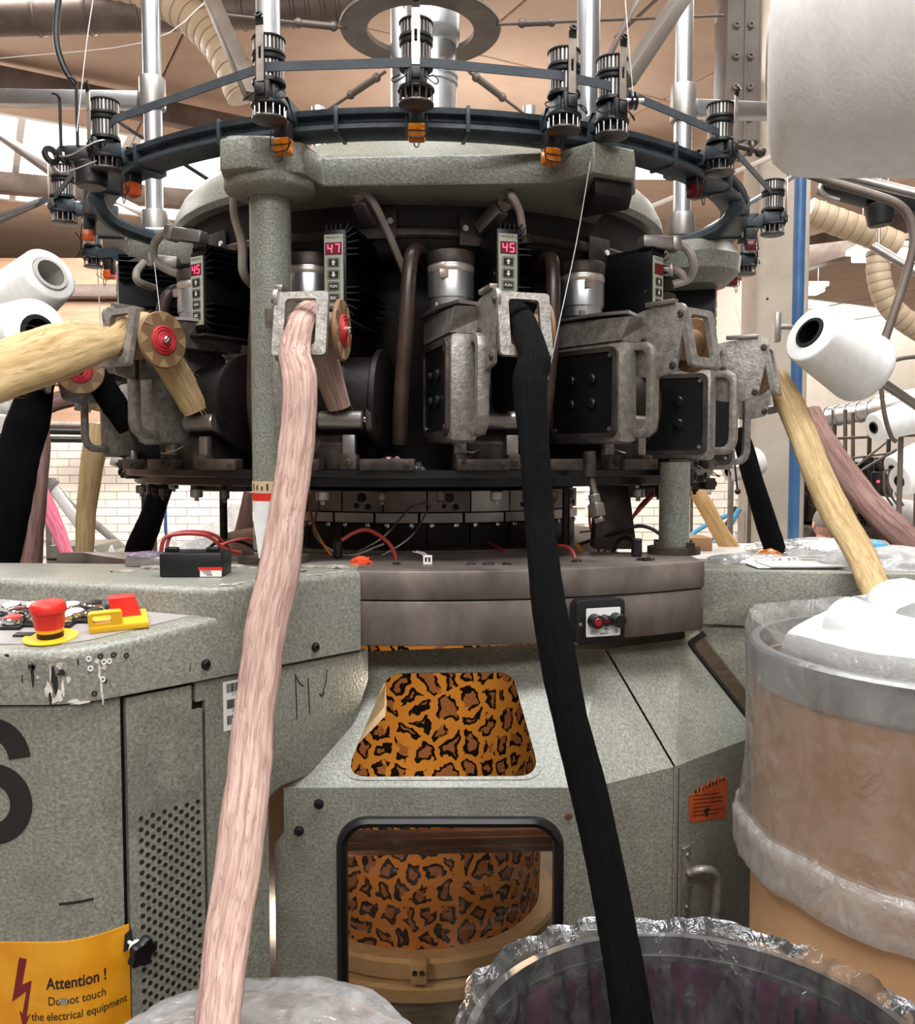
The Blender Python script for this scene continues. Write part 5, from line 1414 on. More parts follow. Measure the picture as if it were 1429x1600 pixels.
# ---------------------------------------------------------------- battery box and papers left on the shelf
p = PZ(298, 903, ZT); p.z = ZT + 0.0006
rt = thing('black_box', 'small black box with a red and white sticker on the cabinet shelf', 'box', p)
Mx = Matrix.Translation(p) @ Matrix.Rotation(R(2), 4, 'Z')
g = G(); g.box((0, 0.03, 0.0165), (0.084, 0.06, 0.033), 0.0025, Mx); obj('box_body', g, M['black'], rt)
g = G(); g.box((0.027, -0.0005, 0.007), (0.029, 0.0008, 0.012), 0, Mx); st = obj('sticker', g, M['paper'], rt, label='white sticker with a red head')
g = G(); g.box((0.0265, -0.0007, 0.0118), (0.032, 0.0008, 0.0042), 0, Mx); obj('sticker_head', g, M['red'], st)
g = G()
for k in range(3): g.box((0.021 + 0.002 * k, -0.0011, 0.0085 - k * 0.0025), (0.012 - 0.002 * k, 0.0004, 0.0008), 0, Mx)
obj('lettering', g, M['ink'], st)
g = G()
for dx in (-0.03, 0.026): g.box((dx, 0.02, 0.036), (0.018, 0.012, 0.007), 0.002, Mx)
obj('terminal', g, M['rubber'], rt)
rnd = random.Random(21)
for k in range(9):
    u = 200 + k * 40 + rnd.uniform(-12, 12); q = PZ(u, rnd.uniform(886, 897), ZT)
    b = bmesh.new(); bmesh.ops.create_icosphere(b, subdivisions=2, radius=1)
    w = rnd.uniform(0.006, 0.016)
    for vv in b.verts:
        c = vv.co.normalized(); kk = 1 + 0.5 * nz(c * 2.2 + Vector((k * 3.1, 0, 0))); vv.co = Vector((c.x * w * kk * 1.5, c.y * w * kk, max(-0.0001, c.z) * w * 0.3 * kk))
    g = G(); g.bm(b, Matrix.Translation((q.x, q.y, ZT + 0.0008)))
    single('lint_tuft', g, M['lint'], ('grey lint tuft at the left end of the cabinet shelf', 'grey lint tuft just left of the black box', 'grey lint tuft before the left half of the black box', 'grey lint tuft before the sticker of the black box', 'grey lint tuft right of the black box', 'grey lint tuft left of the pink sliver on the shelf', 'grey lint tuft behind the pink sliver on the shelf', 'grey lint tuft right of the pink sliver near the bed', 'grey lint tuft at the right end of the shelf by the iron bed')[k], 'lint', 'lint tufts on the shelf')
# folded note hanging on the column, printed label under it
g = G(); q = [P(394, 800, 1.31), P(424, 796, 1.33), P(430, 868, 1.33), P(404, 872, 1.31)]
g.hexa([v + Vector((0, 0.001, 0)) for v in q] + q)
nt = single('paper_note', g, M['paper'], 'white handwritten note leaning by the green column foot', 'note', smooth=0)
vs, fs = text_geo('8 J', 0.030); g = G(); d1 = (q[1] - q[0]).normalized(); d2 = (q[3] - q[0]).normalized(); c = (q[0] + q[2]) / 2 + Vector((-0.004, -0.0008, -0.012))
g.add([c + d2 * v.x + d1 * v.y for v in vs], fs); obj('lettering', g, M['ink'], nt, smooth=0)
Mx = Matrix.Translation((CL.x, CL.y, 0)); zt = P(425, 752, 1.365).z; g = G()
g.ring([(0.0316, zt - 0.062), (0.0321, zt - 0.062), (0.0321, zt), (0.0316, zt)], Mx, 16, R(-80), R(50))
lb = obj('column_label', g, M['paper'], mach, label='printed tape round the column'); g = G(); g.ring([(0.0320, zt - 0.030), (0.0324, zt - 0.030), (0.0324, zt - 0.018), (0.0320, zt - 0.018)], Mx, 16, R(-80), R(50)); obj('label_band', g, M['red'], lb)
g = G(); g.ring([(0.0320, zt - 0.017), (0.0323, zt - 0.017), (0.0323, zt), (0.0320, zt)], Mx, 16, R(-80), R(50)); obj('label_top', g, M['pulp'], lb)
g = G()
for k in range(5): g.ring([(0.0323, zt - 0.014), (0.0326, zt - 0.014), (0.0326, zt - 0.004 - 0.002 * (k % 3)), (0.0323, zt - 0.004 - 0.002 * (k % 3))], Mx, 2, R(-55 + k * 16), R(-50 + k * 16))
obj('label_strokes', g, M['ink'], lb)
# ---------------------------------------------------------------- right arm of the frame
ZT2 = H - 0.181
rb = thing('frame_arm', 'grey green box arm of the machine frame behind the white fibre drum', 'machine arm', (0.9, 1.7, 0))
a0 = PZ(1092, 889, ZT2); b0 = PZ(1345, 896, ZT2)
poly = [(a0.x, a0.y), (b0.x, b0.y), (1.45, b0.y - 0.02), (1.45, 1.66), (0.40, 1.68)]
g = G(); g.prism(poly, 0.095, Matrix.Translation((0, 0, ZT2 - 0.095)), 0.004); obj('top_box', g, M['green'], rb)
g = G(); g.prism([(0.62, 1.60), (1.45, 1.58), (1.45, 1.75), (0.62, 1.75)], ZT2 - 0.40, None, 0.003); g.prism([(x + (0.006 if i < 2 else 0), y + 0.010) for i, (x, y) in enumerate(poly)], 0.306, Matrix.Translation((0, 0, ZT2 - 0.402)), 0.003); obj('lower_box', g, M['green'], rb)
dn = Vector((b0.y - a0.y, -(b0.x - a0.x), 0)).normalized(); q = PN(1197, 966, a0, dn); g = G(); bolt(g, q, dn, 0.0055, 0.004); obj('bolt', g, M['black'], rb)
# ---------------------------------------------------------------- guard in front of the fabric
ZG0, ZG1 = H - 0.444, H - 0.292
gt = thing('fabric_guard', 'grey green sheet metal guard with two windows in front of the leopard fabric', 'machine guard', (0.0, 1.22, 0))
Bp = [PZ(443, 1241, ZG0), PZ(890, 1237, ZG0), PZ(1054, 1198, ZG0), PZ(1180, 1150, ZG0)]
Tp = [PZ(573, 1018, ZG1), PZ(868, 1014, ZG1), PZ(946, 1014, ZG1), PZ(1064, 999, ZG1)]
Bp[0].y = Bp[1].y = 1.20; Bp[0] = P(443, 1241, 1.20); Bp[1] = P(890, 1239, 1.20)
# front slope with the rounded window
pA, pB, pC, pD = Bp[0], Bp[1], Tp[1], Tp[0]
X_ = (pB - pA).normalized(); Nn = X_.cross(pD - pA).normalized()
if Nn.y > 0: Nn = -Nn
Y_ = (pD - pA) - X_ * (pD - pA).dot(X_); Y_.normalize()
Ms = Matrix((( X_.x, Y_.x, Nn.x, pA.x), (X_.y, Y_.y, Nn.y, pA.y), (X_.z, Y_.z, Nn.z, pA.z), (0, 0, 0, 1)))
Mi = Ms.inverted()
def L2(u, v): q = Mi @ PN(u, v, pA, Nn); return (q.x, q.y)
ow = [L2(606, 1051), L2(800, 1049), L2(846, 1214), L2(536, 1215)]
hole = round_poly(ow, [0.022, 0.022, 0.034, 0.034], 6)
oq = [(Mi @ q).xy for q in (pA, pB, pC, pD)]
g = G(); g.holed([tuple(q) for q in oq], [hole], -0.003, Ms); obj('sloped_panel', g, M['green'], gt)
def grow(pl, k):
    c = sum((Vector(q) for q in pl), Vector((0, 0))) / len(pl); return [tuple(c + (Vector(q) - c) * k) for q in pl]
g = G(); g.holed(grow(hole, 1.05), [grow(hole, 0.992)], 0.0012, Ms); obj('window_rim', g, M['green'], gt)
g = G(); k0 = [Ms @ Vector((x, y, -0.02)) for x, y in grow(hole, 0.99)]
# lower front with the gasketed window
YF = 1.20
def LF(u, v): q = P(u, v, YF); return (q.x, q.z)
Mfr = Matrix(((1, 0, 0, 0), (0, 0, 1, YF), (0, 1, 0, 0), (0, 0, 0, 1)))
x0, z1 = LF(534, 1284); x1, _ = LF(872, 1284)
zb_ = H - 0.86
gas = rrect(x0, zb_, x1, z1, 0.036, 8)
zn, zl = LF(430, 1300)[1], LF(428, 1320)[1]
outer = [(LF(430, 1300)[0], 0.04), (pB.x, 0.04), (pB.x, ZG0), (pA.x, ZG0), (pA.x, zn), (LF(429, 1320)[0], zl)]
g = G(); g.holed(outer, [gas], 0.003, Mfr); obj('front_panel', g, M['green'], gt)
go = rrect(x0 - 0.008, zb_ - 0.008, x1 + 0.008, z1 + 0.008, 0.043, 8); gi = rrect(x0 + 0.007, zb_ + 0.007, x1 - 0.007, z1 - 0.007, 0.030, 8)
g = G(); Mg2 = Matrix(((1, 0, 0, 0), (0, 0, -1, YF + 0.004), (0, 1, 0, 0), (0, 0, 0, 1)))
n_ = len(go)
for (lp, d) in ((go, 0.004), (grow(go, 0.99), 0.010), ([tuple((Vector(a) + Vector(b)) / 2) for a, b in zip(go, gi)], 0.013), (grow(gi, 1.008), 0.010), (gi, 0.004), (gi, -0.004)):
    g.v += [Mg2 @ Vector((x, y, d)) for x, y in lp]
for k in range(5):
    for i in range(n_): g.f.append((k * n_ + i, k * n_ + (i + 1) % n_, (k + 1) * n_ + (i + 1) % n_, (k + 1) * n_ + i))
obj('window_gasket', g, M['rubber'], gt)
g = G(); g.prism(gi, 0.003, Mfr); obj('window_pane', g, M['glass'], gt)
# facets and door to the right
def facet(name, b0, b1, t1, t0, z_low=0.04, th=0.003):
    g = G(); i = Vector((0, th, -th * 0.6))
    g.hexa([b0, b1, b1 + i, b0 + i, t0, t1, t1 + i, t0 + i]); obj(name, g, M['green'], gt, smooth=0)
    g = G(); lo0, lo1 = Vector((b0.x, b0.y, z_low)), Vector((b1.x, b1.y, z_low)); j = Vector((-(b1 - b0).y, (b1 - b0).x, 0)).normalized() * th
    g.hexa([lo0, lo1, lo1 + j, lo0 + j, b0, b1, b1 + j, b0 + j]); return obj(name, g, M['green'], gt, smooth=0)
Bg = Bp[2] - (Bp[2] - Bp[1]).normalized() * 0.0025; Tg = Tp[2] - (Tp[2] - Tp[1]).normalized() * 0.002
facet('side_facet', Bp[1], Bg, Tg, Tp[1])
g = G(); o_ = Vector((-0.002, 0.007, -0.006)); g.bar(Bp[2] + o_, Tp[2] + o_, 0.016, 0.004); g.bar(Vector((Bp[2].x, Bp[2].y + 0.008, 0.04)), Bp[2] + Vector((0, 0.008, -0.004)), 0.016, 0.004); obj('gap_blocker', g, M['dark'], gt)  # dark bars added behind the open joint to stop casing light leaking out
Bh = Bp[2] + (Bp[3] - Bp[2]).normalized() * 0.002; Th = Tp[2] + (Tp[3] - Tp[2]).normalized() * 0.002
dr = facet('guard_door', Bh, Bp[3], Tp[3], Th)
B4 = Vector((Bp[3].x + 0.16, Bp[3].y + 0.19, ZG0)); T4 = Vector((Tp[3].x + 0.10, Tp[3].y + 0.16, ZG1))
g = G(); i = Vector((0, 0.003, -0.002))
# far facet with its own window
Xf = (B4 - Bp[3]).normalized(); Nf = Xf.cross(Tp[3] - Bp[3]).normalized()
if Nf.y > 0: Nf = -Nf
Yf = Nf.cross(Xf)
Mk = Matrix(((Xf.x, Yf.x, Nf.x, Bp[3].x), (Xf.y, Yf.y, Nf.y, Bp[3].y), (Xf.z, Yf.z, Nf.z, Bp[3].z), (0, 0, 0, 1))); Mki = Mk.inverted()
f4 = [tuple((Mki @ q).xy) for q in (Bp[3], B4, T4, Tp[3])]
def L4(u, v): q = Mki @ PN(u, v, Bp[3], Nf); return (q.x, q.y)
hw = [(f4[0][0] + 0.016 + (f4[3][0] - f4[0][0]) * 0.12, 0.024), (f4[1][0] - 0.05, 0.024), (f4[2][0] - 0.035, f4[2][1] - 0.012), (f4[3][0] + 0.014, f4[3][1] - 0.012)]
hf = round_poly(hw, 0.016, 5)
g = G(); g.holed(f4, [hf], -0.003, Mk); obj('sloped_panel', g, M['green'], gt)
g = G(); g.holed(grow(hf, 1.07), [grow(hf, 0.96)], 0.004, Mk); obj('window_gasket', g, M['rubber'], gt)
g = G(); g.prism(grow(hf, 0.97), -0.002, Mk); obj('window_pane', g, M['glass'], gt)
g = G(); lo = [Vector((q.x, q.y, 0.04)) for q in (Bp[3], B4)]; j = Vector((-Xf.y, Xf.x, 0)) * 0.003
g.hexa([lo[0], lo[1], lo[1] + j, lo[0] + j, Bp[3], B4, B4 + j, Bp[3] + j]); obj('side_facet', g, M['green'], gt, smooth=0)
for u, v in ((498, 1256), (467, 1298)):
    g = G(); bolt(g, P(u, v, YF - 0.0005), (0, -1, 0), 0.0055, 0.0045); obj('bolt', g, M['black'], gt)
g = G(); bolt(g, P(888, 1275, YF - 0.0005), (0, -1, 0), 0.0045, 0.002); obj('bolt', g, M['rust'], gt)
# door handle, sticker remains
dn = Vector(((Bp[3] - Bp[2]).y, -(Bp[3] - Bp[2]).x, 0)).normalized(); dx = (Bp[3] - Bp[2]).normalized()
def PDr(u, v, off=0.0): return PN(u, v, Bp[2] + dn * off, dn)
q0, q1 = PDr(1068, 1322), PDr(1068, 1428)
Md = Matrix(((dx.x, 0, dn.x, q0.x), (dx.y, 0, dn.y, q0.y), (0, 1, 0, q0.z), (0, 0, 0, 1)))
hh = q0.z - q1.z
g = G(); g.prism(round_poly([(-0.007, -hh), (0.010, -hh), (0.010, -hh * 0.78), (0.016, -hh * 0.6), (0.016, -hh * 0.36), (0.010, -hh * 0.22), (0.010, 0), (-0.007, 0)], 0.002, 2), 0.006, Md, 0.001); ha = obj('door_handle', g, M['alu'], gt, label='cast grey door handle')
g = G(); g.tube([Md @ Vector(q) for q in ((0.006, -hh * 0.40, 0.006), (0.014, -hh * 0.32, 0.020), (0.030, -hh * 0.36, 0.030), (0.036, -hh * 0.50, 0.033), (0.036, -hh * 0.9, 0.033), (0.034, -hh * 1.35, 0.030))], 0.0085, 12, 6, sx=0.8); obj('lever', g, M['alu'], ha)
g = G()
for zz in (-0.12, -0.88): bolt(g, Md @ Vector((0.0015, hh * zz, 0.006)), dn, 0.004, 0.002)
for zz in (-0.42, -0.5, -0.58): bolt(g, Md @ Vector((0.010, hh * zz, 0.006)), dn, 0.0022, 0.0015)
obj('screws', g, M['steel'], ha, kind='stuff')
ol = [(1075, 1243), (1086, 1241), (1090, 1232), (1094, 1236), (1098, 1224), (1103, 1229), (1107, 1219), (1113, 1225), (1119, 1213), (1125, 1216), (1130, 1212), (1136, 1222), (1134, 1277), (1076, 1285)]
g = G(); Mo = Matrix(((dx.x, 0, dn.x, q0.x), (dx.y, 0, dn.y, q0.y), (0, 1, 0, q0.z), (0, 0, 0, 1))); Moi = Mo.inverted()
def LD(u, v): w = Moi @ PDr(u, v); return (w.x, w.y)
g.prism([LD(*q) for q in ol], 0.0008, Mo); sk = obj('torn_sticker', g, M['orangesticker'], gt, label='torn orange sticker')
g = G()
for k, (u, w) in enumerate(((1082, 40), (1082, 46), (1082, 44), (1082, 30), (1082, 46), (1082, 38))):
    v = 1244 + k * 6.2; a, b = LD(u, v), LD(u + w, v - 1.2 * w / 10); g.prism([a, b, (b[0], b[1] + 0.0011), (a[0], a[1] + 0.0011)], 0.0011, Mo)
c = LD(1103, 1268); g.prism([(c[0] + 0.006 * (1 + .3 * math.sin(3 * a)) * math.cos(a), c[1] + 0.007 * (1 + .3 * math.sin(3 * a)) * math.sin(a)) for a in [k * PI / 6 for k in range(12)]], 0.0012, Mo)
obj('sticker_lines', g, M['ink'], sk, smooth=0)
g = G(); rnd = random.Random(9)
for k in range(9):
    c = LD(1086 + k * 5.4, 1237 - k * 2.4); g.prism([(c[0] + rnd.uniform(.001, .004) * math.cos(a), c[1] + rnd.uniform(.001, .005) * math.sin(a)) for a in [j * PI / 4 for j in range(8)]], 0.0011, Mo)
obj('sticker_residue', g, M['ink'], sk, smooth=0)
g = G(); g.box((0.33, 1.60, H - 0.33), (0.34, 0.006, 0.20)); obj('dark_blocker', g, M['dark'], gt)  # dark sheet added to block the bright hall behind the gap
# run push buttons on the bed's rim
cen = PN(931, 968, (0, 1.285, 0), Vector((0, 1, 0)))
th = math.atan2(cen.x - BED.x, BED.y - cen.y)
pz_ = cen.z
th = math.asin(min(1, (ray(931, 968).x / ray(931, 968).y * 1.30 - BED.x) / BR))
pos = Vector((BED.x + (BR + 0.0) * math.sin(th), BED.y - BR * math.cos(th), 0)); d = ray(931, 968); pos.z = H + d.z * pos.y / d.y
sbx = thing('start_stop_switch', 'black switch box with red and black buttons marked O and I', 'switch', pos, th)
Mx = Matrix.Translation(pos) @ Matrix.Rotation(th, 4, 'Z') @ Matrix.Rotation(PI / 2, 4, 'X')
g = G(); g.prism(rrect(-0.040, -0.033, 0.040, 0.033, 0.008, 4), 0.022, Mx, 0.002); obj('box_body', g, M['black'], sbx)
g = G(); g.prism(rrect(-0.024, -0.021, 0.0315, 0.021, 0.002, 3), 0.0008, Mx @ Matrix.Translation((0, 0, 0.022))); fp = obj('face_plate', g, M['white'], sbx)
for x, m_, r, hgt, nm in ((-0.0125, 'red', 0.0105, 0.016, 'stop_button'), (0.005, 'redlens', 0.0085, 0.010, 'lamp_button'), (0.0225, 'black', 0.0105, 0.018, 'start_button')):
    g = G(); g.cyl(Mx @ Vector((x, 0.003, 0.0225)), Mx @ Vector((x, 0.003, 0.0225 + hgt)), r, r * 0.97, 28, 0.0012); bt = obj(nm, g, M['black'], sbx)
    if m_ != 'black':
        g = G(); g.cyl(Mx @ Vector((x, 0.003, 0.0225 + hgt - 0.001)), Mx @ Vector((x, 0.003, 0.0225 + hgt + 0.0012)), r * 0.62, r * 0.55, 20, 0.0005); obj('button_lens', g, surf('stop_red', '#8c1018', '#a3161e', 30, 0.35) if m_ == 'red' else M['redlens'], bt)
for t_, x in (('O', -0.0145), ('I', 0.0245)):
    vs, fs = text_geo(t_, 0.0075, 0.0001); g = G(); g.add(vs, fs, Mx @ Matrix.Translation((x, -0.0145, 0.0232))); obj('lettering', g, M['ink'], fp, smooth=0)
g = G(); Mz = Mx @ Matrix.Translation((0.006, -0.0135, 0.0232))
g.tube([Mz @ Vector(((0.0032 - 0.0003 * k / 2) * math.cos(k * 0.7) + 0.003, (0.0032 - 0.0003 * k / 2) * math.sin(k * 0.7) + 0.001, 0)) for k in range(14)], 0.0003, 4, 2); g.tube([Mz @ Vector(q) for q in ((-0.008, -0.004, 0), (-0.003, -0.0022, 0), (0.0, -0.003, 0), (0.006, -0.0033, 0), (0.0075, -0.003, 0))], 0.0003, 4, 3); g.tube([Mz @ Vector(q) for q in ((-0.008, -0.004, 0), (0.004, -0.004, 0))], 0.0003, 4, 1); obj('jog_mark', g, M['ink'], fp, smooth=0)
g = G(); bolt(g, Mx @ Vector((-0.033, -0.002, 0.0225)), (Mx.to_3x3() @ Vector((0, 0, 1))), 0.0022, 0.001); obj('screw', g, M['steel'], sbx)
# ---------------------------------------------------------------- inside the casing: fabric tube, spreader bar, take-down ring
g = G(); uv = []; nu, nv = 96, 26; rf = 0.270
for j in range(nv + 1):
    z = H - 0.20 - 0.79 * j / nv
    for i in range(nu + 1):
        a = -PI + 2 * PI * i / nu
        r = rf + 0.004 * nz((math.sin(a) * 2, math.cos(a) * 2, z * 5)) - 0.012 * max(0, (H - 0.6 - z))
        g.v.append(Vector((A.x + r * math.sin(a), A.y - r * math.cos(a), z))); uv.append((a * rf, z))
for j in range(nv):
    for i in range(nu): g.f.append((j * (nu + 1) + i, j * (nu + 1) + i + 1, (j + 1) * (nu + 1) + i + 1, (j + 1) * (nu + 1) + i))
c0 = Vector((A.x, A.y, 0.40))
fb = obj('fabric_tube', g, M['leo'], None, uv=uv); tag(fb, 'leopard print knitted fabric tube seen through the guard windows', 'fabric')
g = G(); a, b = P(536, 1318, 1.42), P(866, 1310, 1.46); g.bar(a, b, 0.014, 0.040, 0.004); sp = single('spreader_bar', g, M['rust'], 'rust brown bar across the lower window before the fabric', 'bar')
g = G(); g.bar(a + Vector((0, -0.008, 0.006)), b + Vector((0, -0.008, 0.006)), 0.004, 0.006, 0.001); g.bar(a + Vector((0, -0.008, -0.008)), b + Vector((0, -0.008, -0.008)), 0.004, 0.006, 0.001); obj('bar_bead', g, M['rust'], sp)
tr = thing('take_down_ring', 'cream painted ring of the take-down with a clamp block at the foot of the fabric', 'machine ring', (A.x, A.y, 0.2))
g = G(); g.lathe([(0.25, -0.970), (0.300, -0.970), (0.306, -0.977), (0.306, -1.008), (0.300, -1.013), (0.25, -1.013)], AX, 96); obj('upper_ring', g, M['pulp'], tr)
g = G(); g.lathe([(0.25, -1.017), (0.312, -1.017), (0.318, -1.023), (0.318, -1.048), (0.312, -1.054), (0.25, -1.054)], AX, 96); obj('lower_ring', g, M['pulp'], tr)
g = G(); g.lathe([(0.24, -1.056), (0.30, -1.056), (0.30, -1.295), (0.24, -1.295)], AX, 64); obj('ring_stand', g, M['green'], tr)
q = Vector((A.x + 0.005, A.y - 0.314, H - 0.985)); g = G(); g.box(q, (0.032, 0.03, 0.042), 0.003); cb = obj('clamp_block', g, M['pulp'], tr)
g = G()
for dx_ in (-0.007, 0.007): g.cyl(q + Vector((dx_, -0.014, 0.004)), q + Vector((dx_, -0.018, 0.004)), 0.0055, seg=6)
obj('clamp_bolts', g, M['cast'], cb)
# shelf edge and lamp holder on the left inside
g = G(); g.hexa([PN(560, 1150, (0, 1.34, 0), Vector((0, 1, 0))), P(600, 1105, 1.40), P(602, 1118, 1.40), P(556, 1166, 1.34), P(590, 1072, 1.42), P(602, 1068, 1.44), P(604, 1100, 1.44), P(592, 1120, 1.42)])
single('inner_bracket', g, M['pulp'], 'pale bracket inside the upper window left of the fabric', 'bracket', smooth=0)
# ---------------------------------------------------------------- slivers
SL = sliver
SL('fibre_sliver', [Q(-8.2, 0.772, 0.150, -0.034), P(470, 600, 1.205), P(462, 700, 1.18), P(450, 800, 1.15), P(432, 900, 1.115), P(412, 1000, 1.08), P(398, 1120, 1.04), P(380, 1280, 0.96), P(358, 1440, 0.87), P(340, 1600, 0.77), P(330, 1700, 0.71)],
   [0.0225, 0.0235, 0.0235, 0.0235, 0.0255, 0.0255, 0.0245, 0.0262, 0.0240, 0.0215, 0.020], M['sl_pink'], 'thick dusty pink sliver hanging at front left into the bag', seed=1, fuzz=900, n=22,
   tail=([Q(-8.2, 0.752, 0.188, -0.033), Q(-8.2, 0.722, 0.208, -0.033), Q(-8.2, 0.695, 0.214, -0.032), Q(-8.2, 0.668, 0.180, -0.030), Q(-8.2, 0.635, 0.130, -0.024), Q(-8.2, 0.612, 0.084, -0.016)], [0.019, 0.020, 0.020, 0.021, 0.021, 0.018]))
SL('fibre_sliver', [Q(16, 0.785, 0.140, -0.033), P(828, 600, 1.22), P(834, 700, 1.19), P(842, 800, 1.165), P(852, 900, 1.135), P(866, 1000, 1.11), P(890, 1120, 1.08), P(925, 1260, 1.05), P(958, 1420, 1.01), P(985, 1580, 0.97), P(1000, 1690, 0.95), P(1012, 1800, 0.93)],
   [0.0225, 0.0235, 0.020, 0.0195, 0.0215, 0.0225, 0.0215, 0.0225, 0.022, 0.023, 0.023, 0.023], M['sl_black'], 'thick black sliver hanging at front right into the clear bag', seed=2, fuzz=420, n=22,
   tail=([Q(16, 0.752, 0.188, -0.033), Q(16, 0.722, 0.208, -0.033), Q(16, 0.695, 0.214, -0.032), Q(16, 0.668, 0.180, -0.030), Q(16, 0.635, 0.130, -0.024), Q(16, 0.612, 0.084, -0.016)], [0.019, 0.020, 0.020, 0.021, 0.021, 0.018]))
SL('fibre_sliver', [P(120, 540, 1.31), P(60, 560, 1.26), P(-10, 585, 1.20), P(-90, 620, 1.13)],
   [0.038, 0.042, 0.042, 0.040], M['sl_cream'], 'fat cream sliver running off to the left edge', seed=3, fuzz=700, n=18,
   tail=([Q(-34, 0.752, 0.188, -0.033), Q(-34, 0.722, 0.208, -0.033), Q(-34, 0.695, 0.214, -0.032), Q(-34, 0.668, 0.180, -0.030), Q(-34, 0.635, 0.130, -0.024), Q(-34, 0.612, 0.084, -0.016)], [0.022, 0.023, 0.024, 0.025, 0.025, 0.020]))
SL('fibre_sliver', [P(56, 615, 1.70), P(42, 660, 1.68), P(24, 730, 1.66), P(9, 800, 1.64), P(-6, 880, 1.62), P(-18, 940, 1.60)],
   [0.034, 0.042, 0.042, 0.043, 0.042, 0.042], M['sl_black'], 'black sliver hanging at the left edge in front of the brown one', seed=4, fuzz=160,
   tail=([Q(-64, 0.752, 0.168, -0.033), Q(-64, 0.722, 0.188, -0.033), Q(-64, 0.695, 0.194, -0.032), Q(-64, 0.668, 0.160, -0.030), Q(-64, 0.635, 0.110, -0.024), Q(-64, 0.612, 0.064, -0.016)], [0.022, 0.023, 0.024, 0.025, 0.025, 0.020]))
SL('fibre_sliver', [P(66, 640, 1.95), P(62, 700, 1.93), P(55, 760, 1.91), P(48, 820, 1.89), P(40, 900, 1.86), P(36, 935, 1.86)],
   [0.020, 0.024, 0.026, 0.030, 0.033, 0.032], M['sl_brown'], 'mauve brown sliver hanging at left beside the black one', seed=5, fuzz=160,
   tail=([Q(-88, 0.752, 0.153, -0.033), Q(-88, 0.722, 0.173, -0.033), Q(-88, 0.695, 0.179, -0.032), Q(-88, 0.668, 0.145, -0.030), Q(-88, 0.635, 0.095, -0.024), Q(-88, 0.612, 0.049, -0.016)], [0.022, 0.023, 0.024, 0.025, 0.025, 0.020]))
SL('fibre_sliver', [P(152, 662, 2.36), P(148, 700, 2.36), P(142, 740, 2.37), P(135, 800, 2.38), P(132, 850, 2.38), P(129, 910, 2.38)],
   [0.020, 0.032, 0.031, 0.027, 0.025, 0.027], M['sl_cream'], 'cream sliver hanging straight down at left by the grey boxes', seed=6, fuzz=160)
SL('fibre_sliver', [P(262, 740, 2.5), P(246, 780, 2.5), P(232, 820, 2.5), P(216, 860, 2.52), P(208, 900, 2.55)],
   [0.028, 0.031, 0.034, 0.037, 0.032], M['sl_black'], 'black sliver slanting down under the left edge of the head', seed=7, fuzz=60)
SL('fibre_sliver', [P(394, 770, 2.62), P(386, 810, 2.62), P(376, 850, 2.62), P(368, 890, 2.62)],
   [0.024, 0.026, 0.026, 0.024], M['sl_brown'], 'pinkish brown sliver behind the green column, left of it', seed=8, fuzz=60)
SL('fibre_sliver', [P(1214, 585, 1.72), P(1222, 605, 1.70), P(1240, 645, 1.66), P(1266, 710, 1.60), P(1300, 790, 1.52), P(1335, 850, 1.45), P(1362, 905, 1.38), P(1376, 945, 1.33)],
   [0.018, 0.023, 0.027, 0.027, 0.027, 0.025, 0.025, 0.024], M['sl_cream'], 'long cream sliver slanting down right into the drum of white fibre', seed=9, fuzz=500, n=18)
SL('fibre_sliver', [P(1268, 640, 2.10), P(1290, 690, 2.04), P(1325, 745, 1.98), P(1370, 800, 1.92), P(1425, 850, 1.86), P(1480, 890, 1.8)],
   [0.020, 0.027, 0.030, 0.030, 0.031, 0.030], M['sl_brown'], 'mauve brown sliver slanting off the right edge', seed=10, fuzz=260)
SL('fibre_sliver', [P(1150, 672, 2.45), P(1162, 700, 2.43), P(1178, 755, 2.40), P(1196, 815, 2.37), P(1214, 872, 2.33)],
   [0.022, 0.025, 0.026, 0.029, 0.027], M['sl_black'], 'narrow black sliver in front of the concrete pillar', seed=11, fuzz=60)
SL('fibre_sliver', [P(1072, 735, 2.62), P(1090, 770, 2.62), P(1112, 810, 2.62), P(1136, 850, 2.60), P(1160, 885, 2.58)],
   [0.018, 0.022, 0.024, 0.026, 0.024], M['sl_tan'], 'tan sliver between the right column and the pillar', seed=12, fuzz=80)
SL('fibre_sliver', [P(60, 755, 3.6), P(78, 800, 3.6), P(98, 850, 3.58), P(112, 895, 3.55), P(118, 1000, 3.5), P(120, 1248, 3.5)], [0.024, 0.034, 0.028, 0.022, 0.022, 0.022], M['sl_hot'], 'bright pink sliver in the background at left', seed=13, fuzz=0)
SL('fibre_sliver', [P(82, 762, 4.4), P(110, 800, 4.4), P(140, 838, 4.4), P(200, 885, 4.3)], [0.024, 0.028, 0.026, 0.024], M['sl_white'], 'white sliver drooping in the background at left', seed=14, fuzz=0)
SL('fibre_sliver', [P(84, 760, 4.7), P(110, 790, 4.7), P(160, 828, 4.7), P(204, 868, 4.6)], [0.022, 0.024, 0.020, 0.022], surf('grey_sliver', '#7c7671', '#97918c', 40, 0.95), 'grey sliver drooping in the background at left', seed=15, fuzz=0)
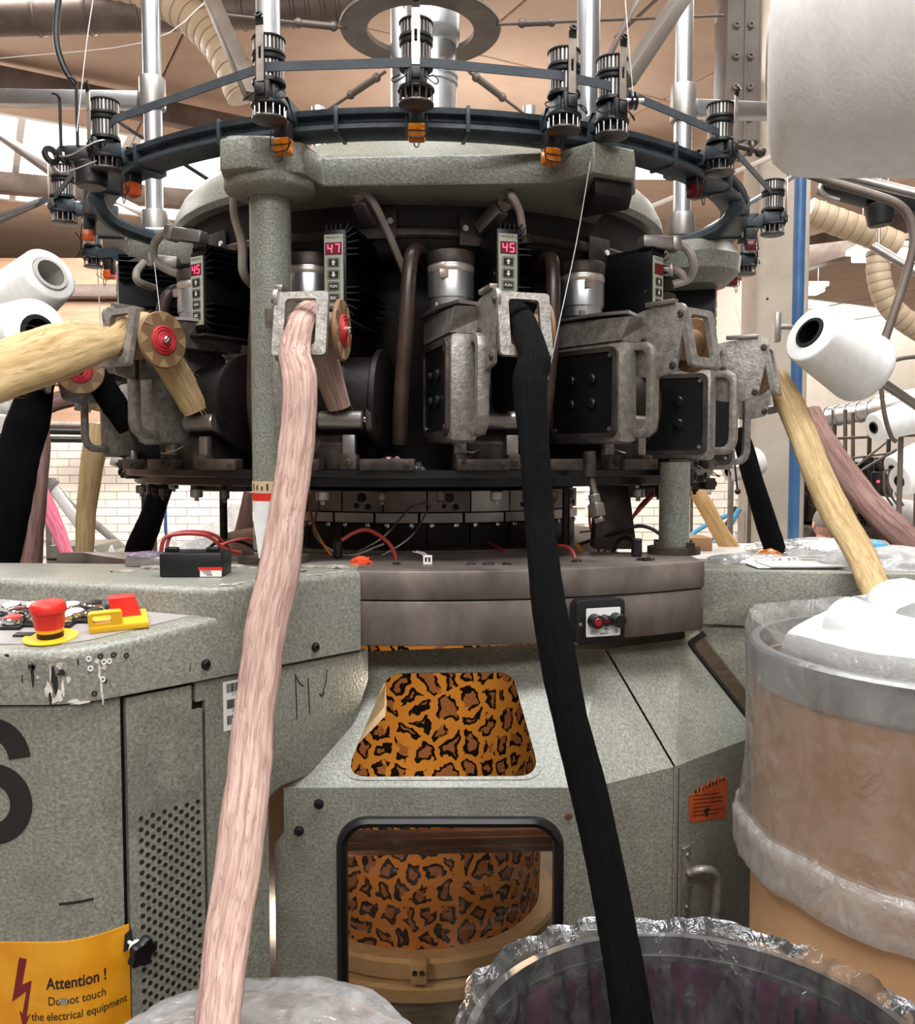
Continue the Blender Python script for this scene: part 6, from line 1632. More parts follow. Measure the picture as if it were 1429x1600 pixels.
# ---------------------------------------------------------------- yarn cones
def cone(name, c, axis, r0, r1, L, label, core='black', group=None, rc=0.34, detail=True, fil=0.006):
    """wound cone: c is the centre of the end face, axis points from that face into the cone; r0 radius there"""
    Mx = Matrix.Translation(Vector(c)) @ basis(axis)
    lo = min((Mx @ Vector((r * math.cos(a), r * math.sin(a), z))).z for r, z in ((r0, 0), (r1, L)) for a in [k * PI / 12 for k in range(24)])
    root = thing(name, label, 'yarn cone', (c[0], c[1], lo), 0, group)
    seg = 56 if detail else 28
    k = r0 * rc
    prof = [(k, 0.004), (k * 1.06, -0.001), (r0 - fil * 0.9, 0.0), (r0 - fil * 0.45, fil * 0.12), (r0 - fil * 0.15, fil * 0.45), (r0 - fil * 0.03, fil * 0.8), (r0 * 1.0, max(0.012, fil))]
    m = 30 if detail else 6
    for i in range(1, m):
        t = i / m; z0_ = max(0.012, fil); prof.append((r0 + (r1 - r0) * t + (0.0004 if (detail and i % 2) else 0), z0_ + (L - z0_ - 0.012) * t))
    prof += [(r1 * 0.985, L - 0.006), (r1 * 0.93, L), (r1 * rc, L)]
    g = G(); g.lathe(prof, Mx, seg); obj('wound_yarn', g, M['yarn'], root)
    g = G(); g.lathe([(k * 0.80, -0.004), (k, -0.004), (k, 0.02), (k * 0.98, L + 0.004), (k * 0.80, L + 0.004)], Mx, 28); cc = obj('cone_core', g, M[core], root); g = G(); g.lathe([(k * 0.80, 0.045), (0, 0.045)], Mx, 28); obj('hollow', g, M['ink'], cc)
    if detail:
        p0, p1 = Mx @ Vector((0, 0, L * 0.4)), Mx @ Vector((0, 0, L + 0.16)); g = G(); g.cyl(p0, p1, 0.009, seg=12)
        if r0 > 0.1 or p1.x < 0: g.cyl(p1 - Vector((0, 0, 0.006)), (p1.x, p1.y, CZ), 0.011, seg=12)
        obj('cone_peg', g, M['steel'], root)
    if not detail:
        e = Mx @ Vector((0, 0, L * 0.8)); g = G(); g.cyl((e.x, e.y + 0.02, 0), (e.x, e.y + 0.02, e.z), 0.008, seg=8); g.cyl(Mx @ Vector((0, 0, L * 0.3)), (e.x, e.y + 0.02, e.z), 0.006, seg=8); obj('cone_peg', g, M['brownsteel'], root)
    return root
cone('yarn_cone', P(1206, 92, 0.88), (0.93, -0.36, -0.03), 0.110, 0.118, 0.148, 'huge white yarn cone close to the camera at upper right', 'cardcore', 'white yarn cones', fil=0.035)
cone('yarn_cone', P(1265, 520, 1.62), (0.83, 0.38, -0.40), 0.056, 0.066, 0.155, 'white yarn cone with black core on the right, before the blue pipe', 'black', 'white yarn cones', 0.50)
cone('yarn_cone', P(78, 428, 1.60), (-0.78, 0.50, -0.36), 0.050, 0.062, 0.16, 'upper white yarn cone at the left edge, dark hollow core', 'cardcore', 'white yarn cones', 0.62)
cone('yarn_cone', P(60, 522, 1.46), (-0.84, 0.52, -0.10), 0.058, 0.066, 0.16, 'lower white yarn cone at the left edge above the cream sliver', 'black', 'white yarn cones', 0.52)
for c, ax, r0, r1, L, lab in (((1365, 668, 2.6), (0.95, 0.2, 0.25), .042, .05, .13, 'white cone at the right edge under the bent black rod'), ((1395, 735, 3.0), (0.9, 0.1, 0.4), .05, .055, .13, 'small white cone at the right edge, upper of two by wire hooks'),
                              ((1372, 792, 3.2), (0.9, 0.1, -0.2), .04, .05, .14, 'small white cone at the right edge, lower of two by wire hooks'), ((1405, 752, 2.7), (0.9, 0.3, 0.2), .045, .055, .13, 'white cone cut by the right edge above the mauve sliver'),
                              ((1137, 738, 3.6), (0.85, 0.3, 0.3), .045, .06, .15, 'small white cone with dark hole left of the pillar'), ((1112, 760, 4.6), (-0.85, 0.3, 0.1), .045, .06, .12, 'tiny white cone left of the pillar, lower one'),
                              ((8, 695, 2.2), (-0.95, 0.2, 0), .075, .07, .15, 'white cone at the left edge beside the black sliver'), ((30, 628, 2.5), (-0.95, 0.1, 0.1), .05, .06, .15, 'small white cone at left under the cream sliver'),
                              ((178, 705, 3.1), (0.9, 0.25, -0.30), .05, .055, .16, 'white cone behind the left edge of the head')):
    cone('yarn_cone', P(*c), ax, r0, r1, L, lab, 'black', 'white yarn cones', 0.4, False)
# ---------------------------------------------------------------- drums of fibre with plastic bags
def crinkle(p, s, k):
    return k * (nz(p * s) + 0.6 * nz(p * s * 2.3 + Vector((3, 1, 7))) + 0.35 * abs(nz(p * s * 5 + Vector((9, 2, 1)))))
D1 = Vector((0.652, 1.145, 0)); R1 = 0.255; ZR = H - 0.238
dr_ = thing('fibre_drum', 'brown fibreboard drum with metal rim at right, full of white fibre', 'drum', (D1.x, D1.y, 0))
MD = Matrix.Translation((D1.x, D1.y, 0))
g = G(); g.lathe([(R1 - 0.006, 0.01), (R1 - 0.002, 0.01), (R1, 0.02), (R1, 0.60), (R1 + 0.003, 0.605), (R1 + 0.003, 0.615), (R1, 0.62), (R1, ZR - 0.035), (R1 - 0.006, ZR - 0.035)], MD, 96); obj('drum_wall', g, M['card'], dr_)
g = G(); g.lathe([(R1 - 0.008, ZR - 0.052), (R1 + 0.0025, ZR - 0.052), (R1 + 0.0045, ZR - 0.045), (R1 + 0.0035, ZR - 0.012), (R1 + 0.007, ZR - 0.004), (R1 + 0.004, ZR), (R1 - 0.006, ZR)], MD, 96); obj('drum_rim', g, M['galv'], dr_)
g = G(); g.lathe([(0, 0.0), (R1 - 0.002, 0.0), (R1 - 0.002, 0.012), (0, 0.012)], MD, 64); obj('drum_base', g, M['card'], dr_)
def bag(name, label, cx, cy, prof, mat, seed, k=0.004, seg=150, m=4, group='clear plastic drum bags', wav=None):
    """film revolved from a profile of (radius, z) and crumpled"""
    pr = []
    for i in range(len(prof) - 1):
        for j in range(m):
            t = j / m; pr.append((prof[i][0] * (1 - t) + prof[i + 1][0] * t, prof[i][1] * (1 - t) + prof[i + 1][1] * t))
    pr.append(prof[-1])
    g = G(); n = seg
    for r, z in pr:
        for i in range(n):
            a = 2 * PI * i / n
            p = Vector((math.sin(a), -math.cos(a), 0))
            q = Vector((p.x * 1.0, p.y * 1.0, z * 1.2 + seed))
            dr = crinkle(q, 5.0, k) + crinkle(Vector((p.x * 3.2, p.y * 3.2, z * 0.9 + seed)), 3.0, k)
            dz = (wav(a, r, z) if wav else 0)
            g.v.append(Vector((cx, cy, z + dz)) + p * (r + dr))
    for j in range(len(pr) - 1):
        for i in range(n): g.f.append((j * n + i, j * n + (i + 1) % n, (j + 1) * n + (i + 1) % n, (j + 1) * n + i))
    return g
g = bag('b', '', D1.x, D1.y, [(R1 - 0.045, ZR - 0.03), (R1 - 0.012, ZR + 0.01), (R1 + 0.006, ZR + 0.022), (R1 + 0.012, ZR + 0.005), (R1 + 0.011, ZR - 0.06), (R1 + 0.009, ZR - 0.16), (R1 + 0.014, ZR - 0.245)], M['filmthin'], 1.3, 0.0028, 180, 8, wav=lambda a, r, z: 0.008 * nz((math.sin(a) * 3, math.cos(a) * 3, 2)) + 0.03 * (-math.sin(a)) * 0.3)
bg_ = single('plastic_bag', g, M['filmthin'], 'clear plastic bag folded over the rim of the brown drum at right', 'plastic bag', smooth=80)
gh = bag('b', '', D1.x, D1.y, [(R1 + 0.010, ZR - 0.235), (R1 + 0.022, ZR - 0.245), (R1 + 0.022, ZR - 0.292), (R1 + 0.015, ZR - 0.300), (R1 + 0.010, ZR - 0.288), (R1 + 0.010, ZR - 0.24)], M['filmmilky'], 1.3, 0.0030, 180, 4, wav=lambda a, r, z: 0.008 * nz((math.sin(a) * 3, math.cos(a) * 3, 2)) + 0.03 * (-math.sin(a)) * 0.3)
obj('bag_hem', gh, M['filmhem'], bg_, smooth=80, label='doubled milky hem')
# white fibre coiled in the drum
rt = thing('white_fibre', 'pile of soft white fibre coiled on top of the brown drum', 'fibre', (D1.x, D1.y, ZR - 0.05))
rnd = random.Random(2)
for k, (rr, z, w) in enumerate(((0.196, ZR - 0.012, 0.034), (0.165, ZR + 0.016, 0.040), (0.100, ZR + 0.030, 0.044), (0.02, ZR + 0.036, 0.05))):
    pts = []
    for i in range(15):
        a = -2.6 + 5.4 * i / 14 + k; q = rr * (1 + 0.06 * math.sin(3 * a + k))
        pts.append((D1.x + 0.014 + q * math.sin(a) + 0.01 * k, D1.y - q * math.cos(a), z + 0.008 * math.sin(4 * a + k * 2)))
    g = G(); g.tube(pts, w, 16, 5)
    for i, v in enumerate(g.v): g.v[i] = v + Vector((nz(v * 9), nz(v * 9 + Vector((5, 0, 0))), nz(v * 9 + Vector((0, 7, 0))))) * 0.010 + Vector((nz(v * 60), nz(v * 60 + Vector((5, 0, 0))), nz(v * 60 + Vector((0, 7, 0))))) * 0.0012
    obj('fibre_coil', g, M['cotton'], rt, smooth=70)
g = G(); g.lathe([(0, ZR + 0.02), (0.15, ZR + 0.01), (R1 - 0.03, ZR - 0.03)], MD, 48); obj('fibre_bed', g, M['cotton'], rt)
# front drum at the bottom right, lined with a crumpled bag
D2 = Vector((0.245, 0.865, 0)); R2 = 0.238; ZR2 = H - 0.60
d2 = thing('fibre_drum', 'drum at bottom right wholly wrapped by the crumpled clear bag', 'drum', (D2.x, D2.y, 0))
g = G(); g.lathe([(R2 - 0.006, 0.0), (R2, 0.0), (R2, ZR2), (R2 - 0.006, ZR2), (R2 - 0.006, 0.0)], Matrix.Translation((D2.x, D2.y, 0)), 64); obj('drum_wall', g, M['steeldark'], d2)
g = G(); g.lathe([(R2 - 0.009, ZR2 - 0.02), (R2 + 0.003, ZR2 - 0.02), (R2 + 0.004, ZR2 + 0.004), (R2 - 0.006, ZR2 + 0.004)], Matrix.Translation((D2.x, D2.y, 0)), 64); obj('drum_rim', g, M['galv'], d2)
g = bag('b', '', D2.x, D2.y, [(R2 - 0.060, ZR2 - 0.30), (R2 - 0.050, ZR2 - 0.20), (R2 - 0.040, ZR2 - 0.10), (R2 - 0.026, ZR2 - 0.02), (R2 - 0.012, ZR2 + 0.020), (R2 + 0.004, ZR2 + 0.030), (R2 + 0.014, ZR2 + 0.014), (R2 + 0.016, ZR2 - 0.06), (R2 + 0.018, ZR2 - 0.2)], M['film'], 4.7, 0.0085, 260, 9, wav=lambda a, r, z: 0.016 * nz((math.sin(a) * 2.5, math.cos(a) * 2.5, 6)))
single('plastic_bag', g, M['film'], 'crumpled clear plastic bag lining the drum at bottom right', 'plastic bag', smooth=80)
g = G(); b = bmesh.new(); bmesh.ops.create_icosphere(b, subdivisions=4, radius=1)
for vv in b.verts:
    c = vv.co.normalized(); kk = 1 + 0.16 * nz(c * 3); vv.co = Vector((c.x * 0.15 * kk, c.y * 0.15 * kk, c.z * 0.12 * kk))
g.bm(b, Matrix.Translation((D2.x, D2.y, ZR2 - 0.27))); g.lathe([(0.10, ZR2 - 0.26), (0.165, ZR2 - 0.30), (0.200, ZR2 - 0.24), (0.212, ZR2 - 0.03), (0.218, ZR2 - 0.02), (0.224, ZR2 - 0.03), (0.224, ZR2 - 0.3)], Matrix.Translation((D2.x, D2.y, 0)), 64); single('dark_fibre', g, M['pulp_dark'], 'heap of dark purplish fibre down inside the clear bag', 'fibre', smooth=70)
# bag at the bottom left that takes the pink sliver
D3 = Vector((-0.192, 0.80, 0)); R3 = 0.172; ZR3 = H - 0.590
d3 = thing('fibre_drum', 'drum at bottom left hidden under the milky bag', 'drum', (D3.x, D3.y, 0))
g = G(); g.lathe([(R3 - 0.006, 0.0), (R3, 0.0), (R3, ZR3), (R3 - 0.006, ZR3), (R3 - 0.006, 0.0)], Matrix.Translation((D3.x, D3.y, 0)), 64); obj('drum_wall', g, M['card'], d3)
g = bag('b', '', D3.x, D3.y, [(0.0, ZR3 + 0.020), (0.05, ZR3 + 0.030), (0.09, ZR3 + 0.034), (R3 - 0.03, ZR3 + 0.030), (R3 - 0.004, ZR3 + 0.018), (R3 + 0.010, ZR3 - 0.004), (R3 + 0.012, ZR3 - 0.1), (R3 + 0.014, ZR3 - 0.25)], M['filmmilky'], 8.1, 0.0030, 180, 7, wav=lambda a, r, z: 0.008 * nz((math.sin(a) * 2, math.cos(a) * 2, 3)))
single('plastic_bag', g, M['filmmilky'], 'milky plastic bag at bottom left under the pink sliver', 'plastic bag', smooth=80)
# ---------------------------------------------------------------- threads
def thread(pts, label, r=0.0007):
    g = G(); g.tube([P(*q) for q in pts], r, 5, 4); single('yarn_thread', g, M['yarn'], label, 'yarn', 'single yarn threads')
thread(((146, -5, 1.47), (135, 70, 1.46), (120, 205, 1.46)), 'white thread rising from the left feeder to the top edge')
thread(((976, -5, 1.30), (982, 70, 1.30), (989, 150, 1.315)), 'white thread rising from the tensioner to the top edge')
thread(((922, 252, 1.34), (900, 380, 1.36), (868, 530, 1.36), (842, 660, 1.37)), 'long white thread slanting past the silver motor')
thread(((241, 410, 1.55), (258, 560, 1.55), (270, 660, 1.55), (277, 730, 1.56)), 'fine thread hanging past the red hub wheel')
thread(((330, -5, 3.5), (230, 65, 3.6), (-10, 92, 3.7)), 'pale cord across the upper left corner', 0.002)
thread(((152, 420, 2.3), (155, 470, 2.3), (157, 520, 2.3)), 'white thread hanging under the lowest left feeder', 0.0014)
thread(((1148, 480, 2.4), (1160, 520, 2.4), (1170, 548, 2.4)), 'fine thread above the far right guide')
# ---------------------------------------------------------------- pipes, hoses, ducts
def corr(name, pts, r, label, rib=0.0105, mat='ducthose'):
    pp = [P(*q) for q in pts]; c = pp[0]
    q = cat(pp, 16); L = [0]
    for i in range(1, len(q)): L.append(L[-1] + (q[i] - q[i - 1]).length)
    n = int(L[-1] / (rib * 0.55)); path = []
    j = 0
    for k in range(n + 1):
        d = L[-1] * k / n
        while j < len(L) - 2 and L[j + 1] < d: j += 1
        t = (d - L[j]) / max(1e-9, L[j + 1] - L[j]); path.append(q[j].lerp(q[j + 1], t))
    g = G(); m = len(path)
    g.tube(path, [r * (1.0 if k % 4 in (0, 1) else (0.955 if k % 4 == 2 else 0.985)) for k in range(m)], 22, 0)
    root = single(name, g, M[mat], label, 'hose', 'corrugated suction hoses', smooth=70)
    g = G(); turns = m // 4
    for k in range(turns):
        i = k * 4 + 2; t = (path[min(i + 1, m - 1)] - path[i - 1]).normalized()
        g.ring([(r * 0.985, -r * 0.025), (r * 1.0, -r * 0.02), (r * 1.0, r * 0.02), (r * 0.985, r * 0.025)], Matrix.Translation(path[i]) @ basis(t), 20)
    obj('wire_ribs', g, M['hoserib'], root, smooth=70, kind='stuff')
    return root
corr('suction_hose', ((130, -30, 4.3), (215, -12, 4.3), (275, 10, 4.28), (325, 50, 4.25), (358, 95, 4.2), (382, 150, 4.2)), 0.085, 'cream corrugated hose curving down at upper left', 0.026)
h2 = corr('suction_hose', ((1262, 330, 4.2), (1300, 344, 4.2), (1350, 362, 4.2), (1402, 384, 4.2)), 0.062, 'cream corrugated hose right of the blue pipe, straight piece', 0.021)
h3 = corr('suction_hose', ((1372, 392, 4.0), (1372, 430, 4.0), (1384, 470, 4.0), (1412, 500, 4.0), (1460, 530, 4.0)), 0.050, 'cream corrugated hose bending down at the right edge', 0.017)
for uu, vv in ((1290, 341), (1385, 377)):
    q = P(uu, vv, 4.2); g = G(); g.cyl(q, (q.x, q.y, CZ), 0.005, seg=8); obj('hose_hanger', g, M['steel'], h2)
q = P(1372, 398, 4.0); g = G(); g.cyl(q, (q.x, q.y, CZ), 0.006, seg=8); g.ring([(0.050, -0.006), (0.054, -0.006), (0.054, 0.006), (0.050, 0.006)], Matrix.Translation(q), 24); obj('hose_hanger', g, M['steel'], h3)
def pipe(name, pts, r, mat, label, n=8, catg='pipe', group=None):
    g = G(); g.tube([P(*q) for q in pts], r, 14, n); return single(name, g, M[mat], label, catg, group)
a, b = P(1251, 240, 2.6), P(1251, 850, 2.6)
g = G(); g.cyl((a.x, a.y, 0.9), (a.x, a.y, CZ - 0.01), 0.0165, seg=18); bp = single('blue_pipe', g, M['bluepaint'], 'upright blue pipe right of the concrete pillar', 'pipe')
g = G(); g.box((a.x - 0.055, a.y + 0.01, H + 0.388), (0.016, 0.03, 0.085), 0.003); g.cyl((a.x - 0.05, a.y, H + 0.388), (a.x, a.y, H + 0.388), 0.008, seg=8); obj('pipe_clamp', g, M['steel'], bp)
g = G(); g.cyl((a.x, a.y, 0.0), (a.x, a.y, 0.93), 0.0215, seg=16, bevel=0.003); g.cyl((a.x, a.y, 0.93), (a.x, a.y, 0.99), 0.026, seg=16, bevel=0.003); obj('pipe_foot', g, M['galv'], bp)
# galvanised overhead ducts
for pts, r, lab in ((((-60, 28, 4.35), (420, 14, 4.35), (560, 4, 4.4)), 0.085, 'grey round duct across the top left corner'), (((1270, 655, 6.4), (1370, 640, 6.0), (1480, 622, 5.6)), 0.065, 'galvanised spiral duct at right behind the mauve sliver')):
    pp = [P(*q) for q in pts]; g = G()
    for i in range(len(pp) - 1): g.cyl(pp[i], pp[i + 1], r, seg=30)
    o = single('round_duct', g, M['galv'] if r < 0.07 else M['brownsteel'], lab, 'duct')
    for i in range(len(pp) - 1):
        for k in range(6):
            g = G(); c = pp[i].lerp(pp[i + 1], (k + 0.5) / 6); g.ring([(r, -0.01), (r + 0.008, -0.006), (r + 0.008, 0.006), (r, 0.01)], Matrix.Translation(c) @ basis(pp[i + 1] - pp[i]), 30); obj('duct_seam', g, M['galv'] if r < 0.07 else M['brownsteel'], o)
c0, c1 = P(1372, 640, 5.96), P(1480, 622, 5.58); g = G(); g.cyl(c0, c1, 0.095, seg=30, bevel=0.01); single('duct_sleeve', g, M['galv'], 'wider sleeve on the galvanised duct at the right edge', 'duct')
# dark fluorescent batten under the cone, bent conduit, creel rods
a, b = P(1282, 285, 2.3), P(1430, 325, 2.3)
rt = thing('lamp_batten', 'unlit black lamp batten under the huge white cone', 'lamp', (a + b) / 2)
g = G(); g.bar(a, b, 0.07, 0.05, 0.012); obj('batten_body', g, M['black'], rt)
g = G(); q = P(1372, 318, 2.28); g.cyl(q, q + Vector((0.006, 0, -0.055)), 0.035, 0.03, 20, 0.005); obj('motor_can', g, M['black'], rt)
g = G(); q = P(1285, 295, 2.28); g.tube([q + Vector((0, 0, 0.02)), q + Vector((-0.008, 0, 0)), q + Vector((0.01, 0, -0.02)), q + Vector((0.04, 0, -0.03))], 0.008, 8); obj('end_bracket', g, M['steel'], rt)
pipe('bent_conduit', ((1232, 262, 2.0), (1300, 285, 1.98), (1360, 303, 1.96), (1400, 318, 1.95), (1420, 340, 1.95), (1427, 380, 1.95), (1412, 440, 1.95), (1382, 530, 1.95)), 0.0095, 'dark' if False else 'brownsteel', 'dark bent rod hooking down under the huge cone', catg='rod')
pipe('creel_tube', ((1252, 258, 1.9), (1440, 305, 1.7)), 0.0095, 'steel', 'bright steel tube right under the huge cone', 0, 'rod')
pipe('creel_tube', ((1365, 385, 2.2), (1440, 430, 2.1)), 0.011, 'steel', 'short steel tube by the bending hose at the right edge', 0, 'rod')
pipe('bent_rod', ((1440, 556, 2.4), (1400, 562, 2.4), (1382, 578, 2.4), (1376, 600, 2.4), (1382, 650, 2.4), (1392, 682, 2.4), (1400, 690, 2.4)), 0.006, 'brownsteel', 'thin bent rod holding a cone at the right edge', catg='rod')
pipe('bent_rod', ((92, -5, 2.4), (88, 60, 2.4), (100, 105, 2.4), (122, 138, 2.4)), 0.008, 'black', 'black cable bowing down at upper left', catg='cable')
pipe('conduit', ((1030, -5, 4.3), (960, 60, 4.4)), 0.008, 'brownsteel', 'thin brown conduit near the top right post', 0, 'rod')
for i, (v, r, m_) in enumerate(((662, .028, 'cable'), (673, .035, 'black'), (686, .03, 'black'))):
    a, b = P(60, v, 8.7), P(240, v + 3, 8.7); g = G(); g.cyl(a, b, r, seg=10); single('wall_pipe', g, M[m_], ('grey pipe along the far left wall, topmost of three', 'black pipe along the far left wall, middle of three', 'black pipe along the far left wall, lowest of three')[i], 'pipe')
# two light blue air lines and a dark hose behind the right column
pipe('air_line', ((1040, 1180, 4.2), (1050, 900, 4.2), (1070, 848, 4.2), (1100, 822, 4.2), (1150, 800, 4.2), (1180, 792, 4.2)), 0.011, 'skyblue', 'light blue air line rising left of the pillar', catg='hose')
pipe('air_line', ((1080, 1160, 4.0), (1085, 920, 4.0), (1095, 868, 4.0), (1130, 835, 4.0), (1155, 795, 4.0)), 0.012, 'skyblue', 'second light blue air line lower left of the pillar', catg='hose')
pipe('dark_hose', ((1060, 1160, 4.1), (1068, 920, 4.1), (1080, 878, 4.1), (1110, 850, 4.1), (1140, 812, 4.1), (1150, 792, 4.1)), 0.011, 'cableblack', 'black hose between the two blue air lines', catg='hose')
# grey cabinets of the next machine, left background
for (u0, u1, v0, y, lab) in ((75, 148, 852, 3.9, 'grey green cabinet in the left background, larger one'), (146, 182, 866, 3.9, 'grey green cabinet in the left background, smaller one')):
    a, b = P(u0, v0, y), P(u1, v0, y); rt = thing('machine_cabinet', lab, 'cabinet', ((a.x + b.x) / 2, y + 0.15, 0), 0, 'cabinets of the machine behind')
    g = G(); g.box(((a.x + b.x) / 2, y + 0.15, a.z / 2), (b.x - a.x, 0.3, a.z), 0.01); obj('cabinet_body', g, M['green'], rt)
    g = G(); g.box(((a.x + b.x) / 2, y + 0.148, a.z - 0.06), (b.x - a.x + 0.006, 0.31, 0.008), 0.001); obj('lid_joint', g, M['ink'], rt)
# flat joint plate carrying the drooping slivers
q = P(72, 762, 4.4); g = G(); g.prism([(-0.05, -0.04), (0.0, -0.06), (0.07, 0.03), (0.06, 0.05), (-0.06, 0.05)], 0.02, Matrix.Translation(q) @ Matrix.Rotation(PI / 2, 4, 'X'), 0.003); g.box(q + Vector((0, 0.03, -q.z / 2)), (0.03, 0.03, q.z)); jp = single('joint_plate', g, M['steel'], 'grey riveted plate where the background slivers meet', 'plate')
# perforated upright and blue hanger behind the left edge of the head
a = P(232, 760, 5.0); g = G(); g.box((a.x, a.y, 0.85), (0.035, 0.03, 1.7), 0.003); up = single('perforated_upright', g, M['white'], 'white perforated upright behind the head at left', 'upright')
g = G()
for k in range(36): g.cyl((a.x, a.y - 0.0145, 0.75 + k * 0.025), (a.x, a.y - 0.0165, 0.75 + k * 0.025), 0.005, seg=8)
obj('upright_holes', g, M['ink'], up, kind='stuff')
a = P(226, 780, 4.9); g = G(); g.box((a.x, a.y, 0.85), (0.03, 0.03, 1.7), 0.003); single('dark_upright', g, M['black'], 'dark upright beside the white perforated one', 'upright')
pipe('blue_hanger', ((258, 790, 4.6), (259, 830, 4.6), (261, 856, 4.6)), 0.008, 'bluepaint', 'thin blue rod hanging behind the black box', 0, 'rod')
# ---------------------------------------------------------------- table at right with papers and bags
p = P(1120, 888, 2.1)
tb = thing('work_table', 'pale work table behind the right frame arm', 'table', (1.05, 2.35, 0))
tz = PZ(1160, 884, H - 0.245).z
g = G(); g.box((1.05, 2.45, tz - 0.015), (1.25, 0.5, 0.03), 0.004); obj('table_top', g, M['white'], tb)
for x, y in ((0.46, 2.24), (1.64, 2.24), (0.46, 2.66), (1.64, 2.66)):
    g = G(); g.box((x, y, (tz - 0.03) / 2), (0.04, 0.04, tz - 0.03), 0.003); obj('leg', g, M['steel'], tb)
q = PZ(1115, 875, tz); g = G(); g.box((q.x, 2.52, tz + 0.018), (0.12, 0.12, 0.036), 0.002); single('cardboard_box', g, M['card'], 'small brown cardboard box on the table behind the column foot', 'box')
def heap(c, w, d, h, seed, mat, n=3):
    b = bmesh.new(); bmesh.ops.create_icosphere(b, subdivisions=4, radius=1)
    for vv in b.verts:
        k = vv.co.normalized(); kk = 1 + 0.22 * nz(k * 2.4 + Vector((seed, 0, 0))) + 0.14 * abs(nz(k * 6 + Vector((0, seed, 0)))) + 0.06 * nz(k * 13)
        vv.co = Vector((k.x * w * kk, k.y * d * kk, max(0, k.z) * h * kk))
    g = G(); g.bm(b, Matrix.Translation(c)); return g
q = PZ(1190, 886, ZT)
for u, y, w, h, m_, lab, nm in ((1175, 1.62, 0.085, 0.014, 'filmmilky', 'flat clear bag lying on the right frame arm', 'plastic_bag'),):
    c = P(u, 880, y); single(nm, heap((c.x, c.y, ZT2 + 0.0005), w, 0.05, h, u, M[m_]), M[m_], lab, 'plastic bag', smooth=60)
c = P(1228, 888, 1.55); g = G(); g.box((c.x, c.y, ZT2 + 0.003), (0.13, 0.09, 0.002), 0, Matrix.Translation((0, 0, 0))); g.box((c.x + 0.02, c.y - 0.01, ZT2 + 0.0055), (0.13, 0.08, 0.0015), 0); single('paper_sheets', g, M['paper'], 'white papers lying on the right frame arm', 'paper')
c = PZ(1310, 870, tz); single('plastic_bag', heap((1.02, 2.42, tz + 0.0005), 0.22, 0.16, 0.036, 31, M['filmmilky']), M['filmmilky'], 'white plastic bag with a blue print on the table at right', 'plastic bag', smooth=60)
g = heap((1.06, 2.30, tz + 0.026), 0.045, 0.03, 0.018, 5, None); single('blue_print', g, M['skyblue'], 'bright blue wrapper in the white bag on the table', 'wrapper', smooth=60)
g = heap((0.80, 2.30, tz + 0.0006), 0.035, 0.02, 0.02, 8, None); single('amber_wrapper', g, M['amber'], 'small amber wrapper on the table beside the white bag', 'wrapper', smooth=60)
single('plastic_bag', heap((0.76, 1.56, ZT2 + 0.0006), 0.12, 0.09, 0.03, 77, None), M['filmmilky'], 'milky bag at the right edge behind the cream sliver foot', 'plastic bag', smooth=60)
# white bags on the floor at left
for (u, v, y, w, h, lab, i) in ((150, 905, 3.3, 0.10, 0.12, 'white bag at left behind the cabinet shelf, beside the cream sliver', 1), (430, 860, 5.4, 0.5, 0.35, 'white bag heap far behind the green column', 2), (330, 880, 4.2, 0.35, 0.22, 'white bag heap far behind the black box', 3)):
    c = P(u, v, y); g = heap((c.x, c.y, 0.001), w * 1.4, w, max(0.2, c.z + h * 0.6), i * 7.3, None); single('fibre_bag', g, M['filmmilky'] if i > 1 else M['cotton'], lab, 'bag', 'white bags of fibre in the background', smooth=60)
# purple-tinted bag on a grey crate behind the box
a = P(222, 893, 1.32); g = G(); g.box((a.x, a.y + 0.03, ZT + 0.008), (0.055, 0.05, 0.015), 0.002); single('grey_tray', g, M['steel'], 'grey tray on the shelf under a purplish film', 'tray')
g = heap((a.x, a.y + 0.02, ZT + 0.0162), 0.03, 0.02, 0.006, 12, None); single('film_scrap', g, M['filmlilac'], 'purplish scrap of film over the grey tray', 'film', smooth=60)
# ---------------------------------------------------------------- machine and creels in the far right background
mx = P(1290, 760, 7.9)
bm_ = thing('background_machine', 'dark knitting machine far behind the cream sliver, with red lights', 'machine', (mx.x, mx.y, 0))
g = G(); g.lathe([(0.52, 0.0), (0.52, 0.75), (0.5, 0.77), (0, 0.77)], Matrix.Translation((mx.x, mx.y, 0)), 32); obj('base', g, M['cast'], bm_)
g = G(); g.lathe([(0.3, 0.77), (0.42, 0.8), (0.42, 1.30), (0.3, 1.36), (0, 1.36)], Matrix.Translation((mx.x, mx.y, 0)), 32); obj('head', g, M['dark'], bm_)
for k in range(7):
    th = R(-72 + k * 24); g = G(); c = Vector((mx.x + 0.47 * math.sin(th), mx.y - 0.47 * math.cos(th), 0)); Mx = Matrix.Translation(c) @ Matrix.Rotation(th, 4, 'Z')
    g.box((0, 0, 1.02), (0.10, 0.12, 0.40), 0.01, Mx); g.cyl(Mx @ Vector((0, 0.02, 1.22)), Mx @ Vector((0, 0.02, 1.34)), 0.045, seg=12); o = obj('feed_unit', g, M['cast'] if k % 2 else M['black'], bm_)
    g = G(); g.box((0.02, -0.062, 1.14), (0.03, 0.004, 0.02), 0, Mx); obj('red_light', g, M['digit'], o)
for k in range(4):
    th = R(-50 + k * 34); g = G(); c = Vector((mx.x + 0.50 * math.sin(th), mx.y - 0.50 * math.cos(th), 0)); g.cyl((c.x, c.y, 0.75), (c.x, c.y, 1.7), 0.018, seg=8); obj('post', g, M['black'], bm_)
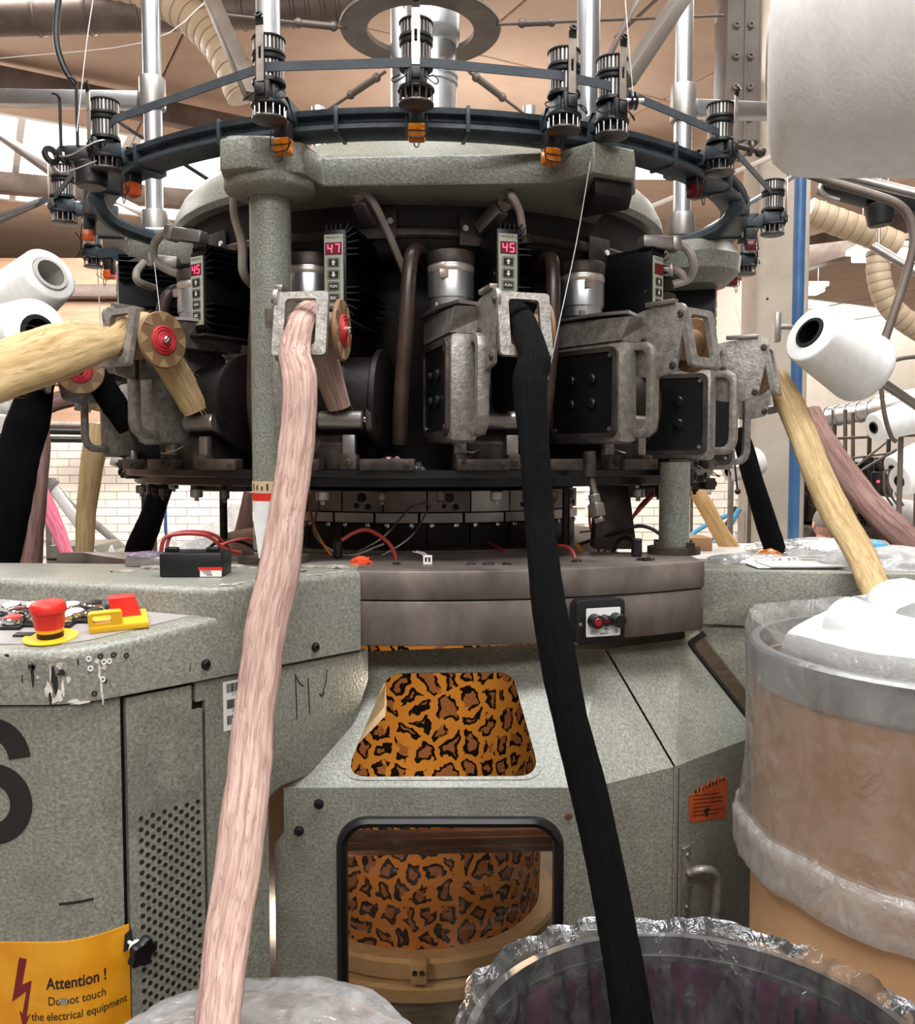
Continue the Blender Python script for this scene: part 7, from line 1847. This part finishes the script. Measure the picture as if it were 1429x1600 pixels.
# creel of cones at right: rails, hooks
cr_ = P(1340, 700, 5.0)
ck = thing('yarn_creel', 'thin framed creel of rods and hooks at right', 'creel', (cr_.x, cr_.y, 0))
for (a, b, r) in (((1180, 690, 5), (1430, 680, 5), .008), ((1320, 640, 5.2), (1320, 790, 5.2), .012), ((1332, 645, 5.3), (1332, 790, 5.3), .012), ((1180, 735, 5), (1440, 702, 5), .006), ((1338, 728, 5), (1385, 690, 5), .008), ((1345, 735, 5), (1400, 702, 5), .007), ((1160, 715, 5), (1300, 690, 5), .006), ((1300, 640, 5.1), (1300, 700, 5.1), .006)):
    g = G(); g.cyl(P(*a), P(*b), r, seg=8); obj('rod', g, M['brownsteel'], ck)
g = G(); g.cyl((cr_.x, cr_.y, 0), P(1326, 790, 5.2), 0.02, seg=8); obj('creel_leg', g, M['brownsteel'], ck)
for k, u in enumerate((1388, 1396, 1405)):
    g = G(); g.tube([P(u - 8, 742, 3.0), P(u - 4, 735, 3.0), P(u + 20, 733, 3.0)], 0.004, 6); g.tube([P(u - 8, 742, 3.0), P(u - 6, 770, 3.0), P(u + 6, 790, 3.0)], 0.004, 6); single('wire_hook', g, M['brownsteel'], ('leftmost', 'middle', 'rightmost')[k] + ' of three bent wire hooks in the creel at the right edge', 'hook', 'wire hooks of the creel')
# cone stand left of the pillar
q = P(1148, 715, 3.55); rt = thing('cone_stand', 'small hoop stand with a black bob left of the pillar', 'stand', (q.x, q.y, 0))
g = G(); g.ring([(0.040, -0.004), (0.044, -0.004), (0.044, 0.004), (0.040, 0.004)], Matrix.Translation(q) @ basis((0.3, -1, 0.1)), 28); obj('hoop', g, M['steel'], rt)
g = G(); g.cyl(P(1145, 700, 3.5), P(1152, 768, 3.5), 0.004, seg=6); g.sphere(P(1152, 768, 3.5), 0.012, 10); obj('bob', g, M['black'], rt)
g = G(); g.cyl((q.x, q.y + 0.05, 0), (q.x, q.y + 0.05, q.z), 0.012, seg=8); obj('stand_pole', g, M['steel'], rt)
# ---------------------------------------------------------------- the seated person seen from behind
hp = P(1287, 818, 6.6); k_ = 1.0
pe = thing('person', 'person with short grey hair and black top seen from behind, sitting low', 'person', (hp.x, hp.y + 0.2, 0))
bx, by, hz = hp.x, hp.y, hp.z
me = bpy.data.meshes.new('body')
J = [((0, .05, hz - .62), .13, .11), ((0, .05, hz - .45), .14, .11), ((0, .03, hz - .30), .165, .11), ((0, .02, hz - .185), .11, .08), ((0, .0, hz - .12), .052, .055),
     ((-.18, .02, hz - .225), .068, .065), ((-.235, .06, hz - .46), .05, .05), ((-.20, .26, hz - .55), .04, .04), ((-.17, .36, hz - .54), .035, .03),
     ((.18, .02, hz - .225), .068, .065), ((.235, .06, hz - .46), .05, .05), ((.20, .26, hz - .55), .04, .04), ((.17, .36, hz - .54), .035, .03),
     ((-.11, .10, hz - .66), .095, .09), ((-.15, .46, hz - .55), .07, .07), ((-.15, .42, .09), .045, .045), ((-.15, .54, .04), .04, .035),
     ((.11, .10, hz - .66), .095, .09), ((.15, .46, hz - .55), .07, .07), ((.15, .42, .09), .045, .045), ((.15, .54, .04), .04, .035)]
E = [(0, 1), (1, 2), (2, 3), (3, 4), (3, 5), (5, 6), (6, 7), (7, 8), (3, 9), (9, 10), (10, 11), (11, 12), (0, 13), (13, 14), (14, 15), (15, 16), (0, 17), (17, 18), (18, 19), (19, 20)]
me.from_pydata([(j[0][0], j[0][1] - 0.2, j[0][2]) for j in J], E, [])
bo = bpy.data.objects.new('body', me); C.objects.link(bo); bo.parent = pe
sm = bo.modifiers.new('skin', 'SKIN'); ss = bo.modifiers.new('sub', 'SUBSURF'); ss.levels = 2; ss.render_levels = 2
for i, j in enumerate(J):
    me.skin_vertices[0].data[i].radius = (j[1], j[2])
me.skin_vertices[0].data[0].use_root = True
me.materials.append(M['shirt']); sm.use_smooth_shade = True
def headmesh():
    b = bmesh.new(); bmesh.ops.create_uvsphere(b, u_segments=28, v_segments=20, radius=1)
    for v in b.verts:
        x, y, z = v.co
        w = 0.076 * (1 - 0.16 * max(0, -z)); v.co = Vector((x * w, y * 0.095 * (1 - 0.10 * max(0, -z)) + (0.012 * max(0, -z)), z * 0.118))
    return b
g = G(); g.bm(headmesh(), Matrix.Translation((bx, by, hz))); g.cyl((bx, by - 0.005, hz - 0.17), (bx, by, hz - 0.06), 0.055, 0.05, 18)
for sx in (-1, 1): g.sphere((bx + sx * 0.076, by + 0.0, hz - 0.012), 0.03, 12, (0.35, 0.65, 1.0))
g.sphere((bx, by + 0.10, hz - 0.02), 0.018, 10, (0.8, 1.2, 1.4))
obj('head', g, M['skin'], pe, smooth=60)
g = G(); b = headmesh()
for v in b.verts: v.co *= 1.035
bmesh.ops.delete(b, geom=[v for v in b.verts if v.co.z < -0.035 or (v.co.y > 0.045 and v.co.z < 0.055)], context='VERTS'); g.bm(b, Matrix.Translation((bx, by, hz))); obj('hair', g, M['hair'], pe, smooth=60)
g = G()
for sx in (-1, 1):
    c = Vector((bx + sx * 0.17, by + 0.16, hz - 0.54)); g.sphere(c + Vector((0, 0.03, 0)), 0.04, 10, (0.9, 1.2, 0.5))
    for k in range(4): g.tube([c + Vector((-0.027 + k * 0.018, 0.06, 0)), c + Vector((-0.029 + k * 0.019, 0.10, 0)), c + Vector((-0.029 + k * 0.019, 0.125 - 0.008 * abs(k - 1.5), -0.015))], 0.009, 8, 3)
    g.tube([c + Vector((-sx * 0.03, 0.03, 0)), c + Vector((-sx * 0.052, 0.06, 0.004)), c + Vector((-sx * 0.05, 0.085, 0))], 0.010, 8, 3)
obj('hands', g, M['skin'], pe, smooth=60)
st = thing('stool', 'low dark stool under the seated person', 'stool', (bx, by - 0.12, 0))
sz_ = hz - 0.80
g = G(); g.cyl((bx, by - 0.11, max(0.02, sz_)), (bx, by - 0.11, max(0.05, sz_) + 0.04), 0.16, seg=24, bevel=0.01); obj('seat', g, M['black'], st)
for k in range(3):
    a = k * 2 * PI / 3; g = G(); g.cyl((bx + 0.14 * math.cos(a), by - 0.11 + 0.14 * math.sin(a), 0), (bx + 0.1 * math.cos(a), by - 0.11 + 0.1 * math.sin(a), max(0.03, sz_ + 0.005)), 0.012, seg=8); obj('leg', g, M['steel'], st)
